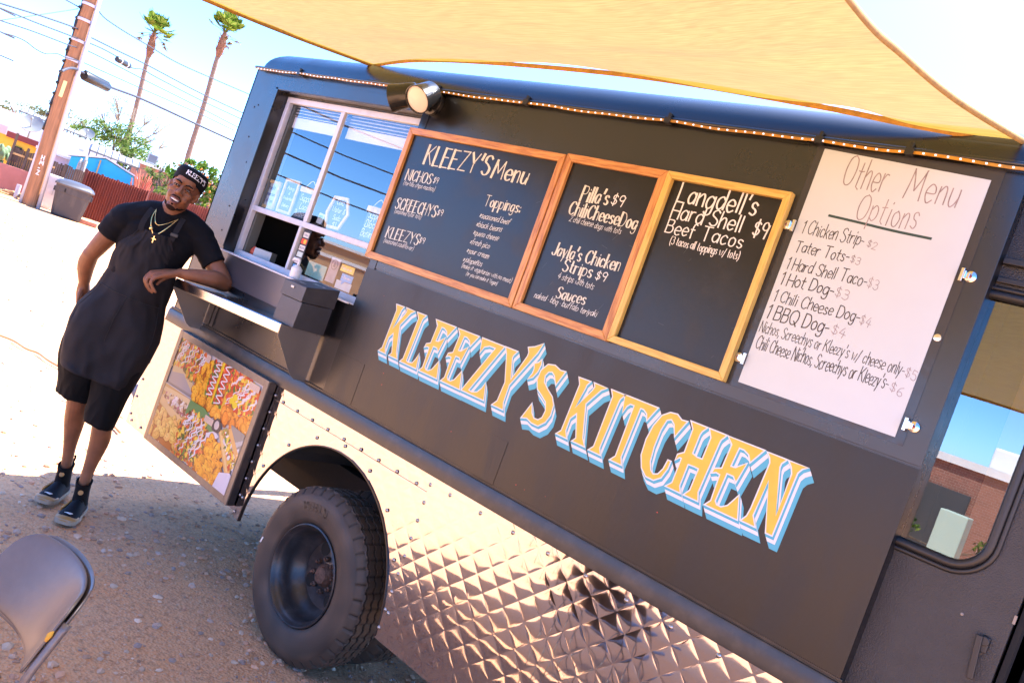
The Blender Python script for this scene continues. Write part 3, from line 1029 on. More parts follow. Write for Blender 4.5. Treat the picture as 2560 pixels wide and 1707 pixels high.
# ------------------------------------------------------------------ painted lettering KLEEZY'S KITCHEN
LET = {
'K':[(-2.789,1.636),(-2.742,1.637),(-2.751,1.622),(-2.751,1.613),(-2.764,1.531),(-2.717,1.613),(-2.713,1.628),(-2.72,1.638),(-2.667,1.638),(-2.686,1.626),(-2.728,1.561),(-2.691,1.447),(-2.673,1.424),(-2.725,1.424),(-2.714,1.437),(-2.748,1.521),(-2.769,1.493),(-2.769,1.446),(-2.755,1.424),(-2.799,1.424),(-2.784,1.44),(-2.777,1.615)],
'L':[(-2.647,1.638),(-2.595,1.638),(-2.605,1.625),(-2.608,1.613),(-2.616,1.432),(-2.60,1.428),(-2.575,1.434),(-2.562,1.456),(-2.556,1.482),(-2.544,1.421),(-2.648,1.421),(-2.636,1.435),(-2.629,1.617)],
'E':[(-2.526,1.639),(-2.409,1.639),(-2.435,1.594),(-2.446,1.612),(-2.466,1.621),(-2.484,1.621),(-2.490,1.556),(-2.472,1.558),(-2.444,1.583),(-2.456,1.522),(-2.468,1.535),(-2.493,1.535),(-2.498,1.442),(-2.489,1.432),(-2.472,1.431),(-2.453,1.444),(-2.441,1.466),(-2.432,1.485),(-2.412,1.420),(-2.521,1.420),(-2.508,1.437),(-2.510,1.523),(-2.526,1.525),(-2.537,1.519),(-2.534,1.531),(-2.511,1.541),(-2.507,1.621)],
'Z':[(-2.249,1.639),(-2.129,1.639),(-2.228,1.431),(-2.206,1.428),(-2.18,1.437),(-2.163,1.459),(-2.155,1.483),(-2.136,1.421),(-2.26,1.421),(-2.165,1.623),(-2.2,1.623),(-2.226,1.611),(-2.236,1.584)],
'Y':[(-2.118,1.640),(-2.06,1.640),(-2.071,1.623),(-2.073,1.612),(-2.042,1.531),(-2.003,1.639),(-2.003,1.655),(-2.013,1.67),(-1.986,1.68),(-1.955,1.701),(-1.966,1.665),(-2.042,1.514),(-2.040,1.444),(-2.030,1.420),(-2.085,1.420),(-2.068,1.44),(-2.063,1.517),(-2.103,1.618)],
"'":[(-1.96,1.623),(-1.943,1.632),(-1.935,1.644),(-1.931,1.628),(-1.935,1.601),(-1.948,1.576),(-1.966,1.562),(-1.953,1.587),(-1.953,1.606)],
'S':[(-1.817,1.636),(-1.838,1.634),(-1.869,1.644),(-1.899,1.638),(-1.92,1.609),(-1.922,1.573),(-1.907,1.543),(-1.879,1.528),(-1.851,1.511),(-1.838,1.481),(-1.842,1.452),(-1.857,1.438),(-1.878,1.437),(-1.895,1.452),(-1.909,1.482),(-1.931,1.424),(-1.908,1.43),(-1.88,1.421),(-1.849,1.421),(-1.824,1.444),(-1.813,1.474),(-1.816,1.511),(-1.833,1.535),(-1.863,1.553),(-1.890,1.573),(-1.897,1.597),(-1.887,1.616),(-1.87,1.621),(-1.854,1.611),(-1.836,1.584)],
'I':[(-1.602,1.638),(-1.55,1.638),(-1.561,1.621),(-1.563,1.609),(-1.572,1.441),(-1.560,1.421),(-1.607,1.421),(-1.593,1.437),(-1.590,1.62)],
'T':[(-1.546,1.639),(-1.414,1.639),(-1.435,1.592),(-1.443,1.610),(-1.46,1.620),(-1.475,1.62),(-1.481,1.443),(-1.470,1.421),(-1.514,1.421),(-1.499,1.438),(-1.498,1.62),(-1.516,1.62),(-1.527,1.608),(-1.533,1.582)],
'C':[(-1.298,1.633),(-1.317,1.631),(-1.338,1.643),(-1.363,1.64),(-1.387,1.622),(-1.404,1.581),(-1.412,1.531),(-1.409,1.478),(-1.392,1.441),(-1.368,1.422),(-1.338,1.421),(-1.316,1.438),(-1.305,1.472),(-1.304,1.496),(-1.312,1.496),(-1.317,1.465),(-1.329,1.442),(-1.346,1.435),(-1.360,1.444),(-1.373,1.47),(-1.378,1.519),(-1.376,1.579),(-1.367,1.616),(-1.351,1.624),(-1.335,1.612),(-1.32,1.578)],
'H':[(-1.281,1.639),(-1.227,1.639),(-1.238,1.623),(-1.241,1.612),(-1.243,1.547),(-1.222,1.541),(-1.202,1.542),(-1.199,1.616),(-1.213,1.639),(-1.157,1.639),(-1.168,1.622),(-1.170,1.612),(-1.180,1.444),(-1.171,1.420),(-1.218,1.42),(-1.205,1.439),(-1.202,1.513),(-1.22,1.514),(-1.244,1.513),(-1.246,1.438),(-1.236,1.42),(-1.287,1.42),(-1.271,1.437),(-1.269,1.522),(-1.279,1.522),(-1.289,1.509),(-1.287,1.526),(-1.267,1.54),(-1.267,1.62)],
'N':[(-1.013,1.638),(-0.956,1.638),(-0.966,1.624),(-0.967,1.611),(-0.926,1.475),(-0.924,1.607),(-0.932,1.625),(-0.944,1.638),(-0.889,1.640),(-0.903,1.632),(-0.912,1.616),(-0.913,1.592),(-0.918,1.421),(-0.936,1.421),(-0.983,1.565),(-0.992,1.450),(-0.975,1.423),(-1.017,1.423),(-1.006,1.441),(-1.002,1.467),(-0.996,1.613),(-1.002,1.627)],
}
def area2(p):
    return sum(p[i][0] * p[(i + 1) % len(p)][1] - p[(i + 1) % len(p)][0] * p[i][1] for i in range(len(p)))
def grow(p, d):
    """offset a closed polygon outwards with mitred corners"""
    n = len(p)
    if area2(p) < 0: p = p[::-1]
    out = []
    for i in range(n):
        a, b, c = Vector(p[i - 1]), Vector(p[i]), Vector(p[(i + 1) % n])
        t1, t2 = (b - a).normalized(), (c - b).normalized()
        n1, n2 = Vector((t1.y, -t1.x)), Vector((t2.y, -t2.x))
        mm = n1 + n2
        den = 1 + n1.dot(n2)
        k = mm / max(den, 0.38)
        out.append(tuple(b + k * d))
    return out
GOLD = mat("gold_paint", lin((196, 172, 62)), rough=0.5, var=0.05, vscale=25)
WHITEP = mat("white_paint", (0.58, 0.60, 0.62), rough=0.5)
BLUEP = mat("light_blue_paint", lin((72, 158, 184)), rough=0.5)
def place_letter(ch, dx):
    g = [(x + dx, z) for x, z in LET[ch]]
    w0 = grow(g, 0.0042)
    SV = Vector((0.0265, -0.0345))
    mb = MB()
    def sweep(poly, v, y, c):
        mb.cur = c
        n = len(poly)
        k = 0
        for f in (0.0, 1.0):
            mb.poly([(x + v.x * f, y - 0.00001 * k, z + v.y * f) for x, z in poly]); k += 1
        for i in range(n):
            a, b_ = poly[i], poly[(i + 1) % n]
            k += 1
            yy = y - 0.0000022 * k
            mb.add([(a[0], yy, a[1]), (b_[0], yy, b_[1]), (b_[0] + v.x, yy, b_[1] + v.y), (a[0] + v.x, yy, a[1] + v.y)], [(0, 1, 2, 3)])
    sweep(w0, SV, -0.0098, 2)
    sweep(w0, SV * 0.52, -0.0102, 1)
    sweep(w0, SV * 0.22, -0.0106, 2)
    mb.cur = 1
    mb.poly([(x, -0.0110, z) for x, z in w0])
    mb.cur = 0
    mb.poly([(x, -0.0113, z) for x, z in g])
    mb.build("painted_letter", [GOLD, WHITEP, BLUEP], truck, recalc=False)
for ch, dx in (('K', 0), ('L', 0), ('E', 0), ('E', 0.138), ('Z', 0), ('Y', 0), ("'", 0), ('S', 0), ('K', 1.041), ('I', 0), ('T', 0), ('C', 0), ('H', 0), ('E', 1.380), ('N', 0)):
    place_letter(ch, dx)

# ------------------------------------------------------------------ chalkboards
def wood(name, c1, c2):
    M = mat(name, c1, rough=0.42, col2=c2, vscale=9, stretch=(6, 6, 1.2), thr=(0.35, 0.62), detail=8, bump=0.05, bscale=40)
    return M
OAK = mat("oak_frame", lin((196, 142, 82)), rough=0.4, col2=lin((152, 96, 48)), vscale=14, stretch=(9, 9, 0.7), thr=(0.42, 0.66), bump=0.05, bscale=30)
OAKH = mat("oak_frame_rail", lin((196, 142, 82)), rough=0.4, col2=lin((152, 96, 48)), vscale=14, stretch=(0.7, 9, 9), thr=(0.42, 0.66), bump=0.05, bscale=30)
PINE = mat("pine_frame", lin((206, 172, 92)), rough=0.4, col2=lin((178, 138, 62)), vscale=14, stretch=(9, 9, 0.7), thr=(0.45, 0.7), bump=0.05, bscale=30)
PINEH = mat("pine_frame_rail", lin((206, 172, 92)), rough=0.4, col2=lin((178, 138, 62)), vscale=14, stretch=(0.7, 9, 9), thr=(0.45, 0.7), bump=0.05, bscale=30)
SLATE = mat("slate_board", (0.009, 0.0085, 0.008), rough=0.36, col2=(0.018, 0.018, 0.019), vscale=7, thr=(0.5, 0.8), bump=0.03, bscale=80, spec=0.42, rvar=0.08)
CHALK = mat("chalk_ink", (0.58, 0.58, 0.52), rough=0.7, var=0.12, vscale=120)
CHALK2 = mat("white_chalk", (0.66, 0.68, 0.68), rough=0.7)
def board(label, x0, x1, z0, z1, fw, m1, m2, lines, y=-0.005, names=None, depth=0.022, group=None):
    t = thing("chalkboard", label, "chalkboard", ((x0 + x1) / 2, 0, z0), group=group)
    f = MB()
    for (xa, xb) in ((x0, x0 + fw), (x1 - fw, x1)):
        f.poly([(xa, y, z0 if xa == x0 else z0 + fw), (xb, y, z0 + fw if xa == x0 else z0), (xb, y, z1 - fw if xa == x0 else z1), (xa, y, z1 if xa == x0 else z1 - fw)], (0, -depth, 0))
    f.cur = 1
    f.poly([(x0, y, z0 - 0.0002), (x1, y, z0 - 0.0002), (x1 - fw, y, z0 + fw - 0.0002), (x0 + fw, y, z0 + fw - 0.0002)], (0, -depth, 0))
    f.poly([(x0 + fw, y, z1 - fw + 0.0002), (x1 - fw, y, z1 - fw + 0.0002), (x1, y, z1 + 0.0002), (x0, y, z1 + 0.0002)], (0, -depth, 0))
    f.build("frame", [m1, m2], t, bevel=0.002)
    s = MB()
    s.box(x0 + fw * 0.7, x1 - fw * 0.7, y - 0.008, y - 0.001, z0 + fw * 0.7, z1 - fw * 0.7)
    sl_o = s.build("slate", SLATE, t)
    sm = MB()
    for k in range(10):
        xx, zz = rng.uniform(x0 + fw, x1 - fw), rng.uniform(z0 + fw, z1 - fw)
        a = rng.uniform(-0.3, 1.2)
        L_ = rng.uniform(0.01, 0.05)
        for q in ribbon_quads([Vector((xx, zz)), Vector((xx + L_ * math.cos(a), zz + L_ * math.sin(a)))], 0.0008):
            sm.add([(p[0], y - 0.0083, p[1]) for p in q], [(0, 1, 2, 3)])
    sm.build("scratches", mat("chalk_scratch", (0.10, 0.10, 0.10), rough=0.8), sl_o, recalc=False)
    for row in lines:
        nm = {'d': "heading_lettering", 'm': "price_lettering", 's': "item_lettering", 'c': "dish_lettering"}[row[6]]
        write_line(nm, row, y - 0.0086, CHALK if row[6] == 'd' else CHALK2, t)
    return t
B1 = [("KLEEZY'S", -2.937, 2.258, -2.533, 2.266, 0.083, 'd'), ('Menu', -2.507, 2.262, -2.312, 2.264, 0.073, 'd'),
 ('NICHOS', -3.02, 2.171, -2.85, 2.176, 0.047, 'd'), ('$9', -2.836, 2.184, -2.805, 2.186, 0.026, 'm'), ('(tortilla chips-nachos)', -3.02, 2.146, -2.809, 2.150, 0.02, 's'),
 ('SCREECHYS', -3.019, 2.034, -2.749, 2.042, 0.051, 'd'), ('$9', -2.742, 2.055, -2.708, 2.056, 0.026, 'm'), ('(seasoned tater tots)', -3.013, 2.014, -2.83, 2.019, 0.02, 's'),
 ('KLEEZYS', -3.014, 1.899, -2.795, 1.907, 0.048, 'd'), ('$9', -2.791, 1.918, -2.757, 1.92, 0.026, 'm'), ('(seasoned cauliflower)', -3.014, 1.875, -2.809, 1.879, 0.02, 's'),
 ('Toppings:', -2.492, 2.143, -2.291, 2.148, 0.045, 'd'),
 ('*seasoned beef', -2.494, 2.09, -2.321, 2.094, 0.023, 's'), ('*black beans', -2.494, 2.053, -2.349, 2.057, 0.023, 's'), ('*queso cheese', -2.494, 2.016, -2.35, 2.020, 0.023, 's'),
 ('*fresh pico', -2.493, 1.977, -2.381, 1.981, 0.023, 's'), ('*sour cream', -2.494, 1.939, -2.367, 1.942, 0.023, 's'), ('*jalapeños', -2.497, 1.901, -2.387, 1.903, 0.023, 's'),
 ('(make it vegetarian with no meat)', -2.492, 1.876, -2.207, 1.878, 0.019, 's'), ('(or you can make it Vegan)', -2.452, 1.852, -2.273, 1.852, 0.016, 's')]
B2 = [("Pilla's", -2.022, 2.248, -1.898, 2.252, 0.056, 'd'), ('$9', -1.883, 2.257, -1.829, 2.258, 0.041, 'm'), ('ChiliCheeseDog', -2.055, 2.19, -1.741, 2.19, 0.05, 'd'),
 ('2 chili cheese dogs with tots', -2.038, 2.163, -1.796, 2.161, 0.022, 's'), ("Jayla's Chicken", -2.062, 2.027, -1.749, 2.034, 0.048, 'd'), ('Strips', -1.988, 1.98, -1.854, 1.984, 0.046, 'd'),
 ('$9', -1.834, 1.985, -1.787, 1.985, 0.033, 'm'), ('4 strips with tots', -1.997, 1.948, -1.826, 1.946, 0.024, 's'), ('Sauces', -1.973, 1.878, -1.839, 1.885, 0.042, 'd'),
 ('naked · bbq · buffalo teriyaki', -2.072, 1.854, -1.772, 1.856, 0.023, 's')]
B3 = [("Langdell's", -1.62, 2.314, -1.325, 2.318, 0.066, 'c'), ('Hard Shell', -1.622, 2.257, -1.354, 2.26, 0.054, 'c'), ('$9', -1.311, 2.254, -1.262, 2.255, 0.052, 'c'),
 ('Beef Tacos', -1.622, 2.204, -1.331, 2.209, 0.047, 'c'), ('(3 tacos all toppings w/ tots)', -1.588, 2.170, -1.325, 2.171, 0.027, 'c')]
GB = "framed chalkboard menus on the truck side"
board("wide oak framed chalkboard with the main menu and its toppings list, beside the serving window", -3.093, -2.152, 1.788, 2.405, 0.03, OAK, OAKH, B1, group=GB)
board("narrow oak framed chalkboard listing chili cheese dog, chicken strips and sauces", -2.146, -1.686, 1.789, 2.411, 0.03, OAK, OAKH, B2, group=GB)
board("pale pine framed chalkboard with hard shell beef tacos and an empty lower half", -1.682, -1.22, 1.792, 2.41, 0.024, PINE, PINEH, B3, group=GB, depth=0.028)

# white menu sheet in a clear sleeve
PA = [('Other', -1.094, 2.46, -0.965, 2.46, 0.09, 'p'), ('Menu', -0.906, 2.453, -0.763, 2.45, 0.087, 'p'), ('Options', -1.018, 2.369, -0.845, 2.371, 0.078, 'p'),
 ('1 Chicken Strip-', -1.159, 2.298, -0.967, 2.297, 0.041, 'k'), ('$2', -0.956, 2.297, -0.927, 2.293, 0.022, 'p'),
 ('Tater Tots-', -1.16, 2.239, -0.992, 2.241, 0.036, 'k'), ('$3', -0.986, 2.243, -0.957, 2.238, 0.023, 'p'),
 ('1 Hard Shell Taco-', -1.166, 2.181, -0.918, 2.184, 0.037, 'k'), ('$3', -0.915, 2.185, -0.884, 2.180, 0.03, 'p'),
 ('1 Hot Dog-', -1.168, 2.131, -1.0, 2.134, 0.038, 'k'), ('$3', -0.994, 2.136, -0.954, 2.130, 0.031, 'p'),
 ('1 Chili Cheese Dog-', -1.169, 2.076, -0.901, 2.078, 0.036, 'k'), ('$4', -0.898, 2.077, -0.866, 2.070, 0.031, 'p'),
 ('1 BBQ Dog-', -1.172, 2.02, -0.975, 2.025, 0.043, 'k'), ('$4', -0.965, 2.028, -0.923, 2.021, 0.03, 'p'),
 ("Nichos, Screechys or Kleezy's w/ cheese only-", -1.176, 1.974, -0.735, 1.970, 0.036, 'k'), ('$5', -0.732, 1.972, -0.702, 1.962, 0.028, 'p'),
 ("Chili Cheese Nichos, Screechys or Kleezy's-", -1.17, 1.921, -0.763, 1.920, 0.041, 'k'), ('$6', -0.756, 1.922, -0.721, 1.913, 0.026, 'p')]
PAPER = mat("white_sheet", (0.475, 0.53, 0.55), rough=0.35, var=0.02, vscale=5)
INKB = mat("marker_black", (0.03, 0.022, 0.022), rough=0.5)
INKG = mat("marker_faded", (0.25, 0.20, 0.21), rough=0.6, var=0.25, vscale=40)
t = thing("menu_sign", "tall white handwritten sheet headed Other Menu Options, right of the chalkboards", "menu sign", (-0.94, 0, 1.79))
s = MB(); s.poly([(-1.183, -0.0062, 1.807), (-0.699, -0.0062, 1.805), (-0.700, -0.0062, 2.541), (-1.182, -0.0062, 2.566)], (0, -0.0018, 0))
s.build("paper_sheet", PAPER, t)
s = MB(); s.box(-1.206, -0.673, -0.0058, -0.0045, 1.788, 2.575)
s.build("backing_sleeve", mat("sleeve_black", (0.035, 0.034, 0.036), rough=0.2, bump=0.12, bscale=18), t)
for row in PA:
    write_line("price_lettering" if row[6] == 'p' and row[0][0] == '$' else ("title_lettering" if row[6] == 'p' else "item_lettering"), row, -0.0083, INKG if row[6] == 'p' else INKB, t)
s = MB()
for q in ribbon_quads(smoothline([Vector((-1.094, 2.366)), Vector((-1.0, 2.362)), Vector((-0.9, 2.357)), Vector((-0.794, 2.355))], 5), 0.0075):
    s.add([(p[0], -0.0083, p[1]) for p in q], [(0, 1, 2, 3)])
s.build("title_underline", mat("marker_green", (0.02, 0.05, 0.045), rough=0.5), t, recalc=False)

# magnetic clips holding the sheet
def clip(x, z, side, label, peek=False):
    c = thing("magnetic_clip", label, "clip", (x, -0.01, z), group="magnetic clips round the white menu sheet")
    CH = mat("clip_chrome", (0.78, 0.75, 0.68), rough=0.18, metal=1.0)
    if peek:
        d = MB(); d.lathe([(0.0, 0), (0.010, 0), (0.010, -0.003), (0.0, -0.004)], (x, -0.0055, z), (0, 1, 0), 20)
        d.build("magnet_disc", CH, c, smooth=True, angle=40)
        return
    d = MB(); d.lathe([(0.0, 0), (0.015, 0), (0.015, -0.006), (0.011, -0.009), (0.0, -0.009)], (x, -0.006, z), (0, 1, 0), 20)
    d.build("magnet_disc", CH, c, smooth=True, angle=40)
    j = MB()
    j.obox((x - side * 0.021, -0.017, z), (0.0045, 0, 0), (0, 0.0045, 0), (0, 0, 0.018))
    j.obox((x - side * 0.010, -0.019, z), (0.009, 0, 0), (0, 0.0018, 0), (0, 0, 0.008))
    j.tube([(x - side * 0.012, -0.0235, z - 0.011), (x - side * 0.012, -0.0235, z + 0.011)], 0.003, 8)
    j.build("clip_jaw", CH, c, bevel=0.001)
    s_ = MB(); s_.ell((x, -0.0165, z), (0.005, 0.003, 0.005), 6)
    s_.build("rivet", mat("red_rivet", (0.25, 0.05, 0.04), rough=0.4, metal=0.4), c, smooth=True)
clip(-1.209, 2.313, -1, "chrome clip left of the white sheet, beside the pine frame's upper corner")
clip(-1.209, 1.879, -1, "chrome clip left of the white sheet, beside the pine frame's lower corner")
clip(-0.662, 2.274, 1, "chrome clip on the sheet's right edge, the upper one")
clip(-0.662, 1.847, 1, "chrome clip on the sheet's right edge, near its bottom corner")
clip(-0.687, 2.095, -1, "small chrome magnet half hidden by the middle of the sheet's right edge", True)
# ------------------------------------------------------------------ framed food poster
PR = mat("printed_photo", (0.5, 0.5, 0.5), rough=0.35, attr="Col")
FRAMEG = mat("poster_frame", (0.17, 0.155, 0.14), rough=0.35, metal=0.5, var=0.1, vscale=30)
t = thing("food_poster", "framed poster of tater tots and loaded hot dogs under the steel counter", "poster", (-3.88, 0, 0.44))
X0, X1, Z0, Z1 = -4.348, -3.414, 0.438, 1.072
fw = 0.036
f = MB()
yf = -0.055
f.box(X0, X1, -0.050, -0.014, Z0, Z1)
for (a, b_, c, d) in ((X0, X0 + fw, Z0, Z1), (X1 - fw, X1, Z0, Z1), (X0 + fw, X1 - fw, Z0, Z0 + fw), (X0 + fw, X1 - fw, Z1 - fw, Z1)):
    f.box(a, b_, yf, -0.0501, c, d)
f.build("poster_frame", [FRAMEG], t, bevel=0.0015)
f = MB()
f.box(X1 - 0.001, X1 + 0.006, -0.052, -0.014, Z0 + 0.004, Z1 - 0.004)
f.build("hinge_side", RUBBER, t)
PU, PV = X1 - X0 - 2 * fw, Z1 - Z0 - 2 * fw
pr = random.Random(11)
p = MB(); p.usecol = True
lay = [0]
def pp(poly, col):
    """printed patch, poly in 0-1 photo coordinates"""
    lay[0] += 1
    y = -0.0506 - lay[0] * 0.0000016
    if len(poly) < 3: return
    p.col = tuple(0.72 * x for x in lin(col))
    q = [(X0 + fw + min(max(u, 0), 1) * PU, y, Z0 + fw + min(max(v, 0), 1) * PV) for u, v in poly]
    p.poly(q)
def blob(u, v, ru, rv, col, n=10, rough=0.18, ang=0.0):
    out = []
    for k in range(n):
        t_ = 2 * math.pi * k / n
        s_ = 1 + pr.uniform(-rough, rough)
        x, y_ = ru * s_ * math.cos(t_), rv * s_ * math.sin(t_)
        out.append((u + (x * math.cos(ang) - y_ * math.sin(ang)), v + (x * math.sin(ang) + y_ * math.cos(ang)) * PU / PV))
    pp(out, col)
def vary(c, d=18):
    k = pr.uniform(-d, d)
    return tuple(min(255, max(0, x + k + pr.uniform(-d / 3, d / 3))) for x in c)
def inside(u, v, poly):
    r = False
    n = len(poly)
    for i in range(n):
        (x1, y1), (x2, y2) = poly[i], poly[(i + 1) % n]
        if (y1 > v) != (y2 > v) and u < (x2 - x1) * (v - y1) / (y2 - y1) + x1: r = not r
    return r
def scatter(poly, n):
    us, vs_ = [q[0] for q in poly], [q[1] for q in poly]
    k = 0
    while k < n:
        u, v = pr.uniform(min(us), max(us)), pr.uniform(min(vs_), max(vs_))
        if inside(u, v, poly):
            k += 1
            yield u, v
def tots(poly, n, r=0.032, base=(236, 160, 28)):
    pp(poly, (178, 92, 14))
    pts = sorted(scatter(poly, n), key=lambda q: -q[1])
    for u, v in pts:
        a = pr.uniform(-1.2, 1.6); s_ = pr.uniform(0.8, 1.2)
        blob(u + 0.003, v - 0.006, r * 1.15 * s_, r * 0.78 * s_, (150, 70, 10), ang=a)
        c = vary(base, 20)
        blob(u, v, r * 1.1 * s_, r * 0.72 * s_, c, ang=a)
        blob(u - r * 0.2, v + r * 0.3, r * 0.7 * s_, r * 0.42 * s_, tuple(min(255, x + 22) for x in c), ang=a)
        for _ in range(5):
            blob(u + pr.uniform(-r, r) * 0.7, v + pr.uniform(-r, r) * 0.6, 0.004, 0.003, vary((196, 112, 16), 25), n=5)
def heap(poly, n, base, bits, squig, sang=1.1, wcol=(238, 232, 232)):
    pp(poly, base)
    for u, v in scatter(poly, n):
        blob(u, v, pr.uniform(0.010, 0.024), pr.uniform(0.007, 0.015), vary(pr.choice(bits), 22), n=7, rough=0.35, ang=pr.uniform(0, 3))
    for u, v in scatter(poly, squig):
        L_ = pr.uniform(0.08, 0.17)
        pts = [Vector((u + L_ * q * math.cos(sang) + 0.012 * math.sin(q * 14 + u * 40), v + L_ * q * math.sin(sang) * 1.4)) for q in [i / 8 for i in range(9)]]
        for quad in ribbon_quads(pts, pr.uniform(0.006, 0.010)):
            if all(inside(a[0], a[1], poly) for a in quad):
                pp([tuple(a) for a in quad], vary(wcol, 8))
RED, GRN, BRN, YEL, ORG, WHT = (214, 62, 34), (92, 118, 44), (126, 72, 36), (240, 200, 60), (230, 120, 40), (236, 228, 222)
pp([(0, 0), (1, 0), (1, 1), (0, 1)], (196, 188, 186))
pp([(0, 0.53), (0.36, 0.53), (0.4, 1), (0, 1)], (150, 142, 140))
pp([(0, 0.56), (0.33, 0.57), (0.30, 0.66), (0.1, 0.72), (0, 0.68)], (168, 162, 164))
pp([(0.02, 0.66), (0.16, 0.70), (0.30, 0.60), (0.33, 0.64), (0.16, 0.78), (0.0, 0.76)], (216, 190, 140))
heap([(0, 0.72), (0.10, 0.76), (0.22, 0.68), (0.33, 0.70), (0.40, 0.80), (0.36, 0.96), (0.22, 1.0), (0, 1.0)], 330, (190, 140, 90), [RED, BRN, ORG, GRN, YEL, YEL, ORG], 34)
tots([(0.36, 0.95), (0.46, 0.95), (0.50, 0.72), (0.60, 0.66), (0.72, 0.60), (0.70, 0.53), (0.36, 0.53), (0.31, 0.66)], 60)
for (ua, ub, va, vb) in ((0.465, 0.55, 0.66, 0.97), (0.565, 0.665, 0.63, 1.0)):
    sh = [(ua, va), (ub, va), (ub + 0.01, vb), (ua - 0.01, vb)]
    pp([(ua - 0.018, va - 0.02), (ub + 0.02, va - 0.02), (ub + 0.03, vb), (ua - 0.03, vb)], (232, 190, 40))
    heap(sh, 130, (150, 60, 30), [RED, RED, GRN, BRN, ORG], 0)
    z_ = [Vector(((ua + ub) / 2 + 0.030 * (1 if k % 2 else -1), va + (vb - va) * k / 11)) for k in range(12)]
    for quad in ribbon_quads(smoothline(z_, 4), 0.011): pp([tuple(a) for a in quad], (240, 236, 238))
pp([(0.553, 0.62), (0.567, 0.62), (0.567, 1.0), (0.548, 1.0)], (244, 206, 30))
heap([(0.69, 0.66), (0.74, 0.60), (0.86, 0.66), (1, 0.72), (1, 0.95), (0.84, 1.0), (0.69, 0.98)], 420, (196, 90, 36), [RED, RED, YEL, GRN, ORG, YEL, ORG], 30, 0.9)
for u, v in ((0.76, 0.74), (0.80, 0.72), (0.78, 0.78)): blob(u, v, 0.03, 0.018, (244, 214, 20))
tots([(0.72, 0.62), (0.84, 0.64), (1, 0.71), (1, 0.555), (0.86, 0.53), (0.70, 0.55)], 26, 0.04, (234, 140, 24))
pp([(0, 0.525), (0.34, 0.535), (0.34, 0.545), (0, 0.54)], (206, 200, 198))
pp([(0, 0), (0.42, 0), (0.42, 0.53), (0, 0.53)], (206, 164, 96))
pp([(0.0, 0.50), (0.33, 0.53), (0.38, 0.50), (0.36, 0.44), (0.0, 0.46)], (238, 208, 156))
heap([(0.05, 0.46), (0.33, 0.46), (0.36, 0.37), (0.22, 0.35), (0.04, 0.40)], 170, (190, 140, 110), [(170, 96, 110), WHT, (220, 190, 150), BRN], 0)
pp([(0.0, 0.42), (0.12, 0.36), (0.34, 0.33), (0.35, 0.29), (0.22, 0.27), (0.0, 0.34)], (232, 196, 140))
tots([(0, 0.33), (0.16, 0.28), (0.33, 0.28), (0.40, 0.10), (0.30, 0.0), (0, 0.0)], 44, 0.036, (232, 184, 84))
pp([(0.34, 0.53), (0.52, 0.54), (0.70, 0.46), (0.70, 0.33), (0.50, 0.30), (0.33, 0.40)], (92, 146, 84))
heap([(0.40, 0.46), (0.58, 0.44), (0.65, 0.35), (0.66, 0.12), (0.60, 0.02), (0.34, 0.0), (0.31, 0.28)], 420, (196, 150, 70), [RED, GRN, BRN, YEL, ORG, YEL, ORG, (80, 60, 40)], 22, 1.15)
for (u0_, v0_, u1_, v1_) in ((0.36, 0.30, 0.44, 0.44), (0.47, 0.22, 0.55, 0.42), (0.56, 0.10, 0.64, 0.36)):
    zz_ = [Vector((u0_ + (u1_ - u0_) * k / 8 + 0.012 * math.sin(k * 2.2), v0_ + (v1_ - v0_) * k / 8)) for k in range(9)]
    for quad in ribbon_quads(smoothline(zz_, 4), 0.013): pp([tuple(a) for a in quad], (240, 236, 240))
pp([(0.62, 0.36), (0.70, 0.42), (0.76, 0.40), (0.70, 0.30), (0.64, 0.28)], (226, 222, 226))
tots([(0.64, 0.33), (0.74, 0.37), (0.82, 0.26), (0.93, 0.13), (0.90, 0.0), (0.60, 0.0), (0.66, 0.14)], 56, 0.036, (240, 158, 18))
pp([(0.84, 0.56), (1, 0.55), (1, 0.30), (0.90, 0.36)], (150, 146, 138))
pp([(0.90, 0.42), (1, 0.50), (1, 0.46), (0.93, 0.38)], (190, 190, 186))
pp([(0.92, 0.36), (0.99, 0.42), (1, 0.22), (0.97, 0.22)], (226, 224, 226))
pp([(0.735, 0.45), (0.77, 0.47), (0.98, 0.20), (0.965, 0.15), (0.92, 0.17)], (226, 168, 90))
pp([(0.745, 0.445), (0.77, 0.455), (0.955, 0.19), (0.935, 0.18)], (238, 200, 130))
heap([(0.775, 0.47), (0.825, 0.50), (1.0, 0.28), (0.975, 0.20)], 120, (150, 130, 50), [YEL, GRN, RED, (170, 140, 60), WHT], 4)
pp([(0.825, 0.51), (0.85, 0.53), (1.0, 0.37), (1.0, 0.30)], (232, 178, 104))
pp([(0.88, 0.14), (0.98, 0.19), (1, 0.18), (1, 0), (0.86, 0)], (222, 218, 228))
blob(0.70, 0.47, 0.055, 0.04, (34, 38, 62), n=14, rough=0.1)
blob(0.70, 0.475, 0.026, 0.026, (206, 196, 190), n=14, rough=0.02)
for (u, v, w_, h_) in ((0.355, 0.92, 0.05, 0.07), (0.875, 0.92, 0.11, 0.06), (0.555, 0.44, 0.10, 0.06)):
    pp([(u, v), (u + w_, v), (u + w_, v + h_), (u, v + h_)], (222, 198, 178))
    for k in range(4):
        pp([(u + 0.006, v + h_ * (0.2 + 0.18 * k)), (u + w_ - 0.008, v + h_ * (0.2 + 0.18 * k)), (u + w_ - 0.008, v + h_ * (0.23 + 0.18 * k)), (u + 0.006, v + h_ * (0.23 + 0.18 * k))], (170, 140, 124))
for k in range(26):
    u, v = pr.choice([(pr.random(), 0.01), (pr.random(), 0.985), (0.01, pr.random()), (0.99, pr.random())])
    blob(u, v, 0.004, 0.004, (250, 240, 220), n=6)
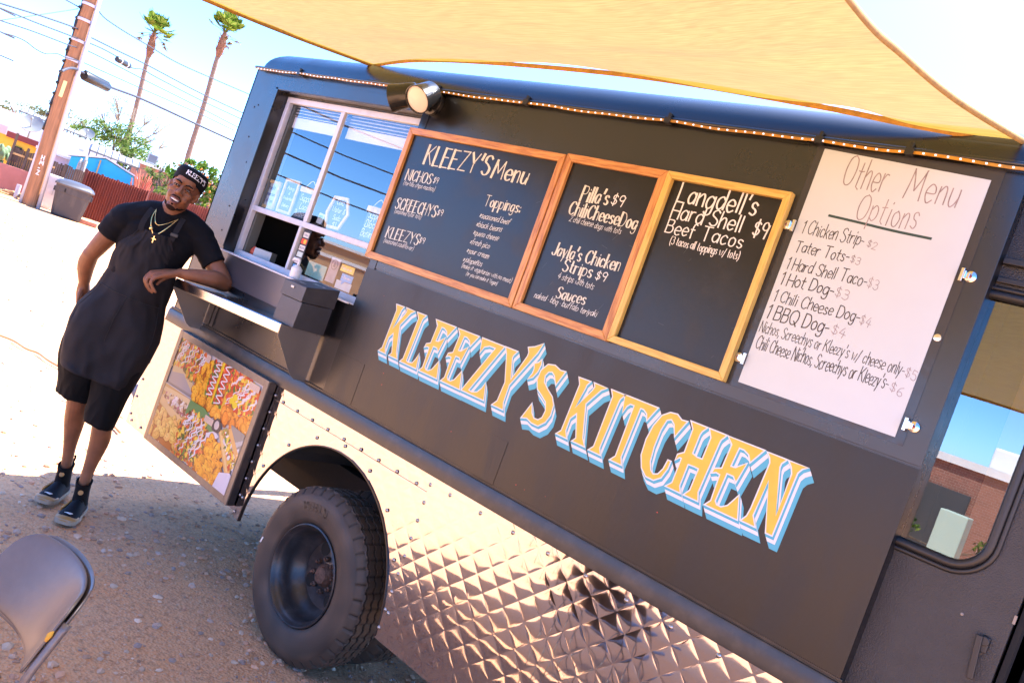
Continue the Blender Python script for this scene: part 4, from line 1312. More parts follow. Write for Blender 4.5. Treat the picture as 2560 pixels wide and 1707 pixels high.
p.build("printed_photo", PR, t, recalc=False)

# ------------------------------------------------------------------ black till box on the counter
BOXM = mat("till_black", (0.035, 0.035, 0.040), rough=0.38, var=0.15, vscale=20, bump=0.05, bscale=120)
t = thing("till_box", "black metal lock box with a sloped lid at the right end of the steel counter", "box", (-3.25, -0.12, 1.376))
b = MB()
bx0, bx1 = -3.345, -3.175
b.add([(x, y, z) for x in (bx0, bx1) for (y, z) in ((-0.03, 1.377), (-0.205, 1.377), (-0.20, 1.497), (-0.03, 1.505))], [(0, 1, 2, 3), (7, 6, 5, 4), (0, 4, 5, 1), (1, 5, 6, 2), (2, 6, 7, 3), (3, 7, 4, 0)])
b.build("box_body", BOXM, t, bevel=0.002)
b = MB()
b.add([(x, y, z) for x in (bx0 - 0.004, bx1 + 0.004) for (y, z) in ((-0.026, 1.507), (-0.209, 1.499), (-0.207, 1.568), (-0.026, 1.598))], [(0, 1, 2, 3), (7, 6, 5, 4), (0, 4, 5, 1), (1, 5, 6, 2), (2, 6, 7, 3), (3, 7, 4, 0)])
lid = b.build("box_lid", BOXM, t, bevel=0.002)
b = MB(); b.obox((-3.268, -0.2105, 1.548), (0.012, 0, 0), (0, 0.0015, 0), (0, 0, 0.005)); b.build("lock", SCREW, lid, bevel=0.001)
b = MB()
for (txt, u0, v0, hh) in (("Thank You", -3.30, -0.10, 0.02), ("please", -3.305, -0.165, 0.016)):
    for q in text_polys(txt, 0, 0, None, None, hh, 0.0026, shear=0.3, jit=0.06):
        b.add([(u0 + a[0], v0 + a[1], 1.568 + (v0 + a[1] + 0.207) / 0.181 * 0.030 + 0.0012) for a in q], [(0, 1, 2, 3)])
b.build("lid_lettering", CHALK2, lid, recalc=False)
# card reader stand and pump bottle behind it
t = thing("pump_bottle", "small white pump bottle standing between the open hatch and the black box", "bottle", (-3.68, 0.03, 1.565))
b = MB()
wm = mat("white_plastic", (0.75, 0.74, 0.74), rough=0.35)
b.lathe([(0.0, 0), (0.026, 0), (0.028, 0.01), (0.028, 0.05), (0.012, 0.066), (0.0, 0.066)], (-3.62, 0.02, 1.567), (0, 0, 1), 18)
b.build("bottle_body", wm, t, smooth=True, angle=40)
b = MB(); b.tube([(-3.62, 0.02, 1.63), (-3.62, 0.02, 1.662)], 0.007, 8); b.tube([(-3.62, 0.02, 1.662), (-3.655, 0.012, 1.66), (-3.66, 0.012, 1.648)], 0.008, 8)
b.build("pump_head", wm, t, smooth=True)

# ------------------------------------------------------------------ signs behind the window
SLB = mat("window_slate", (0.05, 0.06, 0.07), rough=0.6)
TAN = mat("tan_wood", lin((226, 188, 128)), rough=0.5, col2=lin((196, 150, 92)), vscale=30)
SY = 0.112
def wsign(name, label, loop, rim, slate, lines, cat="sign", rimw=0.016):
    xs_, zs_ = [q[0] for q in loop], [q[1] for q in loop]
    t = thing(name, label, cat, (sum(xs_) / len(xs_), SY, min(zs_)))
    if slate:
        b = MB(); b.poly([(x, SY + 0.002, z) for x, z in loop], (0, 0.005, 0)); b.build("board", slate, t)
    if rim:
        inner = grow(loop, -rimw)
        lp = loop if area2(loop) > 0 else loop[::-1]
        b = MB()
        n = len(lp)
        for i in range(n):
            j = (i + 1) % n
            b.poly([(lp[i][0], SY + 0.001, lp[i][1]), (lp[j][0], SY + 0.001, lp[j][1]), (inner[j][0], SY + 0.001, inner[j][1]), (inner[i][0], SY + 0.001, inner[i][1])], (0, -0.008, 0))
        b.build("rim", rim, t)
    for (txt, x0, z0, x1, h, m_) in lines:
        b = MB()
        for q in text_polys(txt, x0, z0, x1, z0, h, max(h * 0.11, 0.003), shear=0.1, jit=0.05):
            b.add([(a[0], SY - 0.0005, a[1]) for a in q], [(0, 1, 2, 3)])
        b.build("lettering", m_, t, recalc=False)
    return t
INKBL = mat("ink_blue", (0.05, 0.08, 0.3), rough=0.5)
wsign("window_notice", "white paper notice in a tan frame about credit transactions, leftmost inside the serving window", [(-4.31, 1.858), (-4.155, 1.858), (-4.155, 2.016), (-4.31, 2.016)], TAN, PAPER,
      [("Credit", -4.28, 1.965, -4.20, 0.022, INKBL), ("Transactions", -4.29, 1.93, -4.175, 0.018, INKBL), ("50¢ fee", -4.28, 1.893, -4.19, 0.022, INKBL)])
wsign("chalk_sign", "narrow tan framed chalk sign leaning on the window rail beside the white notice", [(-4.12, 1.858), (-3.98, 1.858), (-3.98, 2.048), (-4.12, 2.048)], TAN, SLB,
      [("Pickup", -4.085, 1.99, -4.02, 0.018, CHALK2), ("&", -4.06, 1.965, -4.045, 0.014, CHALK2), ("Production", -4.095, 1.935, -4.01, 0.016, CHALK2), ("Delivery", -4.085, 1.895, -4.02, 0.018, CHALK2)])
sb = wsign("hanging_sign", "hanging chalk sign reading Support Local Businesses inside the left upper pane", [(-3.955, 1.858), (-3.80, 1.858), (-3.80, 2.026), (-3.955, 2.026)], None, SLB,
      [("Support", -3.94, 1.955, -3.815, 0.034, CHALK2), ("Local", -3.92, 1.912, -3.835, 0.032, CHALK2), ("Businesses", -3.95, 1.868, -3.803, 0.034, CHALK2)])
sb2 = wsign("hanging_sign", "hanging chalk sign reading Support Black Business by the right edge of the window", [(-3.36, 1.862), (-3.215, 1.862), (-3.215, 2.033), (-3.36, 2.033)], None, SLB,
      [("Support", -3.345, 1.97, -3.23, 0.036, CHALK2), ("Black", -3.345, 1.925, -3.255, 0.036, CHALK2), ("Business", -3.355, 1.878, -3.22, 0.036, CHALK2)])
for s_, xa, xb in ((sb, -3.957, -3.798), (sb2, -3.362, -3.213)):
    b = MB(); b.box(xa, xb, SY - 0.008, SY + 0.01, 2.0, 2.028); b.build("top_bar", TAN, s_)
    b = MB(); b.tube(smoothline([V(xa + 0.03, SY, 2.028), V((xa + xb) / 2, SY, 2.068), V(xb - 0.03, SY, 2.028)], 5), 0.002, 6); b.build("string", CHALK2, s_)
hx = wsign("chalk_sign", "coffin shaped tan framed chalk sign for cold water and soda inside the right pane", [(-3.648, 1.861), (-3.529, 1.864), (-3.488, 1.954), (-3.532, 2.034), (-3.649, 2.028), (-3.678, 1.938)], TAN, SLB,
      [("Cold", -3.62, 1.99, -3.56, 0.026, CHALK2), ("Water &", -3.64, 1.95, -3.53, 0.026, CHALK2), ("Soda", -3.61, 1.91, -3.55, 0.026, CHALK2), ("$1", -3.60, 1.875, -3.57, 0.026, CHALK2)])
for (xx, zz) in ((-3.59, 2.034), (-4.02, 2.05)):
    pass
wsign("jar_label", "small white jar label with coloured squares beside the coffin shaped sign", [(-3.738, 1.868), (-3.69, 1.866), (-3.682, 1.92), (-3.735, 1.924)], None, PAPER,
      [("TIPS", -3.73, 1.895, -3.695, 0.014, mat("ink_green", (0.1, 0.3, 0.2), rough=0.5))], cat="label")
t = thing("payment_stickers", "column of six payment card stickers on the lower window pane", "stickers", (-3.74, 0.077, 1.61))
cols = [((0.02, 0.02, 0.02), None), ((0.62, 0.6, 0.52), "VISA"), ((0.75, 0.10, 0.04), None), ((0.7, 0.66, 0.58), "DISCOVER"), ((0.55, 0.62, 0.55), None), ((0.55, 0.5, 0.5), None), ((0.08, 0.32, 0.62), "AMEX")]
bk = MB(); bk.box(-3.757, -3.694, 0.0785, 0.0797, 1.602, 1.817); bk.build("sticker_backing", mat("sticker_black", (0.015, 0.015, 0.018), rough=0.4), t)
for k, (c_, w_) in enumerate(cols[1:]):
    zc = 1.790 - k * 0.0345
    b = MB(); b.box(-3.750, -3.701, 0.0772, 0.0784, zc - 0.0135, zc + 0.0135)
    st_o = b.build("card_sticker", mat("sticker_%d" % k, c_, rough=0.4), t)
    if k == 1:
        for dx_, cc_ in ((-0.008, (0.8, 0.05, 0.02)), (0.008, (0.95, 0.5, 0.03))):
            b = MB(); b.lathe([(0, 0), (0.012, 0)], (-3.7255 + dx_, 0.0768 - dx_ * 0.01, zc), (0, 1, 0), 16); b.build("circle", mat("sticker_circle%d" % (dx_ > 0), cc_, rough=0.4), st_o)
    if w_:
        b = MB()
        for q in text_polys(w_, -3.745, zc - 0.005, -3.706, zc - 0.005, 0.010, 0.0018):
            b.add([(a[0], 0.0769, a[1]) for a in q], [(0, 1, 2, 3)])
        b.build("lettering", mat("ink_navy", (0.02, 0.03, 0.15), rough=0.5) if k != 5 else CHALK2, st_o, recalc=False)
def flatsign(name, label, x0, x1, z0, z1, col, texts=(), cat="sign", y=0.088):
    t = thing(name, label, cat, ((x0 + x1) / 2, y, z0))
    b = MB(); b.box(x0, x1, y, y + 0.002, z0, z1); b.build("sheet", mat("sheet_" + name + str(round(x0, 2)), col, rough=0.5, var=0.08, vscale=30), t)
    for (txt, xa, za, xb, h, m_) in texts:
        b = MB()
        for q in text_polys(txt, xa, za, xb, za, h, max(0.0022, h * 0.12)):
            b.add([(a[0], y - 0.0006, a[1]) for a in q], [(0, 1, 2, 3)])
        b.build("lettering", m_, t, recalc=False)
    return t
g_ = flatsign("grey_card", "tall grey card with a round emblem standing behind the lower window pane", -3.47, -3.395, 1.61, 1.732, (0.34, 0.27, 0.27), cat="card")
b = MB(); b.lathe([(0.022, 0), (0.026, 0), (0.026, -0.001), (0.022, -0.001)], (-3.432, 0.0872, 1.70), (0, 1, 0), 20)
b.add([(-3.432 + a, 0.0868, 1.70 + c) for a, c in ((-0.012, -0.012), (0.012, -0.012), (0.0, 0.016))], [(0, 1, 2)])
b.build("emblem", mat("emblem_ink", (0.16, 0.13, 0.13), rough=0.6), g_)
flatsign("review_sticker", "yellow and white review sticker at the right of the lower pane", -3.378, -3.272, 1.684, 1.718, (0.85, 0.58, 0.08), [("Find us on", -3.37, 1.695, -3.29, 0.014, CHALK2)], cat="sticker")
bl_ = flatsign("speech_sticker", "blue speech bubble sticker reading Review below the yellow sticker", -3.352, -3.262, 1.64, 1.676, (0.10, 0.36, 0.70), [("# Review", -3.345, 1.652, -3.275, 0.014, CHALK2)], cat="sticker")
b = MB(); b.poly([(-3.34, 0.088, 1.641), (-3.31, 0.088, 1.641), (-3.335, 0.088, 1.622)], (0, 0.002, 0)); b.build("bubble_tail", MATS["sheet_speech_sticker-3.35"], bl_)
flatsign("white_card", "pale card under the review stickers inside the lower pane", -3.385, -3.262, 1.597, 1.638, (0.55, 0.58, 0.58), cat="card", y=0.093)
flatsign("banknote_strip", "green and teal banknotes taped along the bottom of the lower pane", -3.66, -3.50, 1.60, 1.675, (0.22, 0.42, 0.34), cat="banknotes", y=0.10)
t = thing("napkin_box", "white box of condiment packets with a red sauce bottle just inside the open hatch", "box", (-4.2, 0.2, 1.56))
b = MB(); b.obox((-4.17, 0.17, 1.60), (0.04, 0.03, 0), (-0.02, 0.03, 0), (0, 0, 0.035)); b.build("carton", PAPER, t)
b = MB(); b.lathe([(0, 0), (0.018, 0), (0.018, 0.05), (0.008, 0.07), (0, 0.075)], (-4.225, 0.13, 1.565), (0, 0, 1), 14); b.build("sauce_bottle", mat("sauce_red", (0.6, 0.08, 0.03), rough=0.4), t, smooth=True)

# ------------------------------------------------------------------ shade sail
SM = bpy.data.materials.new("shade_cloth")
SM.use_nodes = True
nt = SM.node_tree
for n in list(nt.nodes): nt.nodes.remove(n)
out = nt.nodes.new("ShaderNodeOutputMaterial")
dif = nt.nodes.new("ShaderNodeBsdfDiffuse")
trl = nt.nodes.new("ShaderNodeBsdfTranslucent")
trp = nt.nodes.new("ShaderNodeBsdfTransparent")
tc = nt.nodes.new("ShaderNodeTexCoord")
mp = nt.nodes.new("ShaderNodeMapping"); mp.inputs["Scale"].default_value = (7, 90, 90); mp.inputs["Rotation"].default_value = (0, 0, R(8))
nz = nt.nodes.new("ShaderNodeTexNoise"); nz.inputs["Scale"].default_value = 1.6; nz.inputs["Detail"].default_value = 6
cr = nt.nodes.new("ShaderNodeMapRange"); cr.inputs["From Min"].default_value = 0.3; cr.inputs["From Max"].default_value = 0.7
mx = nt.nodes.new("ShaderNodeMix"); mx.data_type = 'RGBA'
mx.inputs[6].default_value = (0.30, 0.172, 0.020, 1); mx.inputs[7].default_value = (0.40, 0.262, 0.050, 1)
nt.links.new(tc.outputs["Object"], mp.inputs[0]); nt.links.new(mp.outputs[0], nz.inputs["Vector"]); nt.links.new(nz.outputs["Fac"], cr.inputs[0])
nt.links.new(cr.outputs[0], mx.inputs[0]); nt.links.new(mx.outputs[2], trl.inputs[0]); nt.links.new(mx.outputs[2], dif.inputs[0])
m1 = nt.nodes.new("ShaderNodeMixShader"); m1.inputs[0].default_value = 0.44
m2 = nt.nodes.new("ShaderNodeMixShader"); m2.inputs[0].default_value = 0.06
nt.links.new(dif.outputs[0], m1.inputs[1]); nt.links.new(trl.outputs[0], m1.inputs[2])
nt.links.new(m1.outputs[0], m2.inputs[1]); nt.links.new(trp.outputs[0], m2.inputs[2]); nt.links.new(m2.outputs[0], out.inputs[0])
HEM = mat("sail_hem", (0.38, 0.20, 0.035), rough=0.8, var=0.2, vscale=40)
t = thing("shade_sail", "large sand yellow shade sail stretched from the truck roof over the yard", "shade sail", (-2.0, -1.7, 2.3))
left = smoothline([V(-3.68, 0.08, 2.712), V(-3.47, -0.5, 2.588), V(-3.22, -1.0, 2.482), V(-3.08, -1.9, 2.36), V(-3.3, -3.6, 2.28)], 8)
right = smoothline([V(-0.655, 0.06, 2.675), V(-0.735, -0.35, 2.615), V(-0.765, -0.68, 2.572), V(-0.752, -1.0, 2.518), V(-0.64, -1.9, 2.38), V(-0.42, -3.6, 2.28)], 8)
def samp(pts, t_):
    x = t_ * (len(pts) - 1); i = min(int(x), len(pts) - 2); f_ = x - i
    return pts[i] * (1 - f_) + pts[i + 1] * f_
front = smoothline([V(-3.68, 0.08, 2.712), V(-3.2, -0.03, 2.715), V(-2.6, -0.13, 2.695), V(-1.84, -0.15, 2.685), V(-1.22, -0.08, 2.672), V(-0.95, -0.02, 2.668), V(-0.655, 0.06, 2.675)], 8)
back = smoothline([V(-3.3, -3.6, 2.28), V(-2.6, -3.25, 2.27), V(-1.9, -3.1, 2.26), V(-1.1, -3.25, 2.27), V(-0.42, -3.6, 2.28)], 8)
def sail(u, v):
    P_ = samp(left, v) * (1 - u) + samp(right, v) * u + samp(front, u) * (1 - v) + samp(back, u) * v
    c00, c10, c01, c11 = left[0], right[0], left[-1], right[-1]
    P_ -= c00 * (1 - u) * (1 - v) + c10 * u * (1 - v) + c01 * (1 - u) * v + c11 * u * v
    P_.z += 0.012 * math.sin(u * 19 + v * 4) * (1 - v) * 4 * u * (1 - u) + 0.006 * noise.noise(Vector((u * 8, v * 8, 1)))
    return P_
b = MB()
b.grid(sail, 60, 60)
b.build("sail_cloth", SM, t, smooth=True)
b = MB()
for ln in (front, left, right, back):
    pts = [p_ + V(0, 0, -0.004) for p_ in ln]
    b.tube(pts, 0.009, 8, flat=0.4)
b.build("hem", HEM, t, smooth=True, angle=60)
b = MB()
for p_ in (V(-3.70, 0.09, 2.712), V(-0.63, 0.07, 2.675)):
    b.tube([p_, p_ + V(0, 0.05, 0.0), p_ + V(0, 0.12, -0.01)], 0.006, 8)
    b.lathe([(0.016, -0.003), (0.022, 0), (0.016, 0.003)], p_ + V(0, 0.02, 0), (0, 0.3, 1), 14)
for (a_, e_) in ((V(-3.3, -3.6, 2.28), V(-3.45, -4.6, 2.45)), (V(-0.42, -3.6, 2.28), V(-0.32, -4.6, 2.45))):
    b.tube([a_, e_], 0.005, 6)
b.build("corner_ring", SCREW, t, smooth=True)
POSTM = mat("rust_post", (0.16, 0.07, 0.035), rough=0.7, var=0.4, vscale=12)
for k, (x, y, lab) in enumerate(((-3.45, -4.6, "rust brown steel post holding the far left corner of the shade sail"), (-0.32, -4.6, "rust brown steel post holding the far right corner of the shade sail"))):
    b = MB(); b.box(x - 0.06, x + 0.06, y - 0.06, y + 0.06, 0, 2.55)
    tag(b.build("sail_post", POSTM, None, bevel=0.005), lab, "post", "posts carrying the shade sail")

# ------------------------------------------------------------------ folding chairs
VINYL = mat("taupe_vinyl", (0.125, 0.094, 0.077), rough=0.36, var=0.06, vscale=30, bump=0.04, bscale=200, spec=0.6)
CSTEEL = mat("taupe_steel", (0.13, 0.105, 0.095), rough=0.3, var=0.15, vscale=25, spec=0.7)
FOAM = mat("yellow_foam", (0.62, 0.33, 0.04), rough=0.9)
t1 = thing("folding_chair", "taupe folding chair with a torn corner showing yellow foam, nearest the bottom left", "folding chair", (-2.1, -1.6, 0), group="folding chairs in the foreground")
BL, BR, TL, TR = V(-2.40, -1.480, 0.535), V(-1.935, -1.480, 0.535), V(-2.36, -1.372, 0.742), V(-1.945, -1.392, 0.728)
nrm = (BR - BL).cross(TL - BL).normalized()
if nrm.y > 0: nrm = -nrm
def backpt(u, v, off):
    P_ = BL * (1 - u) * (1 - v) + BR * u * (1 - v) + TL * (1 - u) * v + TR * u * v
    bow = 0.075 * (1 - abs(2 * u - 1) ** 2.2)
    return P_ + V(0, bow, -0.012 * (1 - (2 * u - 1) ** 2) * (0.5 - v)) + nrm * off
def back_shell(off0, off1, grow_, mb, crown=0.0):
    rings = []
    W_, H_ = 0.45, 0.24
    nv, nu = 16, 26
    for j in range(nv + 1):
        v = -grow_ / H_ + (1 + 2 * grow_ / H_) * 0.5 * (1 - math.cos(math.pi * j / nv))
        rr = 0.066
        dv = max(0.0, v * H_ - (H_ - rr), rr * 0.55 - v * H_)
        r_use = rr if v > 0.5 else rr * 0.55
        cut = r_use - math.sqrt(max(0.0, r_use ** 2 - min(dv, r_use) ** 2))
        ua, ub = (cut - grow_) / W_, 1 - (cut - grow_) / W_
        fade = math.sin(math.pi * j / nv) ** 0.35 if 0 < j < nv else 0.0
        fr_, bk_ = [], []
        for i in range(nu + 1):
            s_ = 0.5 * (1 - math.cos(math.pi * i / nu))
            u = ua + (ub - ua) * s_
            e = (math.sin(math.pi * i / nu) ** 0.35 if 0 < i < nu else 0.0) * fade
            mid = (off0 + off1) / 2
            fr_.append(backpt(u, v, mid + (off1 + crown - mid) * e))
            bk_.append(backpt(u, v, mid + (off0 - mid) * e))
        rings.append(fr_ + bk_[::-1])
    mb.loft(rings)
b = MB(); back_shell(-0.017, -0.001, 0.007, b); b.build("back_shell", CSTEEL, t1, smooth=True, angle=60)
b = MB(); back_shell(0.0, 0.014, -0.004, b, 0.006); pad = b.build("backrest_pad", VINYL, t1, smooth=True, angle=80)
b = MB()
pts = [backpt(0.985, 0.60, 0.009), backpt(0.988, 0.55, 0.010), backpt(0.985, 0.47, 0.009)]
b.tube(pts, [0.003, 0.007, 0.004], 8); b.build("torn_foam", FOAM, pad, smooth=True)
for x, lo_ in ((-1.925, BR), (-2.32, BL)):
    b = MB()
    b.tube(smoothline([backpt(1.0 if x > -2 else 0.0, 0.75, -0.012), backpt(1.0 if x > -2 else 0.0, 0.2, -0.012), lo_ + V(0, -0.03, -0.10), V(x, -1.80, 0.0)], 6), 0.0115, 10)
    b.build("leg", CSTEEL, t1, smooth=True)
    b = MB()
    b.tube([V(x, -1.50, 0.44), V(x, -1.40, 0.22), V(x, -1.30, 0.0)], 0.0115, 10)
    b.build("leg", CSTEEL, t1, smooth=True)
b = MB()
def seat_rings(z0, z1, ins):
    out = []
    loop = rrect(-2.31 + ins, -1.935 - ins, -1.88 + ins, -1.50 - ins, 0.07)
    for (s_, z) in ((0.0, z0), (0.9, z0), (0.98, z0 + 0.006), (1.0, (z0 + z1) / 2), (0.98, z1 - 0.006), (0.9, z1), (0.0, z1 + 0.006)):
        out.append([V(-2.1225 + (x + 2.1225) * s_, -1.69 + (y + 1.69) * s_, z) for x, y in loop])
    return out
b.loft(seat_rings(0.43, 0.458, 0.0), caps=False)
b.build("seat", VINYL, t1, smooth=True, angle=60)
t2 = dup(t1, Matrix.Translation((0.655, -0.335, 0.0)), "second taupe folding chair, only its curved back top showing at the bottom edge")
# ------------------------------------------------------------------ the cook
SKIN = mat("brown_skin", (0.19, 0.072, 0.031), rough=0.52, var=0.16, vscale=14, bump=0.10, bscale=220, spec=0.45)
SHIRT = mat("black_shirt", (0.0035, 0.0038, 0.0058), spec=0.2, rough=0.85, var=0.2, vscale=12, bump=0.12, bscale=160)
APRON = mat("black_apron", (0.0135, 0.0125, 0.0145), spec=0.22, rough=0.8, var=0.15, vscale=8, bump=0.08, bscale=220)
SHORT = mat("black_shorts", (0.0032, 0.0032, 0.0036), spec=0.2, rough=0.85, bump=0.1, bscale=150)
CAPM = mat("black_cap", (0.004, 0.004, 0.005), spec=0.2, rough=0.85, bump=0.1, bscale=200)
GOLDM = mat("gold_chain", (0.85, 0.62, 0.25), rough=0.22, metal=1.0)
HAIR = mat("beard_hair", (0.022, 0.012, 0.009), rough=1.0, spec=0.1, bump=0.5, bscale=500)
PBASE = (-4.33, -0.32, 0.0)
person = thing("person", "smiling man in black cap, apron and shorts leaning one forearm on the truck's counter", "person", PBASE, math.atan2(0.8973, 0.4414))
HM = Matrix.Translation((0.012, -0.015, 1.798)) @ Matrix.Rotation(R(12), 4, 'Y') @ Matrix.Rotation(R(-9), 4, 'Z')
HR = HM.to_3x3()
def hp(x, y, z): return HM @ V(x, y, z)
def hell(mb, c, r, rx=0, ry=0, rz=0, n=12):
    rot = HR @ Matrix.Rotation(R(rz), 3, 'Z') @ Matrix.Rotation(R(ry), 3, 'Y') @ Matrix.Rotation(R(rx), 3, 'X')
    mb.ell(hp(*c), r, n, rot)
def limb(mb, pts, rs, n=18, sub=5):
    P_ = smoothline([V(*p) for p in pts], sub)
    rr = [q.x for q in smoothline([Vector((r, 0.0)) for r in rs], sub)]
    mb.tube(P_, rr, n)
    mb.ell(P_[0], rr[0], 8); mb.ell(P_[-1], rr[-1], 8)
b = MB()
# head
hell(b, (0, 0.014, 0.030), (0.0735, 0.095, 0.088), n=16)
hell(b, (0, -0.022, -0.044), (0.0605, 0.068, 0.080), n=16)
hell(b, (0, -0.062, -0.107), (0.030, 0.028, 0.022))
for s in (-1, 1):
    hell(b, (s * 0.036, -0.012, -0.070), (0.022, 0.042, 0.036))
    hell(b, (s * 0.039, -0.058, -0.024), (0.025, 0.023, 0.020))
    hell(b, (s * 0.034, -0.062, -0.050), (0.021, 0.021, 0.024))
    hell(b, (s * 0.029, -0.080, 0.021), (0.027, 0.013, 0.009), ry=s * 8)
    hell(b, (s * 0.0135, -0.097, -0.034), (0.0105, 0.012, 0.0085))
    hell(b, (s * 0.0705, 0.006, -0.010), (0.0125, 0.021, 0.031), rz=s * 20, rx=8)
    hell(b, (s * 0.066, 0.002, -0.034), (0.012, 0.013, 0.014), rz=s * 20)
    hell(b, (s * 0.031, -0.081, -0.0065), (0.017, 0.009, 0.005))
hell(b, (0, -0.055, 0.045), (0.055, 0.040, 0.042))
b.tube([hp(0, -0.090, 0.010), hp(0, -0.101, -0.012), hp(0, -0.112, -0.030)], [0.008, 0.010, 0.0125], 12)
hell(b, (0, -0.110, -0.031), (0.0125, 0.011, 0.0105))
hell(b, (0, -0.086, -0.058), (0.026, 0.014, 0.0065))
hell(b, (0, -0.085, -0.087), (0.021, 0.014, 0.0070))
hell(b, (-0.016, -0.0885, -0.0585), (0.011, 0.010, 0.006)); hell(b, (0.016, -0.0885, -0.0585), (0.011, 0.010, 0.006))
# neck and trunk
limb(b, [(-0.03, 0.055, 1.56), (-0.018, 0.035, 1.65), (0.0, 0.012, 1.73)], [0.066, 0.059, 0.056])
limb(b, [(-0.205, 0.055, 1.55), (-0.10, 0.05, 1.60), (0.06, 0.05, 1.615), (0.165, 0.05, 1.575)], [0.055, 0.062, 0.062, 0.056])
b.ell((-0.04, 0.05, 1.40), (0.155, 0.10, 0.17), 16); b.ell((-0.06, 0.05, 1.18), (0.125, 0.09, 0.17), 16); b.ell((-0.085, 0.06, 0.97), (0.145, 0.10, 0.13), 16)
# right arm, hand pushed into the back pocket
limb(b, [(-0.215, 0.055, 1.545), (-0.262, 0.075, 1.43), (-0.308, 0.115, 1.315)], [0.058, 0.050, 0.041])
limb(b, [(-0.310, 0.115, 1.312), (-0.316, 0.155, 1.245), (-0.300, 0.195, 1.15)], [0.041, 0.043, 0.028])
limb(b, [(-0.300, 0.195, 1.15), (-0.292, 0.212, 1.10), (-0.285, 0.225, 1.055)], [0.028, 0.034, 0.030])
for k in range(4):
    yy = 0.20 + 0.019 * k
    limb(b, [(-0.287, yy, 1.065), (-0.280, yy + 0.004, 1.03), (-0.270, yy + 0.006, 0.99)], [0.011, 0.0095, 0.008], 10, 3)
limb(b, [(-0.300, 0.185, 1.12), (-0.302, 0.168, 1.08), (-0.298, 0.160, 1.045)], [0.013, 0.011, 0.009], 10, 3)
# left arm resting on the counter
limb(b, [(0.170, 0.05, 1.565), (0.262, 0.015, 1.487), (0.350, -0.055, 1.402)], [0.060, 0.052, 0.043])
limb(b, [(0.352, -0.058, 1.398), (0.290, -0.085, 1.404), (0.205, -0.098, 1.394), (0.125, -0.105, 1.382)], [0.043, 0.046, 0.037, 0.0265])
KN = [(0.004, -0.088, 1.343), (-0.006, -0.110, 1.341), (0.002, -0.131, 1.335), (0.020, -0.149, 1.328)]
PI_ = [(-0.022, -0.094, 1.309), (-0.026, -0.117, 1.302), (-0.016, -0.139, 1.298), (0.006, -0.156, 1.298)]
DI_ = [(-0.010, -0.097, 1.280), (-0.008, -0.120, 1.270), (0.004, -0.142, 1.268), (0.022, -0.158, 1.274)]
TI_ = [(0.006, -0.098, 1.260), (0.016, -0.120, 1.248), (0.028, -0.142, 1.247), (0.042, -0.157, 1.256)]
for k in range(4):
    w0 = V(0.118, -0.092 - 0.008 * k, 1.380)
    limb(b, [tuple(w0), tuple((w0 + V(*KN[k])) / 2 + V(0, 0, 0.004)), KN[k]], [0.020, 0.0165, 0.0125], 12, 3)
    limb(b, [KN[k], PI_[k], DI_[k], TI_[k]], [0.0118, 0.0098, 0.0085, 0.0072], 12, 3)
limb(b, [(0.100, -0.080, 1.366), (0.070, -0.070, 1.340), (0.048, -0.072, 1.312), (0.038, -0.076, 1.290)], [0.018, 0.0135, 0.0105, 0.0085], 12, 3)
# legs
limb(b, [(-0.165, 0.06, 0.92), (-0.15, 0.10, 0.70), (-0.138, 0.125, 0.53), (-0.124, 0.168, 0.43), (-0.106, 0.185, 0.29), (-0.092, 0.19, 0.19), (-0.088, 0.19, 0.10)], [0.085, 0.075, 0.053, 0.052, 0.034, 0.0285, 0.03])
limb(b, [(0.0, 0.06, 0.92), (0.008, 0.01, 0.70), (0.012, -0.028, 0.51), (0.026, -0.012, 0.41), (0.023, -0.01, 0.27), (0.022, -0.015, 0.18), (0.024, -0.015, 0.10)], [0.085, 0.073, 0.051, 0.050, 0.033, 0.0285, 0.03])
body = fuse(b, "body", SKIN, person, voxel=0.0034, smooth_it=7)

# face details
b = MB()
for s in (-1, 1):
    c = hp(s * 0.031, -0.0878, 0.0005)
    b.cur = 0
    b.ell(c, (0.0115, 0.004, 0.0032), 8, HR)
    b.cur = 1
    b.ell(hp(s * 0.031 - 0.001, -0.0912, 0.0002), (0.0046, 0.0022, 0.0034), 8, HR)
    b.cur = 2
    b.tube([hp(s * 0.031 + q, -0.0905 + 30 * q * q * 0.6, 0.0038 - 14 * q * q) for q in (-0.015, -0.008, 0, 0.008, 0.015)], 0.0022, 6)
    b.tube([hp(s * 0.031 + q, -0.0895 + 30 * q * q * 0.6, -0.0034 + 10 * q * q) for q in (-0.013, 0, 0.013)], 0.0014, 6)
b.build("eyes", [mat("eye_white", (0.30, 0.25, 0.22), rough=0.3), mat("eye_iris", (0.012, 0.007, 0.005), rough=0.15), HAIR], person, smooth=True, local=True)
b = MB()
for s in (-1, 1):
    b.tube([hp(s * 0.010, -0.0955, 0.018), hp(s * 0.026, -0.0965, 0.0245), hp(s * 0.044, -0.087, 0.022), hp(s * 0.054, -0.074, 0.014)], [0.0035, 0.0042, 0.0036, 0.002], 8, flat=0.7)
b.build("eyebrows", HAIR, person, smooth=True, local=True)
b = MB()
hell(b, (0, -0.0885, -0.0715), (0.0225, 0.0085, 0.0062))
b.build("teeth", mat("teeth", (0.78, 0.74, 0.68), rough=0.25), person, smooth=True, local=True)
b = MB()
hell(b, (0, -0.0865, -0.0755), (0.0255, 0.009, 0.0105))
b.build("mouth", mat("mouth_dark", (0.05, 0.012, 0.010), rough=0.5), person, smooth=True, local=True)
b = MB()
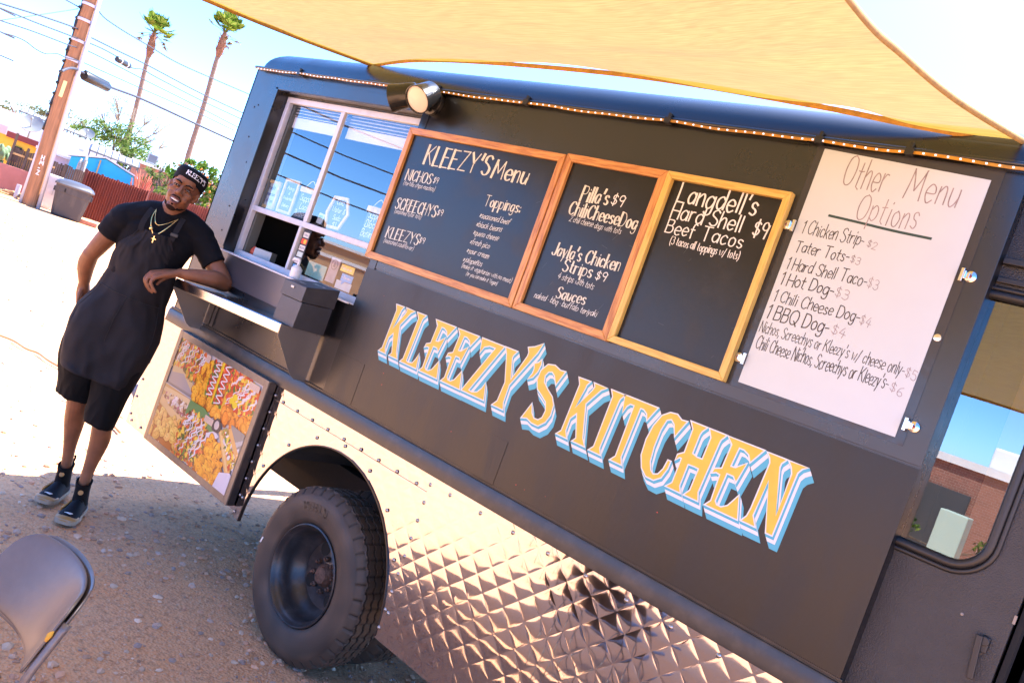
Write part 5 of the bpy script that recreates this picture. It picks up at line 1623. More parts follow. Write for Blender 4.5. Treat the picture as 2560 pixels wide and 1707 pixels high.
b.tube([hp(-0.027, -0.086, -0.067), hp(-0.014, -0.0985, -0.0605), hp(0, -0.101, -0.0622), hp(0.014, -0.0985, -0.0605), hp(0.027, -0.086, -0.067)], [0.002, 0.0045, 0.0045, 0.0045, 0.002], 8)
b.tube([hp(-0.026, -0.085, -0.070), hp(-0.012, -0.0975, -0.0855), hp(0, -0.0995, -0.0875), hp(0.012, -0.0975, -0.0855), hp(0.026, -0.085, -0.070)], [0.002, 0.0048, 0.0052, 0.0048, 0.002], 8)
b.build("lips", mat("lip_brown", (0.16, 0.055, 0.045), rough=0.35), person, smooth=True, local=True)
b = MB()   # goatee and thin moustache
hell(b, (0, -0.0645, -0.1115), (0.0275, 0.0262, 0.0195))
for s in (-1, 1):
    b.tube([hp(s * 0.026, -0.072, -0.112), hp(s * 0.042, -0.045, -0.105), hp(s * 0.054, -0.015, -0.088)], [0.006, 0.005, 0.003], 8, flat=0.6)
    b.tube([hp(s * 0.003, -0.102, -0.0515), hp(s * 0.016, -0.0985, -0.0525), hp(s * 0.030, -0.086, -0.066)], [0.0026, 0.003, 0.002], 8)
b.tube([hp(0, -0.0945, -0.093), hp(0, -0.092, -0.100)], 0.005, 8)
b.build("beard", HAIR, person, smooth=True, local=True)

# cap
b = MB()
rings = []
def cap_pt(a, k):
    """a: angle round the head (0 = forehead), k 0 at the edge to 1 at the crown"""
    low = 0.046 - 0.033 * (1 - math.cos(a)) * 0.9
    zt = 0.122
    prof = [(0.0, 1.0), (0.25, 1.035), (0.5, 1.05), (0.7, 1.02), (0.85, 0.90), (0.95, 0.68), (1.0, 0.0)]
    for (k0, r0), (k1, r1) in zip(prof[:-1], prof[1:]):
        if k <= k1 + 1e-9:
            f_ = (k - k0) / (k1 - k0); rr = r0 + (r1 - r0) * f_; break
    z = low + (zt - low) * (k if k < 0.9 else 0.9 + (k - 0.9) * 0.6)
    return hp(0.0795 * rr * math.sin(a), 0.010 - 0.103 * rr * math.cos(a), z)
for k in (0.0, 0.12, 0.25, 0.38, 0.5, 0.62, 0.7, 0.78, 0.85, 0.9, 0.95, 0.98, 1.0):
    rings.append([cap_pt(2 * math.pi * i / 40, k) for i in range(40)])
b.loft(rings, caps=False)
cap = b.build("cap", CAPM, person, smooth=True, local=True)
b = MB()
pol_ = text_polys("KLEEZY'S", 0, 0, 1.0, 0, 0.26, 0.032, 0.05, 0.0)
for q in pol_:
    vs_ = []
    for (u, v) in q:
        a = -0.22 + u * 1.35
        k = 0.36 + v * 1.05
        c0 = cap_pt(a, min(k, 0.69))
        o_ = (c0 - hp(0, 0.01, 0.06)); o_.normalize()
        vs_.append(c0 + o_ * 0.0012)
    b.add(vs_, [(0, 1, 2, 3)])
b.build("cap_lettering", mat("white_thread", (0.8, 0.8, 0.82), rough=0.7), cap, local=True, recalc=False)

# t-shirt
b = MB()
def ering(c, rx, ry, z, n=28, tilt=0.0):
    return [V(c[0] + rx * math.cos(2 * math.pi * i / n), c[1] + ry * math.sin(2 * math.pi * i / n), z + tilt * rx * math.cos(2 * math.pi * i / n)) for i in range(n)]
b.loft([ering((-0.075, 0.06), 0.165, 0.115, 1.00), ering((-0.062, 0.055), 0.150, 0.112, 1.12), ering((-0.055, 0.052), 0.148, 0.108, 1.24), ering((-0.045, 0.05), 0.162, 0.115, 1.38), ering((-0.03, 0.05), 0.182, 0.112, 1.48), ering((-0.022, 0.052), 0.205, 0.098, 1.55, tilt=0.06), ering((-0.018, 0.05), 0.155, 0.082, 1.608, tilt=0.06), ering((-0.016, 0.045), 0.082, 0.068, 1.645)])
limb(b, [(-0.19, 0.052, 1.565), (-0.215, 0.057, 1.545), (-0.250, 0.068, 1.478)], [0.066, 0.071, 0.062], 24)
b.tube([V(-0.240, 0.065, 1.50), V(-0.262, 0.074, 1.440)], [0.061, 0.060], 24)
limb(b, [(0.13, 0.05, 1.60), (0.17, 0.048, 1.575), (0.235, 0.025, 1.515)], [0.060, 0.070, 0.062], 24)
b.tube([V(0.220, 0.032, 1.528), V(0.270, 0.010, 1.476)], [0.061, 0.062], 24)
limb(b, [(-0.20, 0.055, 1.565), (-0.10, 0.052, 1.612), (-0.02, 0.05, 1.632), (0.06, 0.05, 1.628), (0.165, 0.05, 1.592)], [0.066, 0.073, 0.068, 0.073, 0.067], 24)
def creases(f1, f2, amp, st=(1, 1, 1)):
    def w(c):
        p_ = Vector((c.x * st[0], c.y * st[1], c.z * st[2]))
        a_ = noise.noise(p_ * f1 + Vector((3.1, 0.7, 5.2)))
        b_ = noise.noise(p_ * f2 + Vector((a_ * 0.8, 1.9, 2.2)))
        return amp * ((1 - abs(a_) * 2.4) * 0.6 + (1 - abs(b_) * 2.4) * 0.4)
    return w
fuse(b, "t_shirt", SHIRT, person, voxel=0.006, smooth_it=3, wrinkle=creases(7.0, 15.0, 0.0065, (1, 1, 1.5)))
b = MB()
b.tube([V(-0.016 + 0.066 * math.cos(t), 0.036 + 0.060 * math.sin(t), 1.652 - 0.022 * (0.5 - 0.5 * math.sin(t))) for t in [2 * math.pi * i / 30 for i in range(30)]], 0.0085, 8, closed=True)
b.build("collar", SHIRT, person, smooth=True, local=True)

# apron
LM = [  # z, left edge, right edge, front y, wrap angle
 (1.538, -0.125, 0.036, -0.070, 30), (1.49, -0.150, 0.052, -0.076, 38), (1.43, -0.200, 0.082, -0.082, 62), (1.36, -0.212, 0.112, -0.082, 80), (1.28, -0.212, 0.124, -0.076, 88),
 (1.17, -0.238, 0.118, -0.078, 95), (1.06, -0.294, 0.138, -0.092, 100), (0.98, -0.306, 0.146, -0.100, 100), (0.88, -0.304, 0.132, -0.103, 100), (0.78, -0.292, 0.112, -0.104, 98), (0.715, -0.284, 0.095, -0.104, 96)]
def lmi(v):
    x = v * (len(LM) - 1); i = min(int(x), len(LM) - 2); f_ = x - i
    f2 = f_
    return [LM[i][k] * (1 - f2) + LM[i + 1][k] * f2 for k in range(5)]
def apron(u, v):
    z, xl, xr, yf_, wr = lmi(v)
    ph = R(wr) * (2 * u - 1)
    xc, hw = (xl + xr) / 2, (xr - xl) / 2
    x = xc + hw * math.sin(ph) / max(math.sin(min(R(wr), math.pi / 2)), 0.3)
    dep = 0.145
    y = yf_ + dep * (1 - math.cos(ph))
    low = max(0.0, (v - 0.5) * 2)
    y += low * 0.020 * math.sin(u * 15 + 1.5 * v + 1.2 * math.sin(v * 5)) + 0.005 * math.sin(u * 9 + v * 13) * (0.3 + v)
    n1 = noise.noise(Vector((u * 4 + v * 1.5, v * 3.2, 3))); n2 = noise.noise(Vector((u * 9 - v * 3, v * 6, 8)))
    y -= 0.016 * (1 - 2.2 * abs(n1)) * (0.4 + 0.6 * v) + 0.008 * (1 - 2.2 * abs(n2)) - 0.010 + 0.012 * max(0.0, 1 - v * 3)
    x += low * 0.006 * math.sin(u * 23)
    if v > 0.9:
        z += -(u - 0.3) * 0.075 * (v - 0.9) / 0.1 + 0.02 * (v - 0.9) * 10
    return V(x, y, z)
b = MB(); b.grid(apron, 56, 60)
ap = b.build("apron", APRON, person, smooth=True, local=True, solid=0.003)
b = MB()
def apro(u, v, o_=0.004):
    p_ = apron(u, v)
    e = 0.01
    du, dv = apron(u + e, v) - p_, apron(u, v + e) - p_
    n_ = du.cross(dv).normalized()
    if n_.y > 0: n_ = -n_
    return p_ + n_ * o_
for vv in (0.475,):
    b.tube([apro(0.16 + 0.62 * i / 30, vv + 0.03 * i / 30, 0.003) for i in range(31)], 0.0022, 6)
for uu in (0.16, 0.47, 0.78):
    b.tube([apro(uu, 0.475 + 0.03 * (uu - 0.16) / 0.62 + 0.26 * i / 20, 0.0025) for i in range(21)], 0.0014, 6)
b.build("pocket_seams", mat("apron_seam", (0.008, 0.008, 0.009), rough=0.8), ap, local=True, smooth=True)
b = MB()
def strap(pts, w=0.013):
    P_ = smoothline(pts, 6)
    vs_, fs = [], []
    for i, p_ in enumerate(P_):
        t_ = (P_[min(i + 1, len(P_) - 1)] - P_[max(i - 1, 0)]).normalized()
        s_ = t_.cross(V(0, -1, 0.25)).normalized()
        for (a_, o_) in ((-w, 0), (w, 0), (w, -0.003), (-w, -0.003)):
            vs_.append(p_ + s_ * a_ + V(0, o_, 0))
    n_ = len(P_)
    fs = [(i * 4 + k, i * 4 + (k + 1) % 4, i * 4 + 4 + (k + 1) % 4, i * 4 + 4 + k) for i in range(n_ - 1) for k in range(4)]
    b.add(vs_, fs)
strap([V(-0.122, -0.074, 1.525), V(-0.122, -0.068, 1.57), V(-0.108, -0.040, 1.63), V(-0.090, 0.02, 1.665)])
strap([V(0.033, -0.074, 1.525), V(0.040, -0.068, 1.58), V(0.052, -0.030, 1.645), V(0.055, 0.03, 1.668)])
b.build("apron_strap", APRON, ap, local=True)
b = MB(); b.box(0.018, 0.056, -0.084, -0.078, 1.548, 1.566); b.build("strap_buckle", RUBBER, ap, local=True, bevel=0.002)

# shorts
b = MB()
b.loft([ering((-0.175, 0.06), 0.125, 0.13, 1.0), ering((-0.182, 0.075), 0.122, 0.125, 0.85), ering((-0.176, 0.095), 0.108, 0.112, 0.72), ering((-0.166, 0.115), 0.092, 0.098, 0.60, tilt=0.0), ering((-0.166, 0.12), 0.091, 0.096, 0.565, tilt=-0.06)])
b.loft([ering((-0.005, 0.06), 0.13, 0.13, 1.0), ering((-0.004, 0.045), 0.118, 0.122, 0.85), ering((-0.004, 0.02), 0.098, 0.108, 0.70), ering((-0.007, -0.012), 0.077, 0.092, 0.55), ering((-0.008, -0.022), 0.0715, 0.086, 0.49, tilt=-0.12)])
fuse(b, "shorts", SHORT, person, voxel=0.006, smooth_it=3, wrinkle=creases(8.0, 17.0, 0.010, (1.3, 1.3, 0.45)))

# shoes
SHU = mat("shoe_knit", (0.004, 0.0045, 0.008), spec=0.25, rough=0.75, bump=0.15, bscale=220)
SHG = mat("shoe_gold", (0.40, 0.20, 0.05), rough=0.45)
SHS = mat("shoe_sole", (0.34, 0.27, 0.20), rough=0.6, var=0.1, vscale=40)
SHB = mat("shoe_collar", (0.004, 0.004, 0.0045), spec=0.2, rough=0.85)
def shoe(heel, toe, ank, side):
    h, t_ = V(heel[0], heel[1], 0), V(toe[0], toe[1], 0)
    d = (t_ - h); Lx = d.length; d.normalize(); s = d.cross(V(0, 0, 1)).normalized()
    prof = [(0.0, 0.026, 0.070), (0.06, 0.034, 0.090), (0.2, 0.038, 0.106), (0.35, 0.040, 0.104), (0.5, 0.044, 0.084), (0.65, 0.049, 0.064), (0.8, 0.049, 0.050), (0.92, 0.041, 0.040), (0.98, 0.027, 0.032), (1.0, 0.010, 0.026)]
    def sec(f_, w, hh, z0, n=16, sc=1.0):
        c = h + d * (Lx * f_)
        out = []
        for i in range(n):
            a = 2 * math.pi * i / n
            zz = math.sin(a)
            zz = (zz if zz > 0 else zz * 0.25)
            out.append(c + s * (w * sc * math.cos(a) * (1.0 if zz < 0.5 else 0.92)) + V(0, 0, z0 + max(hh - z0, 0.004) * zz))
        return out
    up = MB()
    up.loft([sec(f_, w, hh, 0.028) for f_, w, hh in prof])
    root = up.build("shoe", SHU, person, smooth=True, local=True)
    so = MB()
    rg = []
    for f_, w, hh in prof:
        f2 = -0.015 + f_ * 1.03
        c = h + d * (Lx * f2)
        w2 = w + 0.004
        lift = 0.010 * max(0, (f_ - 0.75) / 0.25) ** 2
        rg.append([c + s * (w2 * a_) + V(0, 0, z_ + lift) for a_, z_ in ((-1, 0.027), (-1.06, 0.016), (-0.98, 0.001), (0.98, 0.001), (1.06, 0.016), (1, 0.027))])
    so.loft(rg)
    so.build("sole", SHS, root, smooth=True, local=True, angle=40)
    tc_ = MB()
    tc_.loft([sec(f_, w + 0.0022, 0.0 + hh * k_ + 0.002, 0.028) for f_, w, hh, k_ in ((0.72, 0.0515, 0.060, 0.72), (0.80, 0.0525, 0.052, 0.80), (0.88, 0.049, 0.045, 0.92), (0.93, 0.0445, 0.042, 1.0), (0.985, 0.033, 0.037, 1.0), (1.018, 0.015, 0.031, 1.0))])
    tc_.build("toe_cap", SHG, root, smooth=True, local=True)
    co = MB()
    ak = V(*ank)
    base = h + d * (Lx * 0.24)
    rings_ = []
    for (z_, r1, r2, f_) in ((0.06, 0.039, 0.056, 0.0), (0.10, 0.037, 0.052, 0.35), (0.135, 0.036, 0.046, 0.7), (0.16, 0.038, 0.048, 1.0), (0.178, 0.040, 0.053, 1.1), (0.176, 0.033, 0.043, 1.1), (0.155, 0.031, 0.039, 1.0)):
        c = base * (1 - min(f_, 1)) + V(ak.x, ak.y, 0) * min(f_, 1)
        rings_.append([c + s * (r1 * math.cos(a)) + d * (r2 * math.sin(a)) + V(0, 0, z_ + 0.012 * -math.sin(a) * (f_ > 0.9)) for a in [2 * math.pi * i / 22 for i in range(22)]])
    co.loft(rings_, caps=False)
    co.tube([base - d * 0.055 + V(0, 0, 0.17), base - d * 0.072 + V(0, 0, 0.20), base - d * 0.062 + V(0, 0, 0.215)], 0.006, 6)
    co.build("ankle_collar", SHB, root, smooth=True, local=True)
    lc = MB()
    for k in range(6):
        f_ = 0.36 + 0.055 * k
        hh = 0.108 - 0.0125 * k
        c = h + d * (Lx * f_)
        lc.tube([c - s * 0.024 + V(0, 0, hh - 0.012), c + V(0, 0, hh + 0.0025), c + s * 0.024 + V(0, 0, hh - 0.012)], 0.0038, 6)
    lc.build("laces", SHB, root, smooth=True, local=True)
    cg = MB()
    for sd in (1,):
        for k in range(5):
            f_ = 0.34 + 0.055 * k
            c = h + d * (Lx * f_)
            w = 0.0445 + 0.0015 * k
            cg.tube([c + s * (sd * (w + 0.002)) + V(0, 0, 0.030), c + s * (sd * (w + 0.003)) + V(0, 0, 0.046), c + s * (sd * (w * 0.80)) + V(0, 0, 0.074 - 0.003 * k)], 0.0058, 6)
        p0 = h + d * (Lx * 0.33)
        cg.tube([h + d * (Lx * f_) + s * (sd * (w_ + 0.002)) + V(0, 0, 0.058) for f_, w_ in ((0.32, 0.040), (0.45, 0.0425), (0.57, 0.0455))], 0.005, 6)
    cg.build("side_cage", SHG, root, smooth=True, local=True)
    sw = MB()
    base_p = h + d * (Lx * 0.80) + V(0, 0, 0.0545)
    pts2 = [(-0.020, 0.004), (-0.012, -0.006), (-0.004, -0.0068), (0.010, -0.0025), (0.022, 0.003), (0.008, -0.0005), (-0.004, -0.001), (-0.011, 0.001)]
    sw.poly([base_p + s * (-(x_)) * -1.0 + d * (-y_ * 1.6) + V(0, 0, 0.0006 - 0.9 * x_ * x_ / 0.049 - y_ * -0.55) for x_, y_ in pts2], (0, 0, 0.0022))
    sw.build("curved_mark", WHITEP, root, local=True)
    tb = MB()
    p_ = h + d * (Lx * 0.335) + V(0, 0, 0.132)
    tb.lathe([(0.0, 0.004), (0.012, 0.003), (0.013, -0.004)], p_ + d * 0.028, d + V(0, 0, 0.5), 14)
    tb.build("tongue_badge", SHG, root, local=True)
shoe((0.048, 0.045), (-0.012, -0.235), (0.022, -0.012, 0.18), 1)
shoe((-0.062, 0.262), (-0.140, -0.005), (-0.090, 0.192, 0.18), -1)

# chains
b = MB()
c1 = [V(-0.083, -0.02, 1.650), V(-0.090, -0.052, 1.612), V(-0.084, -0.074, 1.573), V(-0.067, -0.082, 1.541), V(-0.052, -0.084, 1.524), V(-0.030, -0.082, 1.545), V(0.0, -0.074, 1.588), V(0.034, -0.03, 1.645)]
b.tube(smoothline(c1, 6), 0.0032, 6)
b.build("gold_chain", GOLDM, person, smooth=True, local=True)
b = MB()
b.box(-0.0525, -0.0475, -0.089, -0.085, 1.485, 1.521); b.box(-0.062, -0.038, -0.0888, -0.0852, 1.503, 1.508)
b.build("cross_pendant", GOLDM, person, local=True)
b = MB()
c2 = [V(-0.083, -0.025, 1.645), V(-0.073, -0.066, 1.602), V(-0.054, -0.078, 1.579), V(-0.017, -0.072, 1.598), V(0.032, -0.035, 1.640)]
b.tube(smoothline(c2, 6), 0.0022, 6)
b.lathe([(0.0, 0.003), (0.008, 0.003), (0.009, 0.0), (0.0, 0.0)], (-0.077, -0.083, 1.552), (0, -1, 0), 14)
b.build("gold_chain", GOLDM, person, smooth=True, local=True)
# ------------------------------------------------------------------ the yard and the street behind
def ray_ground(px, py, z=0.0):
    d = AX_R * (px - 1280) - AX_U * (py - 853.5) + AX_F * FPX
    t_ = (z - HC) / d.z
    return V(d.x * t_, -DC + d.y * t_, z)
def sight(px, py, dist):
    """point seen at that picture place, dist metres away over the ground"""
    d = AX_R * (px - 1280) - AX_U * (py - 853.5) + AX_F * FPX
    t_ = dist / math.hypot(d.x, d.y)
    return V(d.x * t_, -DC + d.y * t_, HC + d.z * t_)

# ground: one sheet reaching the horizon, finer near the truck
DIRT = bpy.data.materials.new("dirt")
DIRT.use_nodes = True
nt = DIRT.node_tree
pb = nt.nodes["Principled BSDF"]; pb.inputs["Roughness"].default_value = 0.95; pb.inputs["Specular IOR Level"].default_value = 0.15
tc = nt.nodes.new("ShaderNodeTexCoord")
def nz_(scale, det=6, rough=0.6):
    n = nt.nodes.new("ShaderNodeTexNoise"); n.inputs["Scale"].default_value = scale; n.inputs["Detail"].default_value = det; n.inputs["Roughness"].default_value = rough
    nt.links.new(tc.outputs["Object"], n.inputs["Vector"]); return n
def rng_(n, a, b_, c=0.0, d=1.0):
    r = nt.nodes.new("ShaderNodeMapRange"); r.inputs[1].default_value = a; r.inputs[2].default_value = b_; r.inputs[3].default_value = c; r.inputs[4].default_value = d
    nt.links.new(n.outputs[0], r.inputs[0]); return r
def mix_(f, c1, c2):
    m_ = nt.nodes.new("ShaderNodeMix"); m_.data_type = 'RGBA'
    nt.links.new(f.outputs[0], m_.inputs[0])
    for i, c in ((6, c1), (7, c2)):
        if hasattr(c, "outputs"): nt.links.new(c.outputs[2], m_.inputs[i])
        else: m_.inputs[i].default_value = (*c, 1)
    return m_
c_a = mix_(rng_(nz_(0.9), 0.4, 0.62), (0.74, 0.37, 0.175), (0.68, 0.38, 0.21))
c_b = mix_(rng_(nz_(38, 8, 0.7), 0.48, 0.66), c_a, (0.44, 0.235, 0.125))
c_c = mix_(rng_(nz_(95, 4), 0.56, 0.66), c_b, (0.62, 0.44, 0.31))
nt.links.new(c_c.outputs[2], pb.inputs["Base Color"])
vor = nt.nodes.new("ShaderNodeTexVoronoi"); vor.inputs["Scale"].default_value = 70
nt.links.new(tc.outputs["Object"], vor.inputs["Vector"])
bp = nt.nodes.new("ShaderNodeBump"); bp.inputs["Strength"].default_value = 0.55; bp.inputs["Distance"].default_value = 0.012
nn_ = nz_(55, 8, 0.7)
ad = nt.nodes.new("ShaderNodeMath"); ad.operation = 'ADD'
nt.links.new(nn_.outputs[0], ad.inputs[0]); nt.links.new(vor.outputs["Distance"], ad.inputs[1])
nt.links.new(ad.outputs[0], bp.inputs["Height"]); nt.links.new(bp.outputs[0], pb.inputs["Normal"])
def axis(lo, hi, step, far):
    out = [lo + i * step for i in range(int(round((hi - lo) / step)) + 1)]
    s_ = step
    a, b_ = [lo], [hi]
    while a[-1] > -far: s_ *= 1.25; a.append(a[-1] - s_)
    s_ = step
    while b_[-1] < far: s_ *= 1.25; b_.append(b_[-1] + s_)
    return a[:0:-1] + out + b_[1:]
gx, gy = axis(-7.0, 1.0, 0.05, 600), axis(-4.0, 2.5, 0.05, 600)
def gz(x, y):
    near = max(0.0, 1 - max(0, abs(x + 3) - 5) / 12) * max(0.0, 1 - max(0, abs(y + 0.8) - 4) / 12)
    h = 0.016 * noise.noise(Vector((x * 1.3, y * 1.3, 0))) + 0.006 * noise.noise(Vector((x * 6, y * 6, 4))) + 0.0035 * noise.noise(Vector((x * 19, y * 19, 8)))
    rut = 0.0
    for c0 in (-1.05, -2.55):
        d_ = (y - c0 - 0.10 * math.sin(x * 0.7)) / 0.16
        rut -= 0.014 * math.exp(-d_ * d_) * (0.6 + 0.4 * noise.noise(Vector((x * 2.0, c0, 1))))
    h += 0.012 * noise.noise(Vector((x * 0.6, y * 0.6, 12)))
    return (h + rut) * near - 0.012
b = MB()
nx_, ny_ = len(gx), len(gy)
b.add([(x, y, gz(x, y)) for x in gx for y in gy], [(i * ny_ + j, (i + 1) * ny_ + j, (i + 1) * ny_ + j + 1, i * ny_ + j + 1) for i in range(nx_ - 1) for j in range(ny_ - 1)])
g_o = b.build("ground", DIRT, None, smooth=True, local=True, recalc=False)
g_o["kind"] = "structure"
# loose stones
STONE = mat("stones", (0.3, 0.22, 0.18), rough=0.95, attr="Col", bump=0.3, bscale=90)
ico = bmesh.new(); bmesh.ops.create_icosphere(ico, subdivisions=1, radius=1.0)
iv = [v.co.copy() for v in ico.verts]; ifc = [tuple(v.index for v in f.verts) for f in ico.faces]; ico.free()
b = MB(); b.usecol = True
gr = random.Random(5)
def stone(x, y, r):
    c = gr.choice([(0.36, 0.25, 0.19), (0.30, 0.23, 0.20), (0.27, 0.17, 0.12), (0.42, 0.33, 0.27), (0.22, 0.17, 0.16), (0.38, 0.22, 0.15)])
    k = gr.uniform(1.1, 1.75); b.col = (c[0] * k * 1.12, c[1] * k, c[2] * k * 0.86)
    a = gr.uniform(0, 6.3); sx, sy, sz = r * gr.uniform(0.8, 1.4), r * gr.uniform(0.7, 1.1), r * gr.uniform(0.45, 0.75)
    z0 = gz(x, y) + sz * 0.3
    vs_ = []
    for v in iv:
        w = v * (1 + gr.uniform(-0.22, 0.22))
        X, Y = w.x * sx, w.y * sy
        vs_.append((x + X * math.cos(a) - Y * math.sin(a), y + X * math.sin(a) + Y * math.cos(a), z0 + w.z * sz))
    b.add(vs_, ifc)
for k in range(6500):
    x, y = gr.uniform(-5.2, -1.6), gr.uniform(-1.7, 1.0)
    den = 0.5 + 0.8 * noise.noise(Vector((x * 1.1, y * 1.1, 2)))
    if gr.random() > den + 0.25 * (x > -3.6): continue
    stone(x, y, gr.choice([0.003, 0.004, 0.004, 0.005, 0.006, 0.008, 0.011, 0.014, 0.018]) * gr.uniform(0.7, 1.2))
for k in range(1100):
    d_, a = gr.uniform(4.8, 24), gr.uniform(14, 29)
    p_ = pol(a, d_, z=0); stone(p_.x, p_.y, gr.uniform(0.006, 0.02) * (0.7 + d_ / 20))
g2 = b.build("gravel", STONE, None, local=True)
g2["kind"] = "stuff"

# ---- utility pole
PW = mat("pole_wood", (0.36, 0.17, 0.075), rough=0.8, col2=(0.22, 0.11, 0.05), vscale=3, stretch=(6, 6, 0.5), bump=0.2, bscale=30)
GREY = mat("grey_conduit", (0.45, 0.46, 0.52), rough=0.5)
pb0, pb1 = pol(18.72, 28.9, z=-0.1), pol(18.22, 28.9, z=7.6)
t = thing("utility_pole", "tall brown wooden utility pole with a pale conduit up its side, behind the man", "utility pole", pb0)
b = MB(); b.tube([pb0, (pb0 + pb1) / 2, pb1], [0.20, 0.18, 0.165], 20); b.build("pole", PW, t, smooth=True, angle=60)
rt = V(0.42, 0.9, 0)
b = MB(); b.tube([pb0 + rt * 0.255 + V(0.12, -0.05, 0), pb1 + rt * 0.225 + V(0.1, -0.05, 0.0)], 0.055, 10); b.build("conduit", GREY, t, smooth=True)
b = MB(); b.tube([pb0 - rt * 0.25 + V(0.05, 0, 0), pb0 - rt * 0.23 + V(0, 0, 3.0)], 0.05, 10); b.build("cable_guard", GREY, t, smooth=True)
b = MB()
for k in range(3):
    pts = [pb0 * (1 - q) + pb1 * q - rt * (0.19 + 0.02 * math.sin(q * 60 + k) + 0.015 * k) + V(0.05, 0, 0) for q in [0.3 + 0.7 * i / 40 for i in range(41)]]
    b.tube(pts, 0.022, 6)
for k in range(14):
    q = 0.36 + 0.042 * k
    b.ell(pb0 * (1 - q) + pb1 * q - rt * 0.235 + V(0.06, 0, 0), (0.05, 0.05, 0.05), 5)
b.build("climbing_cables", RUBBER, t, smooth=True)
for q in (0.585, 0.66, 0.74, 0.80):
    b = MB()
    c = pb0 * (1 - q) + pb1 * q
    b.lathe([(0.205, -0.04), (0.21, 0), (0.205, 0.04)], c, (0, 0, 1), 16)
    b.build("pole_band", GREY, t)
b = MB(); c = pb0 * 0.53 + pb1 * 0.47; vw = V(0.93, -0.35, 0)
b.obox(c + vw * 0.19 - rt * 0.02, rt * 0.05, vw * 0.006, V(0, 0, 0.24)); b.build("pole_tag", mat("tag_yellow", (0.75, 0.62, 0.25), rough=0.5), t)
b = MB(); c = pb0 * 0.835 + pb1 * 0.165
for i, ch in enumerate("HM7Z"):
    for q in text_polys(ch, 0, 0, None, None, 0.12, 0.028):
        b.add([tuple(c + vw * 0.207 + rt * (a[0] - 0.04) + V(0, 0, 0.22 - i * 0.15 + a[1])) for a in q], [(0, 1, 2, 3)])
b.build("pole_lettering", mat("pole_white", (0.7, 0.66, 0.6), rough=0.6), t, recalc=False)

# ---- wires and splice cases
WIRE = mat("wire_black", (0.03, 0.03, 0.045), rough=0.5)
def wdist(px): return 24 + (px / 200.0) * 4.9 if px < 200 else 28.9 + (px - 200) / 400.0 * 9
def wire(lab, pts, r=0.014):
    P_ = [sight(x / 2.8, y / 2.8, wdist(x / 2.8)) for x, y in pts]
    b = MB(); b.tube(smoothline(P_, 8), r * 1.6, 6)
    tag(b.build("overhead_wire", WIRE, None, smooth=True), lab, "wire", "overhead wires at the utility pole")
wire("highest overhead wire, dropping from the pole top past the second palm's trunk", [(690, 78), (735, 130), (860, 215), (1040, 322), (1240, 440), (1490, 552), (1760, 668)], 0.013)
wire("overhead wire crossing both palms below the highest one", [(-200, -35), (0, 25), (300, 118), (520, 195), (590, 240), (800, 345), (1040, 462), (1400, 652), (1730, 806)], 0.014)
wire("overhead wire that carries the small black splice case", [(-200, -10), (0, 58), (250, 160), (500, 255), (700, 335), (840, 412), (920, 475), (1000, 488), (1090, 540), (1400, 700), (1700, 840)], 0.012)
wire("thin overhead wire below the small splice case", [(-200, 80), (0, 145), (240, 225), (490, 320), (640, 370), (1010, 560), (1400, 755), (1690, 905)], 0.011)
wire("kinked overhead wire entering at the left edge, just above the large black case", [(-150, 165), (0, 225), (100, 255), (180, 292), (250, 345), (320, 378), (400, 378), (470, 408), (560, 430), (700, 492), (1010, 630), (1400, 800), (1640, 915)], 0.010)
wire("thickest overhead cable, the lowest, holding the large black splice case", [(430, 500), (470, 482), (520, 482), (590, 516), (750, 602), (1010, 702), (1400, 882), (1660, 1000)], 0.026)
wire("steep thin wire running from the picture's top edge to the pole", [(380, -60), (460, 0), (550, 52), (590, 100)], 0.012)
wire("thin wire rising from the left edge to the pole's upper part", [(-200, 185), (0, 145), (300, 102), (545, 64)], 0.008)
def case(lab, a, c, r, white):
    A, C = sight(a[0] / 2.8, a[1] / 2.8, wdist(a[0] / 2.8)), sight(c[0] / 2.8, c[1] / 2.8, wdist(c[0] / 2.8))
    t = thing("splice_case", lab, "splice case", (A + C) / 2)
    b = MB(); d = (C - A)
    b.tube([A, A + d * 0.03, C - d * 0.03, C], [r * 0.8, r, r, r * 0.8], 12)
    b.tube([A + d * 0.0 + V(0, 0, r * 0.9), C + V(0, 0, r * 0.9)], r * 0.25, 8)
    b.build("case_body", RUBBER, t, smooth=True, angle=50)
    if white:
        for q in (0.22, 0.72):
            b = MB(); b.tube([A + d * q, A + d * (q + 0.05)], r * 1.08, 12); b.build("case_band", WHITEP, t)
case("large black splice case hanging on the lowest cable", (588, 530), (752, 612), 0.15, False)
case("small black splice case with two white bands, higher on the wires", (818, 415), (905, 465), 0.09, True)

# ---- foliage
def leafmat(name):
    M = bpy.data.materials.new(name); M.use_nodes = True
    n_ = M.node_tree
    for q in list(n_.nodes): n_.nodes.remove(q)
    o = n_.nodes.new("ShaderNodeOutputMaterial"); d = n_.nodes.new("ShaderNodeBsdfDiffuse"); tr = n_.nodes.new("ShaderNodeBsdfTranslucent")
    at = n_.nodes.new("ShaderNodeAttribute"); at.attribute_name = "Col"
    mx = n_.nodes.new("ShaderNodeMixShader"); mx.inputs[0].default_value = 0.4
    n_.links.new(at.outputs["Color"], d.inputs[0]); n_.links.new(at.outputs["Color"], tr.inputs[0])
    n_.links.new(d.outputs[0], mx.inputs[1]); n_.links.new(tr.outputs[0], mx.inputs[2]); n_.links.new(mx.outputs[0], o.inputs[0])
    return M
LEAF = leafmat("leaves")
BARK = mat("bark", (0.16, 0.11, 0.075), rough=0.9, var=0.3, vscale=20, bump=0.3, bscale=30)
BARKP = mat("pale_bark", (0.30, 0.24, 0.18), rough=0.9, var=0.2, vscale=20)
fr = random.Random(3)
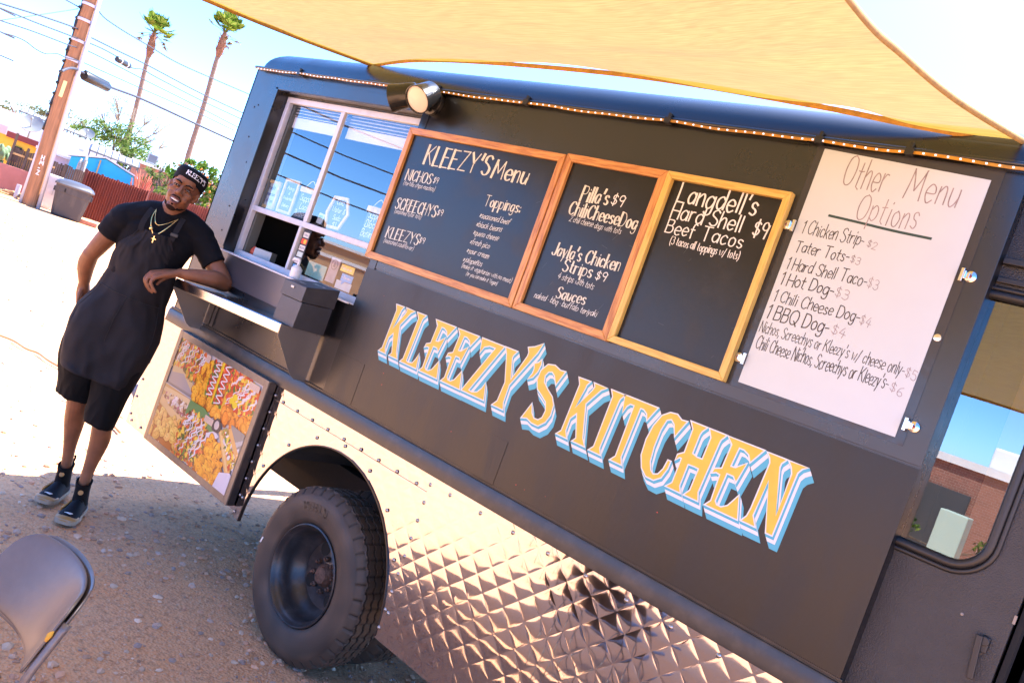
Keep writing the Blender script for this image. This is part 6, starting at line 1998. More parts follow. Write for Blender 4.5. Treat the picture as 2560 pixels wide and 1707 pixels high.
def leaves(mb, c, r, n, size, cols):
    mb.usecol = True
    for _ in range(n):
        d = Vector((fr.gauss(0, 1), fr.gauss(0, 1), fr.gauss(0, 1))).normalized() * (fr.random() ** 0.45)
        p_ = Vector(c) + Vector((d.x * r[0], d.y * r[1], d.z * r[2]))
        a = Vector((fr.gauss(0, 1), fr.gauss(0, 1), fr.gauss(0, 1))).normalized()
        u = a.orthogonal().normalized() * size * fr.uniform(0.6, 1.3)
        w = a.cross(u).normalized() * size * fr.uniform(0.3, 0.55)
        col = fr.choice(cols); k = fr.uniform(0.75, 1.25)
        mb.col = tuple(q * k for q in col)
        mb.add([p_ - u, p_ + w, p_ + u, p_ - w], [(0, 1, 2, 3)])
def tree(name, label, base, h, clumps, cols, n=260, size=0.09, bark=BARK, r0=0.14, cat="tree", group=None, fruit=None, twigs=4):
    t = thing(name, label, cat, base, 0, group)
    b = MB()
    top = base + V(0, 0, h * 0.45)
    b.tube([base, base + V(0.06, 0.03, h * 0.22), top], [r0, r0 * 0.8, r0 * 0.6], 10)
    for c, r in clumps:
        cc = Vector(c)
        mid = top * 0.5 + cc * 0.5 + V(fr.uniform(-0.2, 0.2), fr.uniform(-0.2, 0.2), -0.1)
        b.tube(smoothline([top - V(0, 0, h * 0.08), mid, cc], 4), [r0 * 0.45 * (1 - 0.8 * i / 8) for i in range(9)], 6)
        for _ in range(twigs):
            e = cc + V(fr.uniform(-1, 1) * r[0], fr.uniform(-1, 1) * r[1], fr.uniform(-0.3, 1) * r[2]) * 0.8
            b.tube([mid, (mid * 0.4 + cc * 0.6), (cc + e) / 2 + V(0, 0, 0.08), e], [r0 * 0.20, r0 * 0.16, r0 * 0.12, r0 * 0.05], 5)
    b.build("trunk", bark, t, smooth=True)
    b = MB()
    for c, r in clumps:
        m_ = max(3, int(n / 30))
        for _ in range(m_):
            d = Vector((fr.gauss(0, 1), fr.gauss(0, 1), fr.gauss(0, 1))).normalized() * fr.uniform(0.45, 1.0)
            sub = Vector(c) + V(d.x * r[0], d.y * r[1], d.z * r[2])
            leaves(b, sub, (r[0] * 0.32, r[1] * 0.32, r[2] * 0.30), 30, size, cols)
    b.build("crown", LEAF, t, recalc=False)
    if fruit:
        b = MB()
        for c, r in clumps:
            for _ in range(fruit):
                d = Vector((fr.gauss(0, 1), fr.gauss(0, 1), fr.gauss(0, 1))).normalized()
                b.ell(Vector(c) + V(d.x * r[0], d.y * r[1], d.z * r[2]), 0.045, 5)
        b.build("fruit", mat("orange_fruit", (0.75, 0.20, 0.02), rough=0.5), t, smooth=True)
    return t
G1 = [(0.10, 0.17, 0.035), (0.16, 0.22, 0.05), (0.07, 0.12, 0.025), (0.20, 0.24, 0.08)]
G2 = [(0.07, 0.16, 0.02), (0.13, 0.24, 0.03), (0.04, 0.09, 0.015), (0.20, 0.28, 0.05)]
G3 = [(0.19, 0.21, 0.10), (0.14, 0.18, 0.08), (0.24, 0.22, 0.12), (0.11, 0.13, 0.06)]
def P3(a, d, tn): return pol(a, d, tn)
tree("broad_tree", "broad loose green tree behind the turquoise shed and the first palm", pol(22.0, 46, z=0), 3.4,
     [(P3(20.3, 46, 0.030), (0.7, 0.7, 0.35)), (P3(20.9, 46, 0.036), (0.9, 0.9, 0.55)), (P3(21.6, 46, 0.041), (0.9, 0.9, 0.6)), (P3(22.3, 46, 0.041), (0.9, 0.9, 0.7)), (P3(23.0, 45.5, 0.034), (0.9, 0.9, 0.7)), (P3(21.9, 45, 0.028), (1.3, 1.3, 0.7)), (P3(23.5, 45, 0.024), (0.8, 0.8, 0.7)), (P3(22.7, 44.6, 0.020), (1.0, 1.0, 0.7)), (P3(24.1, 45, 0.017), (0.6, 0.6, 0.5)), (P3(23.3, 44.6, 0.012), (0.9, 0.9, 0.5))], G1, 620, 0.075)
tree("sparse_tree", "tall thin leaved tree with pale bare twigs rising above the broad green tree", pol(22.6, 50, z=0), 6.0,
     [(P3(21.4, 50, 0.060), (0.8, 0.8, 0.7)), (P3(20.6, 50, 0.050), (0.8, 0.8, 0.5)), (P3(23.2, 50, 0.066), (0.8, 0.8, 0.9)), (P3(24.0, 50, 0.060), (0.8, 0.8, 0.9)), (P3(22.3, 50, 0.062), (0.8, 0.8, 0.7)), (P3(24.5, 50, 0.045), (0.6, 0.6, 0.8)), (P3(23.6, 50, 0.044), (0.8, 0.8, 0.7)), (P3(21.2, 50, 0.070), (0.6, 0.6, 0.5))], G3, 420, 0.035, BARKP, 0.10, twigs=16)
tree("orange_tree", "dense bright green orange tree between the man's head and the truck", pol(27.3, 36, z=0), 3.0,
     [(P3(26.3, 36, 0.034), (0.5, 0.5, 0.35)), (P3(27.0, 36, 0.036), (0.5, 0.5, 0.4)), (P3(27.9, 36, 0.030), (0.55, 0.55, 0.5)), (P3(26.8, 35.8, 0.018), (0.7, 0.7, 0.5)), (P3(27.8, 35.8, 0.012), (0.6, 0.6, 0.5)), (P3(27.2, 35.8, 0.002), (0.7, 0.7, 0.4)), (P3(28.4, 35.8, 0.02), (0.5, 0.5, 0.6)), (P3(25.7, 36, 0.02), (0.45, 0.45, 0.4))], G2, 360, 0.075, fruit=7)
tree("grey_green_tree", "grey green tree top above the white house, right of the utility pole", pol(19.6, 52, z=0), 3.6,
     [(P3(18.9, 52, 0.040), (0.9, 0.9, 0.6)), (P3(19.6, 52, 0.036), (1.0, 1.0, 0.7)), (P3(20.2, 52, 0.030), (0.9, 0.9, 0.5))], G3, 480, 0.06)
tree("low_tree", "small yellow green tree top showing just left of the utility pole", pol(17.6, 52, z=0), 3.4,
     [(P3(17.3, 52, 0.029), (0.7, 0.7, 0.4)), (P3(17.9, 52, 0.032), (0.7, 0.7, 0.5)), (P3(16.4, 54, 0.026), (0.8, 0.8, 0.4))], G3, 420, 0.07)
tree("yard_bush", "olive bush behind the rust red fence, left of the man's cap", pol(24.9, 38, z=0), 2.2,
     [(P3(24.6, 38, 0.020), (0.5, 0.5, 0.5)), (P3(25.3, 38, 0.022), (0.45, 0.45, 0.5)), (P3(25.0, 37.6, 0.005), (0.6, 0.6, 0.45)), (P3(24.3, 38, 0.004), (0.4, 0.4, 0.4)), (P3(25.6, 38, 0.003), (0.4, 0.4, 0.5))], G3[:2] + G1[:2], 240, 0.07, cat="bush")

for a_, d_, h_, lab_ in ((31.0, 37, 1.0, "rounded green tree behind the fence, hidden by the truck's rear corner"), (36.5, 40, 1.3, "taller green tree behind the fence, behind the middle of the truck"), (43.0, 38, 0.9, "low green tree behind the fence, behind the truck's front half")):
    tree("yard_tree", lab_, pol(a_, d_, z=0), 2.6 + h_, [(pol(a_ + q_, d_, z=1.9 + h_ + w_), (1.0, 1.0, 0.7)) for q_, w_ in ((-1.4, 0.0), (0.0, 0.5), (1.5, 0.1), (0.4, -0.4))], G1, 260, 0.09)
# ---- palms
PALMT = mat("palm_trunk", (0.17, 0.12, 0.09), rough=0.9, var=0.3, vscale=2.0, stretch=(3, 3, 9), bump=0.3, bscale=12)
PALMS = mat("palm_boots", (0.17, 0.08, 0.045), rough=0.9, var=0.35, vscale=8, bump=0.5, bscale=20)
def palm(label, p0, p1, ht, seed):
    pr_ = random.Random(seed)
    t = thing("palm_tree", label, "palm tree", p0, 0, "two tall fan palms")
    ax = (p1 - p0).normalized()
    b = MB()
    pts = [p0 + (p1 - p0) * (i / 24) + V(0.05 * math.sin(i * 0.5), 0, 0) for i in range(25)]
    b.tube(pts, [0.21 - 0.06 * i / 24 + 0.012 * (i % 2) for i in range(25)], 12)
    b.build("trunk", PALMT, t, smooth=True)
    b = MB()
    b.tube([p1 - ax * 0.9, p1 - ax * 0.5, p1, p1 + ax * 0.4, p1 + ax * 0.9], [0.17, 0.25, 0.28, 0.22, 0.13], 12)
    for k in range(60):
        a, z = pr_.uniform(0, 6.28), pr_.uniform(-0.7, 0.6)
        d = V(math.cos(a), math.sin(a), 0)
        b.tube([p1 + ax * z + d * 0.18, p1 + ax * (z + 0.2) + d * 0.33], [0.04, 0.018], 4)
    b.build("leaf_boots", PALMS, t)
    b = MB(); b.usecol = True
    top = p1 + ax * 0.85
    for k in range(34):
        a = pr_.uniform(0, 6.28); el = pr_.choice([pr_.uniform(0.7, 1.5), pr_.uniform(0.6, 1.3), pr_.uniform(0.0, 0.8)])
        d = V(math.cos(a) * math.cos(el), math.sin(a) * math.cos(el), math.sin(el))
        L_ = pr_.uniform(0.6, 1.15)
        b.col = (0.14, 0.17, 0.04)
        e = top + d * L_ - V(0, 0, 0.10 * math.cos(el))
        b.tube([top, (top + e) / 2 + V(0, 0, 0.04), e], [0.03, 0.02, 0.014], 4)
        sd = d.cross(V(0, 0, 1)); sd = sd.normalized() if sd.length > 0.05 else V(1, 0, 0)
        up = sd.cross(d).normalized()
        R_ = pr_.uniform(0.6, 0.9)
        for j in range(13):
            an = R(-75 + 150 * j / 12)
            dir_ = d * math.cos(an) + sd * math.sin(an)
            tip = e + dir_ * R_ * (0.75 + 0.25 * math.cos(an)) - V(0, 0, 0.08 + 0.12 * pr_.random()) * R_ + up * 0.12
            mid = e + dir_ * R_ * 0.55
            w = dir_.cross(up).normalized() * 0.055
            c = pr_.choice([(0.09, 0.16, 0.02), (0.13, 0.19, 0.03), (0.05, 0.10, 0.012), (0.20, 0.24, 0.05)])
            b.col = c
            b.add([e, mid - w, tip, mid + w], [(0, 1, 2, 3)])
    for k in range(4):
        a = pr_.uniform(0, 6.28)
        e = p1 + V(math.cos(a) * 0.9, math.sin(a) * 0.9, 0.5 + pr_.uniform(-0.3, 0.2))
        b.col = (0.22, 0.17, 0.08)
        b.tube([top, e], 0.02, 4)
        for j in range(8):
            b.add([e, e + V(pr_.uniform(-0.3, 0.5) * math.cos(a), pr_.uniform(-0.3, 0.5) * math.sin(a), -pr_.uniform(0.1, 0.35)), e + V(pr_.uniform(-0.2, 0.4), pr_.uniform(-0.2, 0.2), -pr_.uniform(0.0, 0.2))], [(0, 1, 2)])
    b.build("fronds", LEAF, t, recalc=False)
palm("tall fan palm, the left one of two, its trunk passing behind the turquoise shed", pol(22.75, 70, z=0.0), pol(21.98, 70, 0.138), 0, 4)
palm("tall fan palm, the right one nearer the truck, its trunk meeting the orange tree", pol(26.1, 66, z=0.0), pol(25.60, 66, 0.168), 0, 9)

# ---- fences, sheds, houses
def wallbox(mb, a0, a1, d0, z0, z1, thick=0.1, d1=None):
    """upright slab between two bearings"""
    A, B_ = pol(a0, d0, z=z0), pol(a1, d1 if d1 else d0, z=z0)
    t_ = (B_ - A).normalized(); n_ = V(-t_.y, t_.x, 0)
    if n_.dot(V(-1, 0.3, 0)) < 0: n_ = -n_
    H_ = V(0, 0, z1 - z0)
    vs_ = [A, B_, B_ + n_ * thick, A + n_ * thick]
    mb.add([*vs_, *[q + H_ for q in vs_]], [(0, 1, 2, 3), (4, 5, 6, 7), (0, 1, 5, 4), (1, 2, 6, 5), (2, 3, 7, 6), (3, 0, 4, 7)])
RFENCE = mat("rust_fence", (0.15, 0.026, 0.013), rough=0.65, col2=(0.095, 0.018, 0.011), vscale=2.5, stretch=(3, 3, 0.5), thr=(0.4, 0.7))
def corrugated(name, label, a0, a1, d0, d1, z0, za, zb, n, amp, m_, group=None):
    t = thing(name, label, "fence", pol((a0 + a1) / 2, (d0 + d1) / 2, z=0), 0, group)
    A, B_ = pol(a0, d0, z=0), pol(a1, d1, z=0)
    tt = (B_ - A).normalized(); n_ = V(tt.y, -tt.x, 0)
    vs_, fs = [], []
    for i in range(n * 2 + 1):
        q = i / (n * 2)
        p_ = A + (B_ - A) * q + n_ * (amp if i % 2 else 0)
        zt = za + (zb - za) * q
        vs_ += [p_ + V(0, 0, z0), p_ + V(0, 0, zt + (0.025 if i % 4 == 1 else 0))]
    fs = [(i * 2, i * 2 + 2, i * 2 + 3, i * 2 + 1) for i in range(n * 2)]
    b = MB(); b.add(vs_, fs); b.build("fence_panel", m_, t, solid=0.01)
    for i in range(5):
        b = MB(); p_ = A + (B_ - A) * (i / 4) - n_ * 0.08
        b.box(p_.x - 0.03, p_.x + 0.03, p_.y - 0.03, p_.y + 0.03, 0, max(za, zb) + 0.03); b.build("fence_post", m_, t)
    return t
corrugated("metal_fence", "rust red corrugated metal fence behind the trash bin", 20.95, 24.5, 32.0, 32.6, 0.0, 1.52, 1.54, 26, 0.05, RFENCE, "rust red metal fences")
corrugated("metal_fence", "rust red corrugated fence stretch right of the man's face, next to the truck", 24.55, 29.0, 31.5, 30.5, 0.0, 1.56, 1.74, 34, 0.05, mat("rust_fence_pale", (0.18, 0.045, 0.028), rough=0.65, var=0.25, vscale=3), "rust red metal fences")
corrugated("metal_fence", "long rust red corrugated fence continuing behind the truck", 29.05, 52.0, 30.4, 27.0, 0.0, 1.74, 1.8, 90, 0.05, MATS["rust_fence_pale"], "rust red metal fences")
WF = mat("old_fence_wood", (0.075, 0.048, 0.032), rough=0.9, col2=(0.13, 0.09, 0.065), vscale=4, stretch=(5, 5, 0.6), bump=0.2)
LUM = mat("new_lumber", (0.55, 0.33, 0.12), rough=0.7)
t = thing("wood_fence", "weathered dark plank fence behind the utility pole with a pale new rail", "fence", pol(18.9, 31.3, z=0))
b = MB()
for i in range(34):
    a = 17.05 + i * 0.1135
    wallbox(b, a, a + 0.106, 31.3 - fr.uniform(0, 0.02), 0.0, 1.44 + fr.uniform(-0.03, 0.03), 0.03)
b.build("planks", WF, t)
for (a0, a1) in ((17.1, 17.85), (17.9, 18.35), (18.9, 19.35)):
    b = MB(); wallbox(b, a0, a1, 31.25, 1.22, 1.28, 0.03); b.build("rail", LUM, t)
for (a, h_) in ((17.0, 1.88), (17.75, 1.55), (19.75, 1.48)):
    b = MB(); wallbox(b, a, a + 0.14, 31.2, 0, h_, 0.08); b.build("post", WF, t)
PINK = mat("pink_plaster", (0.42, 0.16, 0.13), rough=0.85, var=0.1, vscale=2, bump=0.1)
b = MB(); wallbox(b, 15.5, 18.35, 31.0, 0.0, 0.85, 0.2)
tag(b.build("block_wall", PINK, None), "low pink plaster wall at the left edge in front of the plank fence", "wall")
t = thing("metal_cabinet", "white metal cabinet standing between the utility pole and the trash bin", "cabinet", pol(19.4, 29.9, z=0))
b = MB(); wallbox(b, 18.95, 19.95, 29.9, 0.0, 1.05, 0.6); b.build("cabinet_body", mat("cabinet_white", (0.62, 0.58, 0.55), rough=0.5, var=0.08, vscale=4), t)
b = MB(); wallbox(b, 19.0, 19.72, 29.87, 0.06, 0.99, 0.025); dr_ = b.build("door", MATS["cabinet_white"], t)
b = MB(); wallbox(b, 19.63, 19.66, 29.85, 0.45, 0.6, 0.02); b.build("handle", SCREW, dr_)
# trash bin
BINM = mat("bin_plastic", (0.028, 0.028, 0.034), rough=0.5, col2=(0.07, 0.062, 0.058), vscale=2.5, thr=(0.5, 0.8), stretch=(2, 2, 0.8))
t = thing("trash_bin", "large dark grey alley bin with a domed lid before the rust red fence", "trash bin", pol(20.7, 28.6, z=0))
cb = pol(20.68, 28.75, z=0)
u_, w_ = V(0.36, 0.93, 0), V(-0.93, 0.36, 0)
def bring(hw, hd, z, tilt=0.0):
    return [cb + u_ * (sx * hw) + w_ * (sy * hd) + V(0, 0, z + tilt * sx) for sx, sy in ((-0.8, -1), (0.8, -1), (1, -0.8), (1, 0.8), (0.8, 1), (-0.8, 1), (-1, 0.8), (-1, -0.8))]
b = MB(); b.loft([bring(0.38, 0.36, 0.0), bring(0.40, 0.38, 0.05), bring(0.47, 0.46, 0.68), bring(0.48, 0.47, 0.70), bring(0.495, 0.49, 0.92)]); b.build("bin_body", BINM, t, bevel=0.01)
b = MB(); b.loft([bring(0.53, 0.52, 0.90), bring(0.545, 0.54, 0.94), bring(0.50, 0.50, 1.00), bring(0.36, 0.36, 1.08), bring(0.12, 0.12, 1.11)]); ld_ = b.build("lid", mat("bin_lid", (0.06, 0.06, 0.075), rough=0.35), t, smooth=True, angle=35)
for sx in (-1, 1):
    b = MB(); b.obox(cb + u_ * (0.50 * sx) + V(0, 0, 0.74), u_ * 0.035, w_ * 0.12, V(0, 0, 0.07)); b.build("lift_pocket", BINM, t, bevel=0.01)
b = MB(); b.obox(cb - u_ * 0.22 - w_ * 0.485 + V(0, 0, 0.78), u_ * 0.02, w_ * 0.004, V(0, 0, 0.05)); b.build("grip_slot", VOID, t)
# turquoise shed
TURQ = mat("turquoise_paint", (0.02, 0.42, 0.72), rough=0.6, var=0.05, vscale=2)
WROOF = mat("white_roof", (0.72, 0.70, 0.72), rough=0.6, var=0.04, vscale=2)
t = thing("turquoise_shed", "bright turquoise gabled shed with a white roof beyond the fences", "shed", pol(21.7, 34, z=0))
A, Pk, B_ = pol(19.94, 34, z=0), pol(21.69, 34, z=2.10), pol(23.54, 34, z=0)
nb = V(-0.93, 0.37, 0) * 4
b = MB(); b.poly([A, B_, B_ + V(0, 0, 1.83), Pk, A + V(0, 0, 1.78)], nb); b.build("walls", TURQ, t)
for (E_, z_, s_) in ((A, 1.80, -1), (B_, 1.85, 1)):
    e0 = V(E_.x, E_.y, z_) + (V(E_.x, E_.y, z_) - (Pk + V(0, 0, 0.02))) * 0.12
    p0 = Pk + V(0, 0, 0.025)
    f0 = V(0.93, -0.37, 0) * 0.15
    b = MB(); b.poly([p0 + f0, e0 + f0, e0 + nb, p0 + nb], V(0, 0, 0.05)); b.build("roof_slope", WROOF, t)
b = MB(); wallbox(b, 21.42, 21.5, 33.9, 0.0, 2.0, 0.05); b.build("corner_post", LUM, t)
t = thing("lean_to", "pale lilac lean-to with a flat white roof left of the turquoise shed", "shed", pol(19.3, 35, z=0))
b = MB(); wallbox(b, 18.3, 19.98, 35, 0.0, 1.62, 2.0); b.build("walls", mat("lilac_paint", (0.52, 0.44, 0.52), rough=0.7), t)
b = MB(); wallbox(b, 18.1, 20.05, 34.8, 1.63, 1.72, 2.4); b.build("roof", WROOF, t)
# white flat roofed house
WH = mat("white_stucco", (0.74, 0.72, 0.70), rough=0.8, var=0.05, vscale=1.5)
t = thing("white_house", "long white flat roofed house with a low parapet behind the sheds", "house", pol(18.5, 39, z=0))
b = MB(); wallbox(b, 12.5, 22.3, 39, 0.0, 2.55, 6.0, d1=40.5); b.build("walls", WH, t)
b = MB(); wallbox(b, 12.4, 22.35, 38.95, 2.52, 2.62, 0.25, d1=40.45); b.build("parapet", mat("parapet", (0.62, 0.55, 0.46), rough=0.8), t)
for (a0, a1) in ((18.3, 18.55), (20.2, 20.45)):
    b = MB(); wallbox(b, a0, a1, 38.9, 2.1, 2.18, 0.06); b.build("vent", SCREW, t)
t = thing("yellow_house", "yellow house with a maroon fascia and a dark window at the far left", "house", pol(16.2, 35, z=0))
b = MB(); wallbox(b, 12.5, 18.6, 35, 0.0, 1.70, 3.0); b.build("walls", mat("yellow_paint", (0.78, 0.42, 0.03), rough=0.7), t)
b = MB(); wallbox(b, 16.55, 18.8, 34.85, 1.66, 1.86, 0.4); b.build("fascia", mat("maroon_fascia", (0.20, 0.03, 0.025), rough=0.7), t)
b = MB(); wallbox(b, 12.4, 16.5, 34.85, 1.70, 1.98, 3.2); b.build("roof", mat("pink_roof", (0.60, 0.40, 0.38), rough=0.8), t)
b = MB(); wallbox(b, 17.05, 17.5, 34.9, 0.9, 1.45, 0.06); b.build("window", VOID, t)
t = thing("tan_house", "long tan flat roofed house behind the fence on the far side of the truck", "house", pol(37, 48, z=0))
b = MB(); wallbox(b, 27.5, 47, 50, 0.0, 3.0, 6.0, d1=46); b.build("walls", mat("tan_stucco", (0.45, 0.33, 0.22), rough=0.85, var=0.08, vscale=1.0), t)
b = MB(); wallbox(b, 27.4, 47.1, 49.8, 2.98, 3.15, 0.4, d1=45.8); b.build("parapet", WH, t)
# rooftop solar racks
SOL = mat("solar_frame", (0.05, 0.05, 0.06), rough=0.4); SOLP = mat("solar_back", (0.55, 0.52, 0.5), rough=0.6)
def rack(label, a0, a1, d0, d1, z, n, tilt=0.16):
    t = thing("solar_rack", label, "solar panels", pol((a0 + a1) / 2, (d0 + d1) / 2, z=z), 0, "solar racks on the white roofs")
    A, B_ = pol(a0, d0, z=z), pol(a1, d1, z=z)
    tt = (B_ - A) / n; bk = V(-0.93, 0.36, 0) * 1.0 + V(0, 0, tilt)
    for i in range(n):
        p_ = A + tt * i
        b = MB(); b.poly([p_ + tt * 0.04, p_ + tt * 0.96, p_ + tt * 0.96 + bk, p_ + tt * 0.04 + bk], V(0, 0, 0.03))
        pn = b.build("solar_panel", SOLP, t)
        b = MB()
        q = [p_ + tt * 0.02, p_ + tt * 0.98, p_ + tt * 0.98 + bk * 1.02, p_ + tt * 0.02 + bk * 1.02]
        for j in range(4): b.tube([q[j], q[(j + 1) % 4]], 0.05, 5)
        b.build("panel_frame", SOL, pn)
    b = MB()
    for i in range(n + 1):
        p_ = A + tt * i
        b.tube([p_ - V(0, 0, 0.25), p_], 0.02, 5); b.tube([p_ + bk - V(0, 0, 0.4), p_ + bk], 0.02, 5)
    b.build("rack_legs", SOL, t)
rack("wide rack of solar panels seen from below, above the turquoise shed", 20.75, 23.5, 36.5, 37.0, 2.24, 7, 0.22)
rack("thin dark row of solar panels on the white house, left of the utility pole", 16.8, 18.1, 40.5, 40.8, 2.78, 4, 0.12)
rack("thin dark row of solar panels on the white house, right of the utility pole", 18.95, 20.35, 40.8, 41.2, 2.74, 4, 0.12)
# dishes, cooler, back house
def dish(label, c, r):
    t = thing("satellite_dish", label, "satellite dish", c - V(0, 0, r * 1.4), 0, "satellite dishes on the white house")
    DM = mat("dish_grey", (0.17, 0.175, 0.18), rough=0.4)
    ax = V(0.55, -0.35, 0.55).normalized()
    b = MB(); b.lathe([(0.0, 0.0), (r * 0.4, r * 0.05), (r * 0.8, r * 0.2), (r, r * 0.32), (r * 0.98, r * 0.35), (r * 0.78, r * 0.24), (0.0, 0.04)], c, ax, 24); b.build("reflector", DM, t, smooth=True, angle=50)
    b = MB(); b.tube([c, c - V(0, 0, r * 1.5)], 0.03, 8); b.tube([c - V(0, 0, r * 0.6), c + ax * r * 0.9], 0.018, 6); b.ell(c + ax * r * 0.95, 0.06, 6); b.build("mast", DM, t, smooth=True)
dish("grey satellite dish on the white house, left of the utility pole", pol(17.58, 37, 0.0155), 0.42)
dish("open satellite dish on a mast on the white house, left of the broad tree", pol(20.35, 41.5, 0.0265), 0.30)
t = thing("brown_house", "brick house roof mostly hidden by the broad tree, carrying the rooftop cooler", "house", pol(24.2, 43, z=0))
b = MB(); wallbox(b, 23.1, 26.2, 43, 0.0, 2.55, 4.0); b.build("walls", mat("brown_brick", (0.25, 0.12, 0.09), rough=0.85, var=0.2, vscale=8), t)
b = MB(); wallbox(b, 23.0, 26.3, 42.8, 2.56, 2.68, 4.4); b.build("roof", WROOF, t)
t = thing("rooftop_cooler", "grey rooftop swamp cooler beside the broad tree", "cooler", pol(24.0, 42.9, z=2.68))
b = MB(); wallbox(b, 23.78, 24.38, 43.2, 2.72, 3.15, 0.7); b.build("cooler_body", mat("cooler_grey", (0.35, 0.36, 0.38), rough=0.5), t)
b = MB(); wallbox(b, 23.85, 24.31, 43.17, 2.77, 3.10, 0.02); b.build("louvre", mat("louvre_dark", (0.12, 0.12, 0.13), rough=0.5), t)
# cacti and red ocotillo
CAC = mat("cactus_green", (0.13, 0.2, 0.09), rough=0.7, var=0.2, vscale=8)
t = thing("prickly_pear", "green prickly pear cactus at the left edge behind the pink wall", "cactus", pol(16.3, 32.5, z=0))
b = MB()
for k in range(22):
    p_ = pol(fr.uniform(15.8, 16.95), 32.5 + fr.uniform(-0.3, 0.3), z=fr.uniform(0.85, 1.3)); b.ell(p_, (0.12, 0.05, 0.15), 6, Matrix.Rotation(fr.uniform(0, 3), 3, 'Z') @ Matrix.Rotation(fr.uniform(-0.5, 0.5), 3, 'Y'))
for k in range(6):
    p_ = pol(15.9 + 0.17 * k, 32.5, z=0); b.tube([p_, p_ + V(0, 0, 0.9)], 0.06, 6)
b.build("pads", CAC, t, smooth=True)
for k, (a, z0, z1, lab) in enumerate(((20.50, 0.0, 1.83, "short pale striped cactus column against the turquoise shed"), (20.72, 0.0, 1.95, "taller pale striped cactus column in front of the turquoise shed"))):
    b = MB()
    p_ = pol(a, 33.2, z=0)
    b.tube([p_, p_ + V(0, 0, z1 * 0.9), p_ + V(0, 0, z1)], [0.075, 0.07, 0.03], 10)
    tag(b.build("column_cactus", mat("pale_cactus", (0.5, 0.44, 0.36), rough=0.7, col2=(0.25, 0.2, 0.15), vscale=2, stretch=(1, 1, 14)), None, smooth=True), lab, "cactus", "cactus columns by the turquoise shed")
t = thing("red_shrub", "shrub of thin coral red stems above the rust red fence", "shrub", pol(24.0, 33.5, z=0))
b = MB()
for k in range(34):
    p_ = pol(24.0 + fr.uniform(-0.15, 0.15), 33.5, z=0.0); q = pol(24.05 + fr.uniform(-0.75, 0.55), 33.5 + fr.uniform(-0.3, 0.3), z=fr.uniform(1.6, 2.2))
    b.tube(smoothline([p_, (p_ + q) / 2 + V(0, 0, 0.2), q], 3), 0.016, 5)
b.build("stems", mat("coral_stem", (0.55, 0.16, 0.09), rough=0.7), t)
# small things on the ground
t = thing("wood_scraps", "pile of broken tan branches on the ground left of the utility pole", "wood", pol(17.2, 31, z=0))
b = MB()
for k in range(16):
    p_ = pol(fr.uniform(16.4, 18.0), 30.5 + fr.uniform(-0.5, 0.4), z=fr.uniform(0.03, 0.12)); a = fr.uniform(0, 3.1)
    b.tube([p_, p_ + V(math.cos(a), math.sin(a), fr.uniform(-0.05, 0.25)) * fr.uniform(0.3, 0.8)], 0.03, 5)
b.build("branches", mat("dry_wood", (0.30, 0.20, 0.11), rough=0.9, var=0.3, vscale=10), t)
b = MB(); p_ = pol(17.95, 30.3, z=0); b.tube([p_, p_ + V(0, 0, 0.42)], 0.07, 10)
tag(b.build("bollard", GREY, None, smooth=True, angle=50), "short grey steel stub standing left of the utility pole's foot", "bollard")
b = MB(); p_ = ray_ground(219, 563); b.obox(p_ + V(0, 0, 0.06), V(0.10, 0.22, 0), V(-0.1, 0.05, 0), V(0, 0, 0.06))
tag(b.build("loose_brick", mat("loose_brick", (0.36, 0.15, 0.09), rough=0.9, var=0.2, vscale=12), None, bevel=0.01), "single reddish brick lying in the sunlit dirt right of the trash bin", "brick")
hose = [ray_ground(x, y, 0.012) for x, y in ((-60, 815), (0, 838), (35, 852), (65, 871), (95, 882), (120, 900), (150, 918), (200, 955), (235, 1010), (300, 1080))]
b = MB(); b.tube(smoothline(hose, 6), 0.011, 6)
tag(b.build("extension_cord", mat("cord_tan", (0.45, 0.22, 0.10), rough=0.6), None, smooth=True), "thin tan cord snaking across the sunlit dirt towards the man", "cord")
# bumper end at the truck's rear
b = MB()
b.tube(smoothline([V(-4.70, 0.03, 0.60), V(-4.80, 0.10, 0.58), V(-4.84, 0.3, 0.56), V(-4.84, 1.9, 0.56)], 5), 0.05, 10)
b.build("rear_bumper", mat("bumper_grey", (0.36, 0.36, 0.40), rough=0.45), truck, smooth=True)
b = MB()
b.box(-4.78, -4.66, 0.04, 0.14, 0.50, 0.555); b.tube([V(-4.74, 0.08, 0.5), V(-4.76, 0.08, 0.42)], 0.02, 8)
b.build("step_bracket", RUBBER, truck)

# ---- what stands behind the photographer and shows in the glass and steel
BRICK = bpy.data.materials.new("red_brick")
BRICK.use_nodes = True
nt = BRICK.node_tree
br = nt.nodes.new("ShaderNodeTexBrick"); tcb = nt.nodes.new("ShaderNodeTexCoord"); mpb = nt.nodes.new("ShaderNodeMapping")
mpb.inputs["Rotation"].default_value = (R(90), 0, 0)
br.inputs["Color1"].default_value = (0.30, 0.11, 0.07, 1); br.inputs["Color2"].default_value = (0.22, 0.08, 0.05, 1); br.inputs["Mortar"].default_value = (0.35, 0.28, 0.24, 1)
br.inputs["Scale"].default_value = 4.5; br.inputs["Mortar Size"].default_value = 0.015
nt.links.new(tcb.outputs["Object"], mpb.inputs[0]); nt.links.new(mpb.outputs[0], br.inputs["Vector"])
nt.links.new(br.outputs[0], nt.nodes["Principled BSDF"].inputs["Base Color"]); nt.nodes["Principled BSDF"].inputs["Roughness"].default_value = 0.9
t = thing("brick_building", "low red brick building across the street behind the photographer", "building", (-3, -18, 0))
b = MB(); b.box(-9.5, 4, -24, -18.0, 0, 2.05); b.build("wall", BRICK, t)
b = MB(); b.box(-9.6, 4.1, -24.1, -17.9, 2.05, 2.22); b.build("parapet", WH, t)
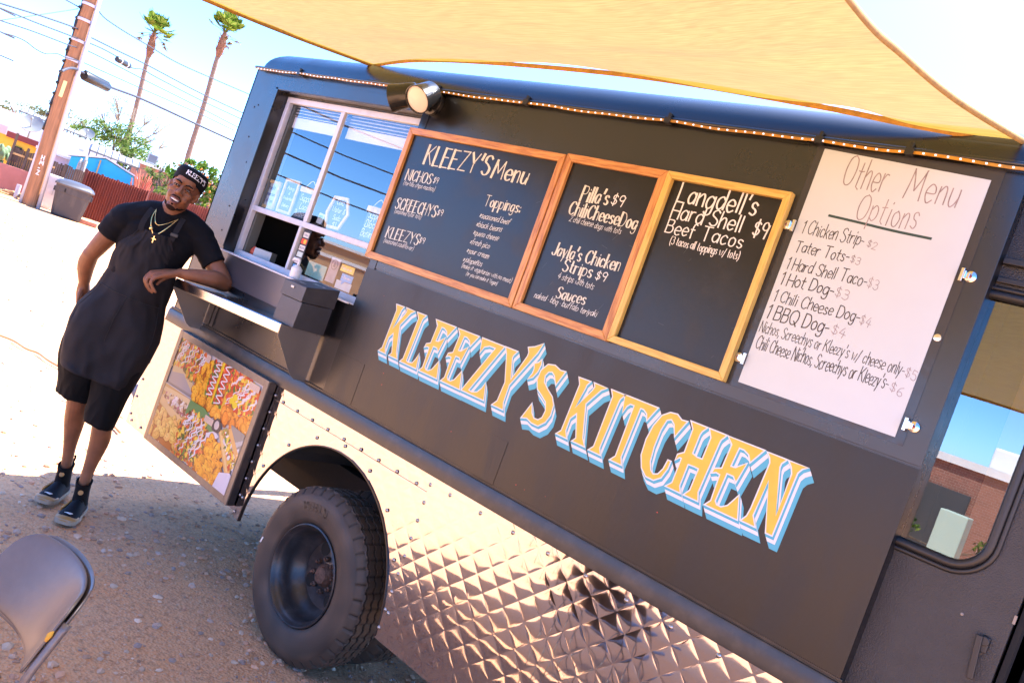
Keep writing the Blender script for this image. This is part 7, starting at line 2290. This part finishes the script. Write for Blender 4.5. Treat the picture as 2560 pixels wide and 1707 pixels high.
b = MB(); b.box(-5.2, -4.0, -17.98, -17.9, 0, 1.5); b.build("door", mat("door_dark", (0.05, 0.05, 0.05), rough=0.5), t)
b = MB(); b.box(-4.2, -2.6, -21, -19.5, 2.22, 2.75)
tag(b.build("white_cooler", WH, None, bevel=0.05), "white cooler box on the roof of the low brick building", "cooler")
t = thing("utility_box", "pale green utility box in front of the brick building", "utility box", (-3.6, -15.5, 0))
b = MB(); b.box(-3.9, -3.4, -15.8, -15.3, 0.08, 1.15); b.build("box_body", mat("pale_green", (0.45, 0.55, 0.45), rough=0.5), t, bevel=0.02)
b = MB(); b.box(-3.95, -3.35, -15.85, -15.25, 0, 0.08); b.build("plinth", WH, t)
tree("street_bush", "dark green bush left of the utility box by the brick building", V(-4.6, -16, 0), 1.0, [((-4.6, -16, 0.6), (0.5, 0.4, 0.45)), ((-3.2, -16.4, 0.45), (0.5, 0.4, 0.4))], G2, 150, 0.06, cat="bush", r0=0.05)
t = thing("beige_building", "long beige block building with pale bands far behind the photographer's left", "building", (-26, -20, 0))
A, B_ = V(-38, 0, 0), V(-14, -34, 0)
def slab(z0, z1, off, m_, nm):
    tt = (B_ - A).normalized(); n_ = V(tt.y, -tt.x, 0)
    b = MB(); q = [A + n_ * off, B_ + n_ * off, B_ - n_ * -4 * -1, A - n_ * -4 * -1]
    q = [A - n_ * off, B_ - n_ * off, B_ + n_ * 4, A + n_ * 4]
    b.add([*[p_ + V(0, 0, z0) for p_ in q], *[p_ + V(0, 0, z1) for p_ in q]], [(0, 1, 2, 3), (4, 5, 6, 7), (0, 1, 5, 4), (1, 2, 6, 5), (2, 3, 7, 6), (3, 0, 4, 7)])
    b.build(nm, m_, t)
slab(0, 1.5, 0.0, mat("beige_wall", (0.50, 0.30, 0.17), rough=0.85), "wall")
slab(1.5, 1.62, 0.06, WROOF, "band"); slab(1.62, 2.0, 0.0, MATS["beige_wall"], "wall"); slab(2.0, 2.1, 0.1, WROOF, "parapet")
for k, (z0, lab) in enumerate(((3.3, "lowest of the street wires behind the photographer"), (4.0, "second lowest street wire behind the photographer"), (4.7, "second highest street wire behind the photographer"), (5.6, "highest street wire behind the photographer"))):
    b = MB(); b.tube([V(-30 - k * 0.6, 6, z0 + 0.6), V(-22 - k * 0.3, -13, z0), V(-12, -36, z0 + 0.7)], 0.022 + 0.006 * (k % 2), 6)
    tag(b.build("street_wire", WIRE, None), lab, "wire", "street wires behind the photographer")
b = MB(); b.tube([V(-15.6, -17.5, 0), V(-15.4, -17.5, 7)], 0.14, 10); b.tube([V(-16.2, -16.6, 6.3), V(-14.6, -18.4, 6.3)], 0.06, 6)
tag(b.build("street_pole", PW, None, smooth=True), "brown street pole with a crossarm behind the photographer", "utility pole")
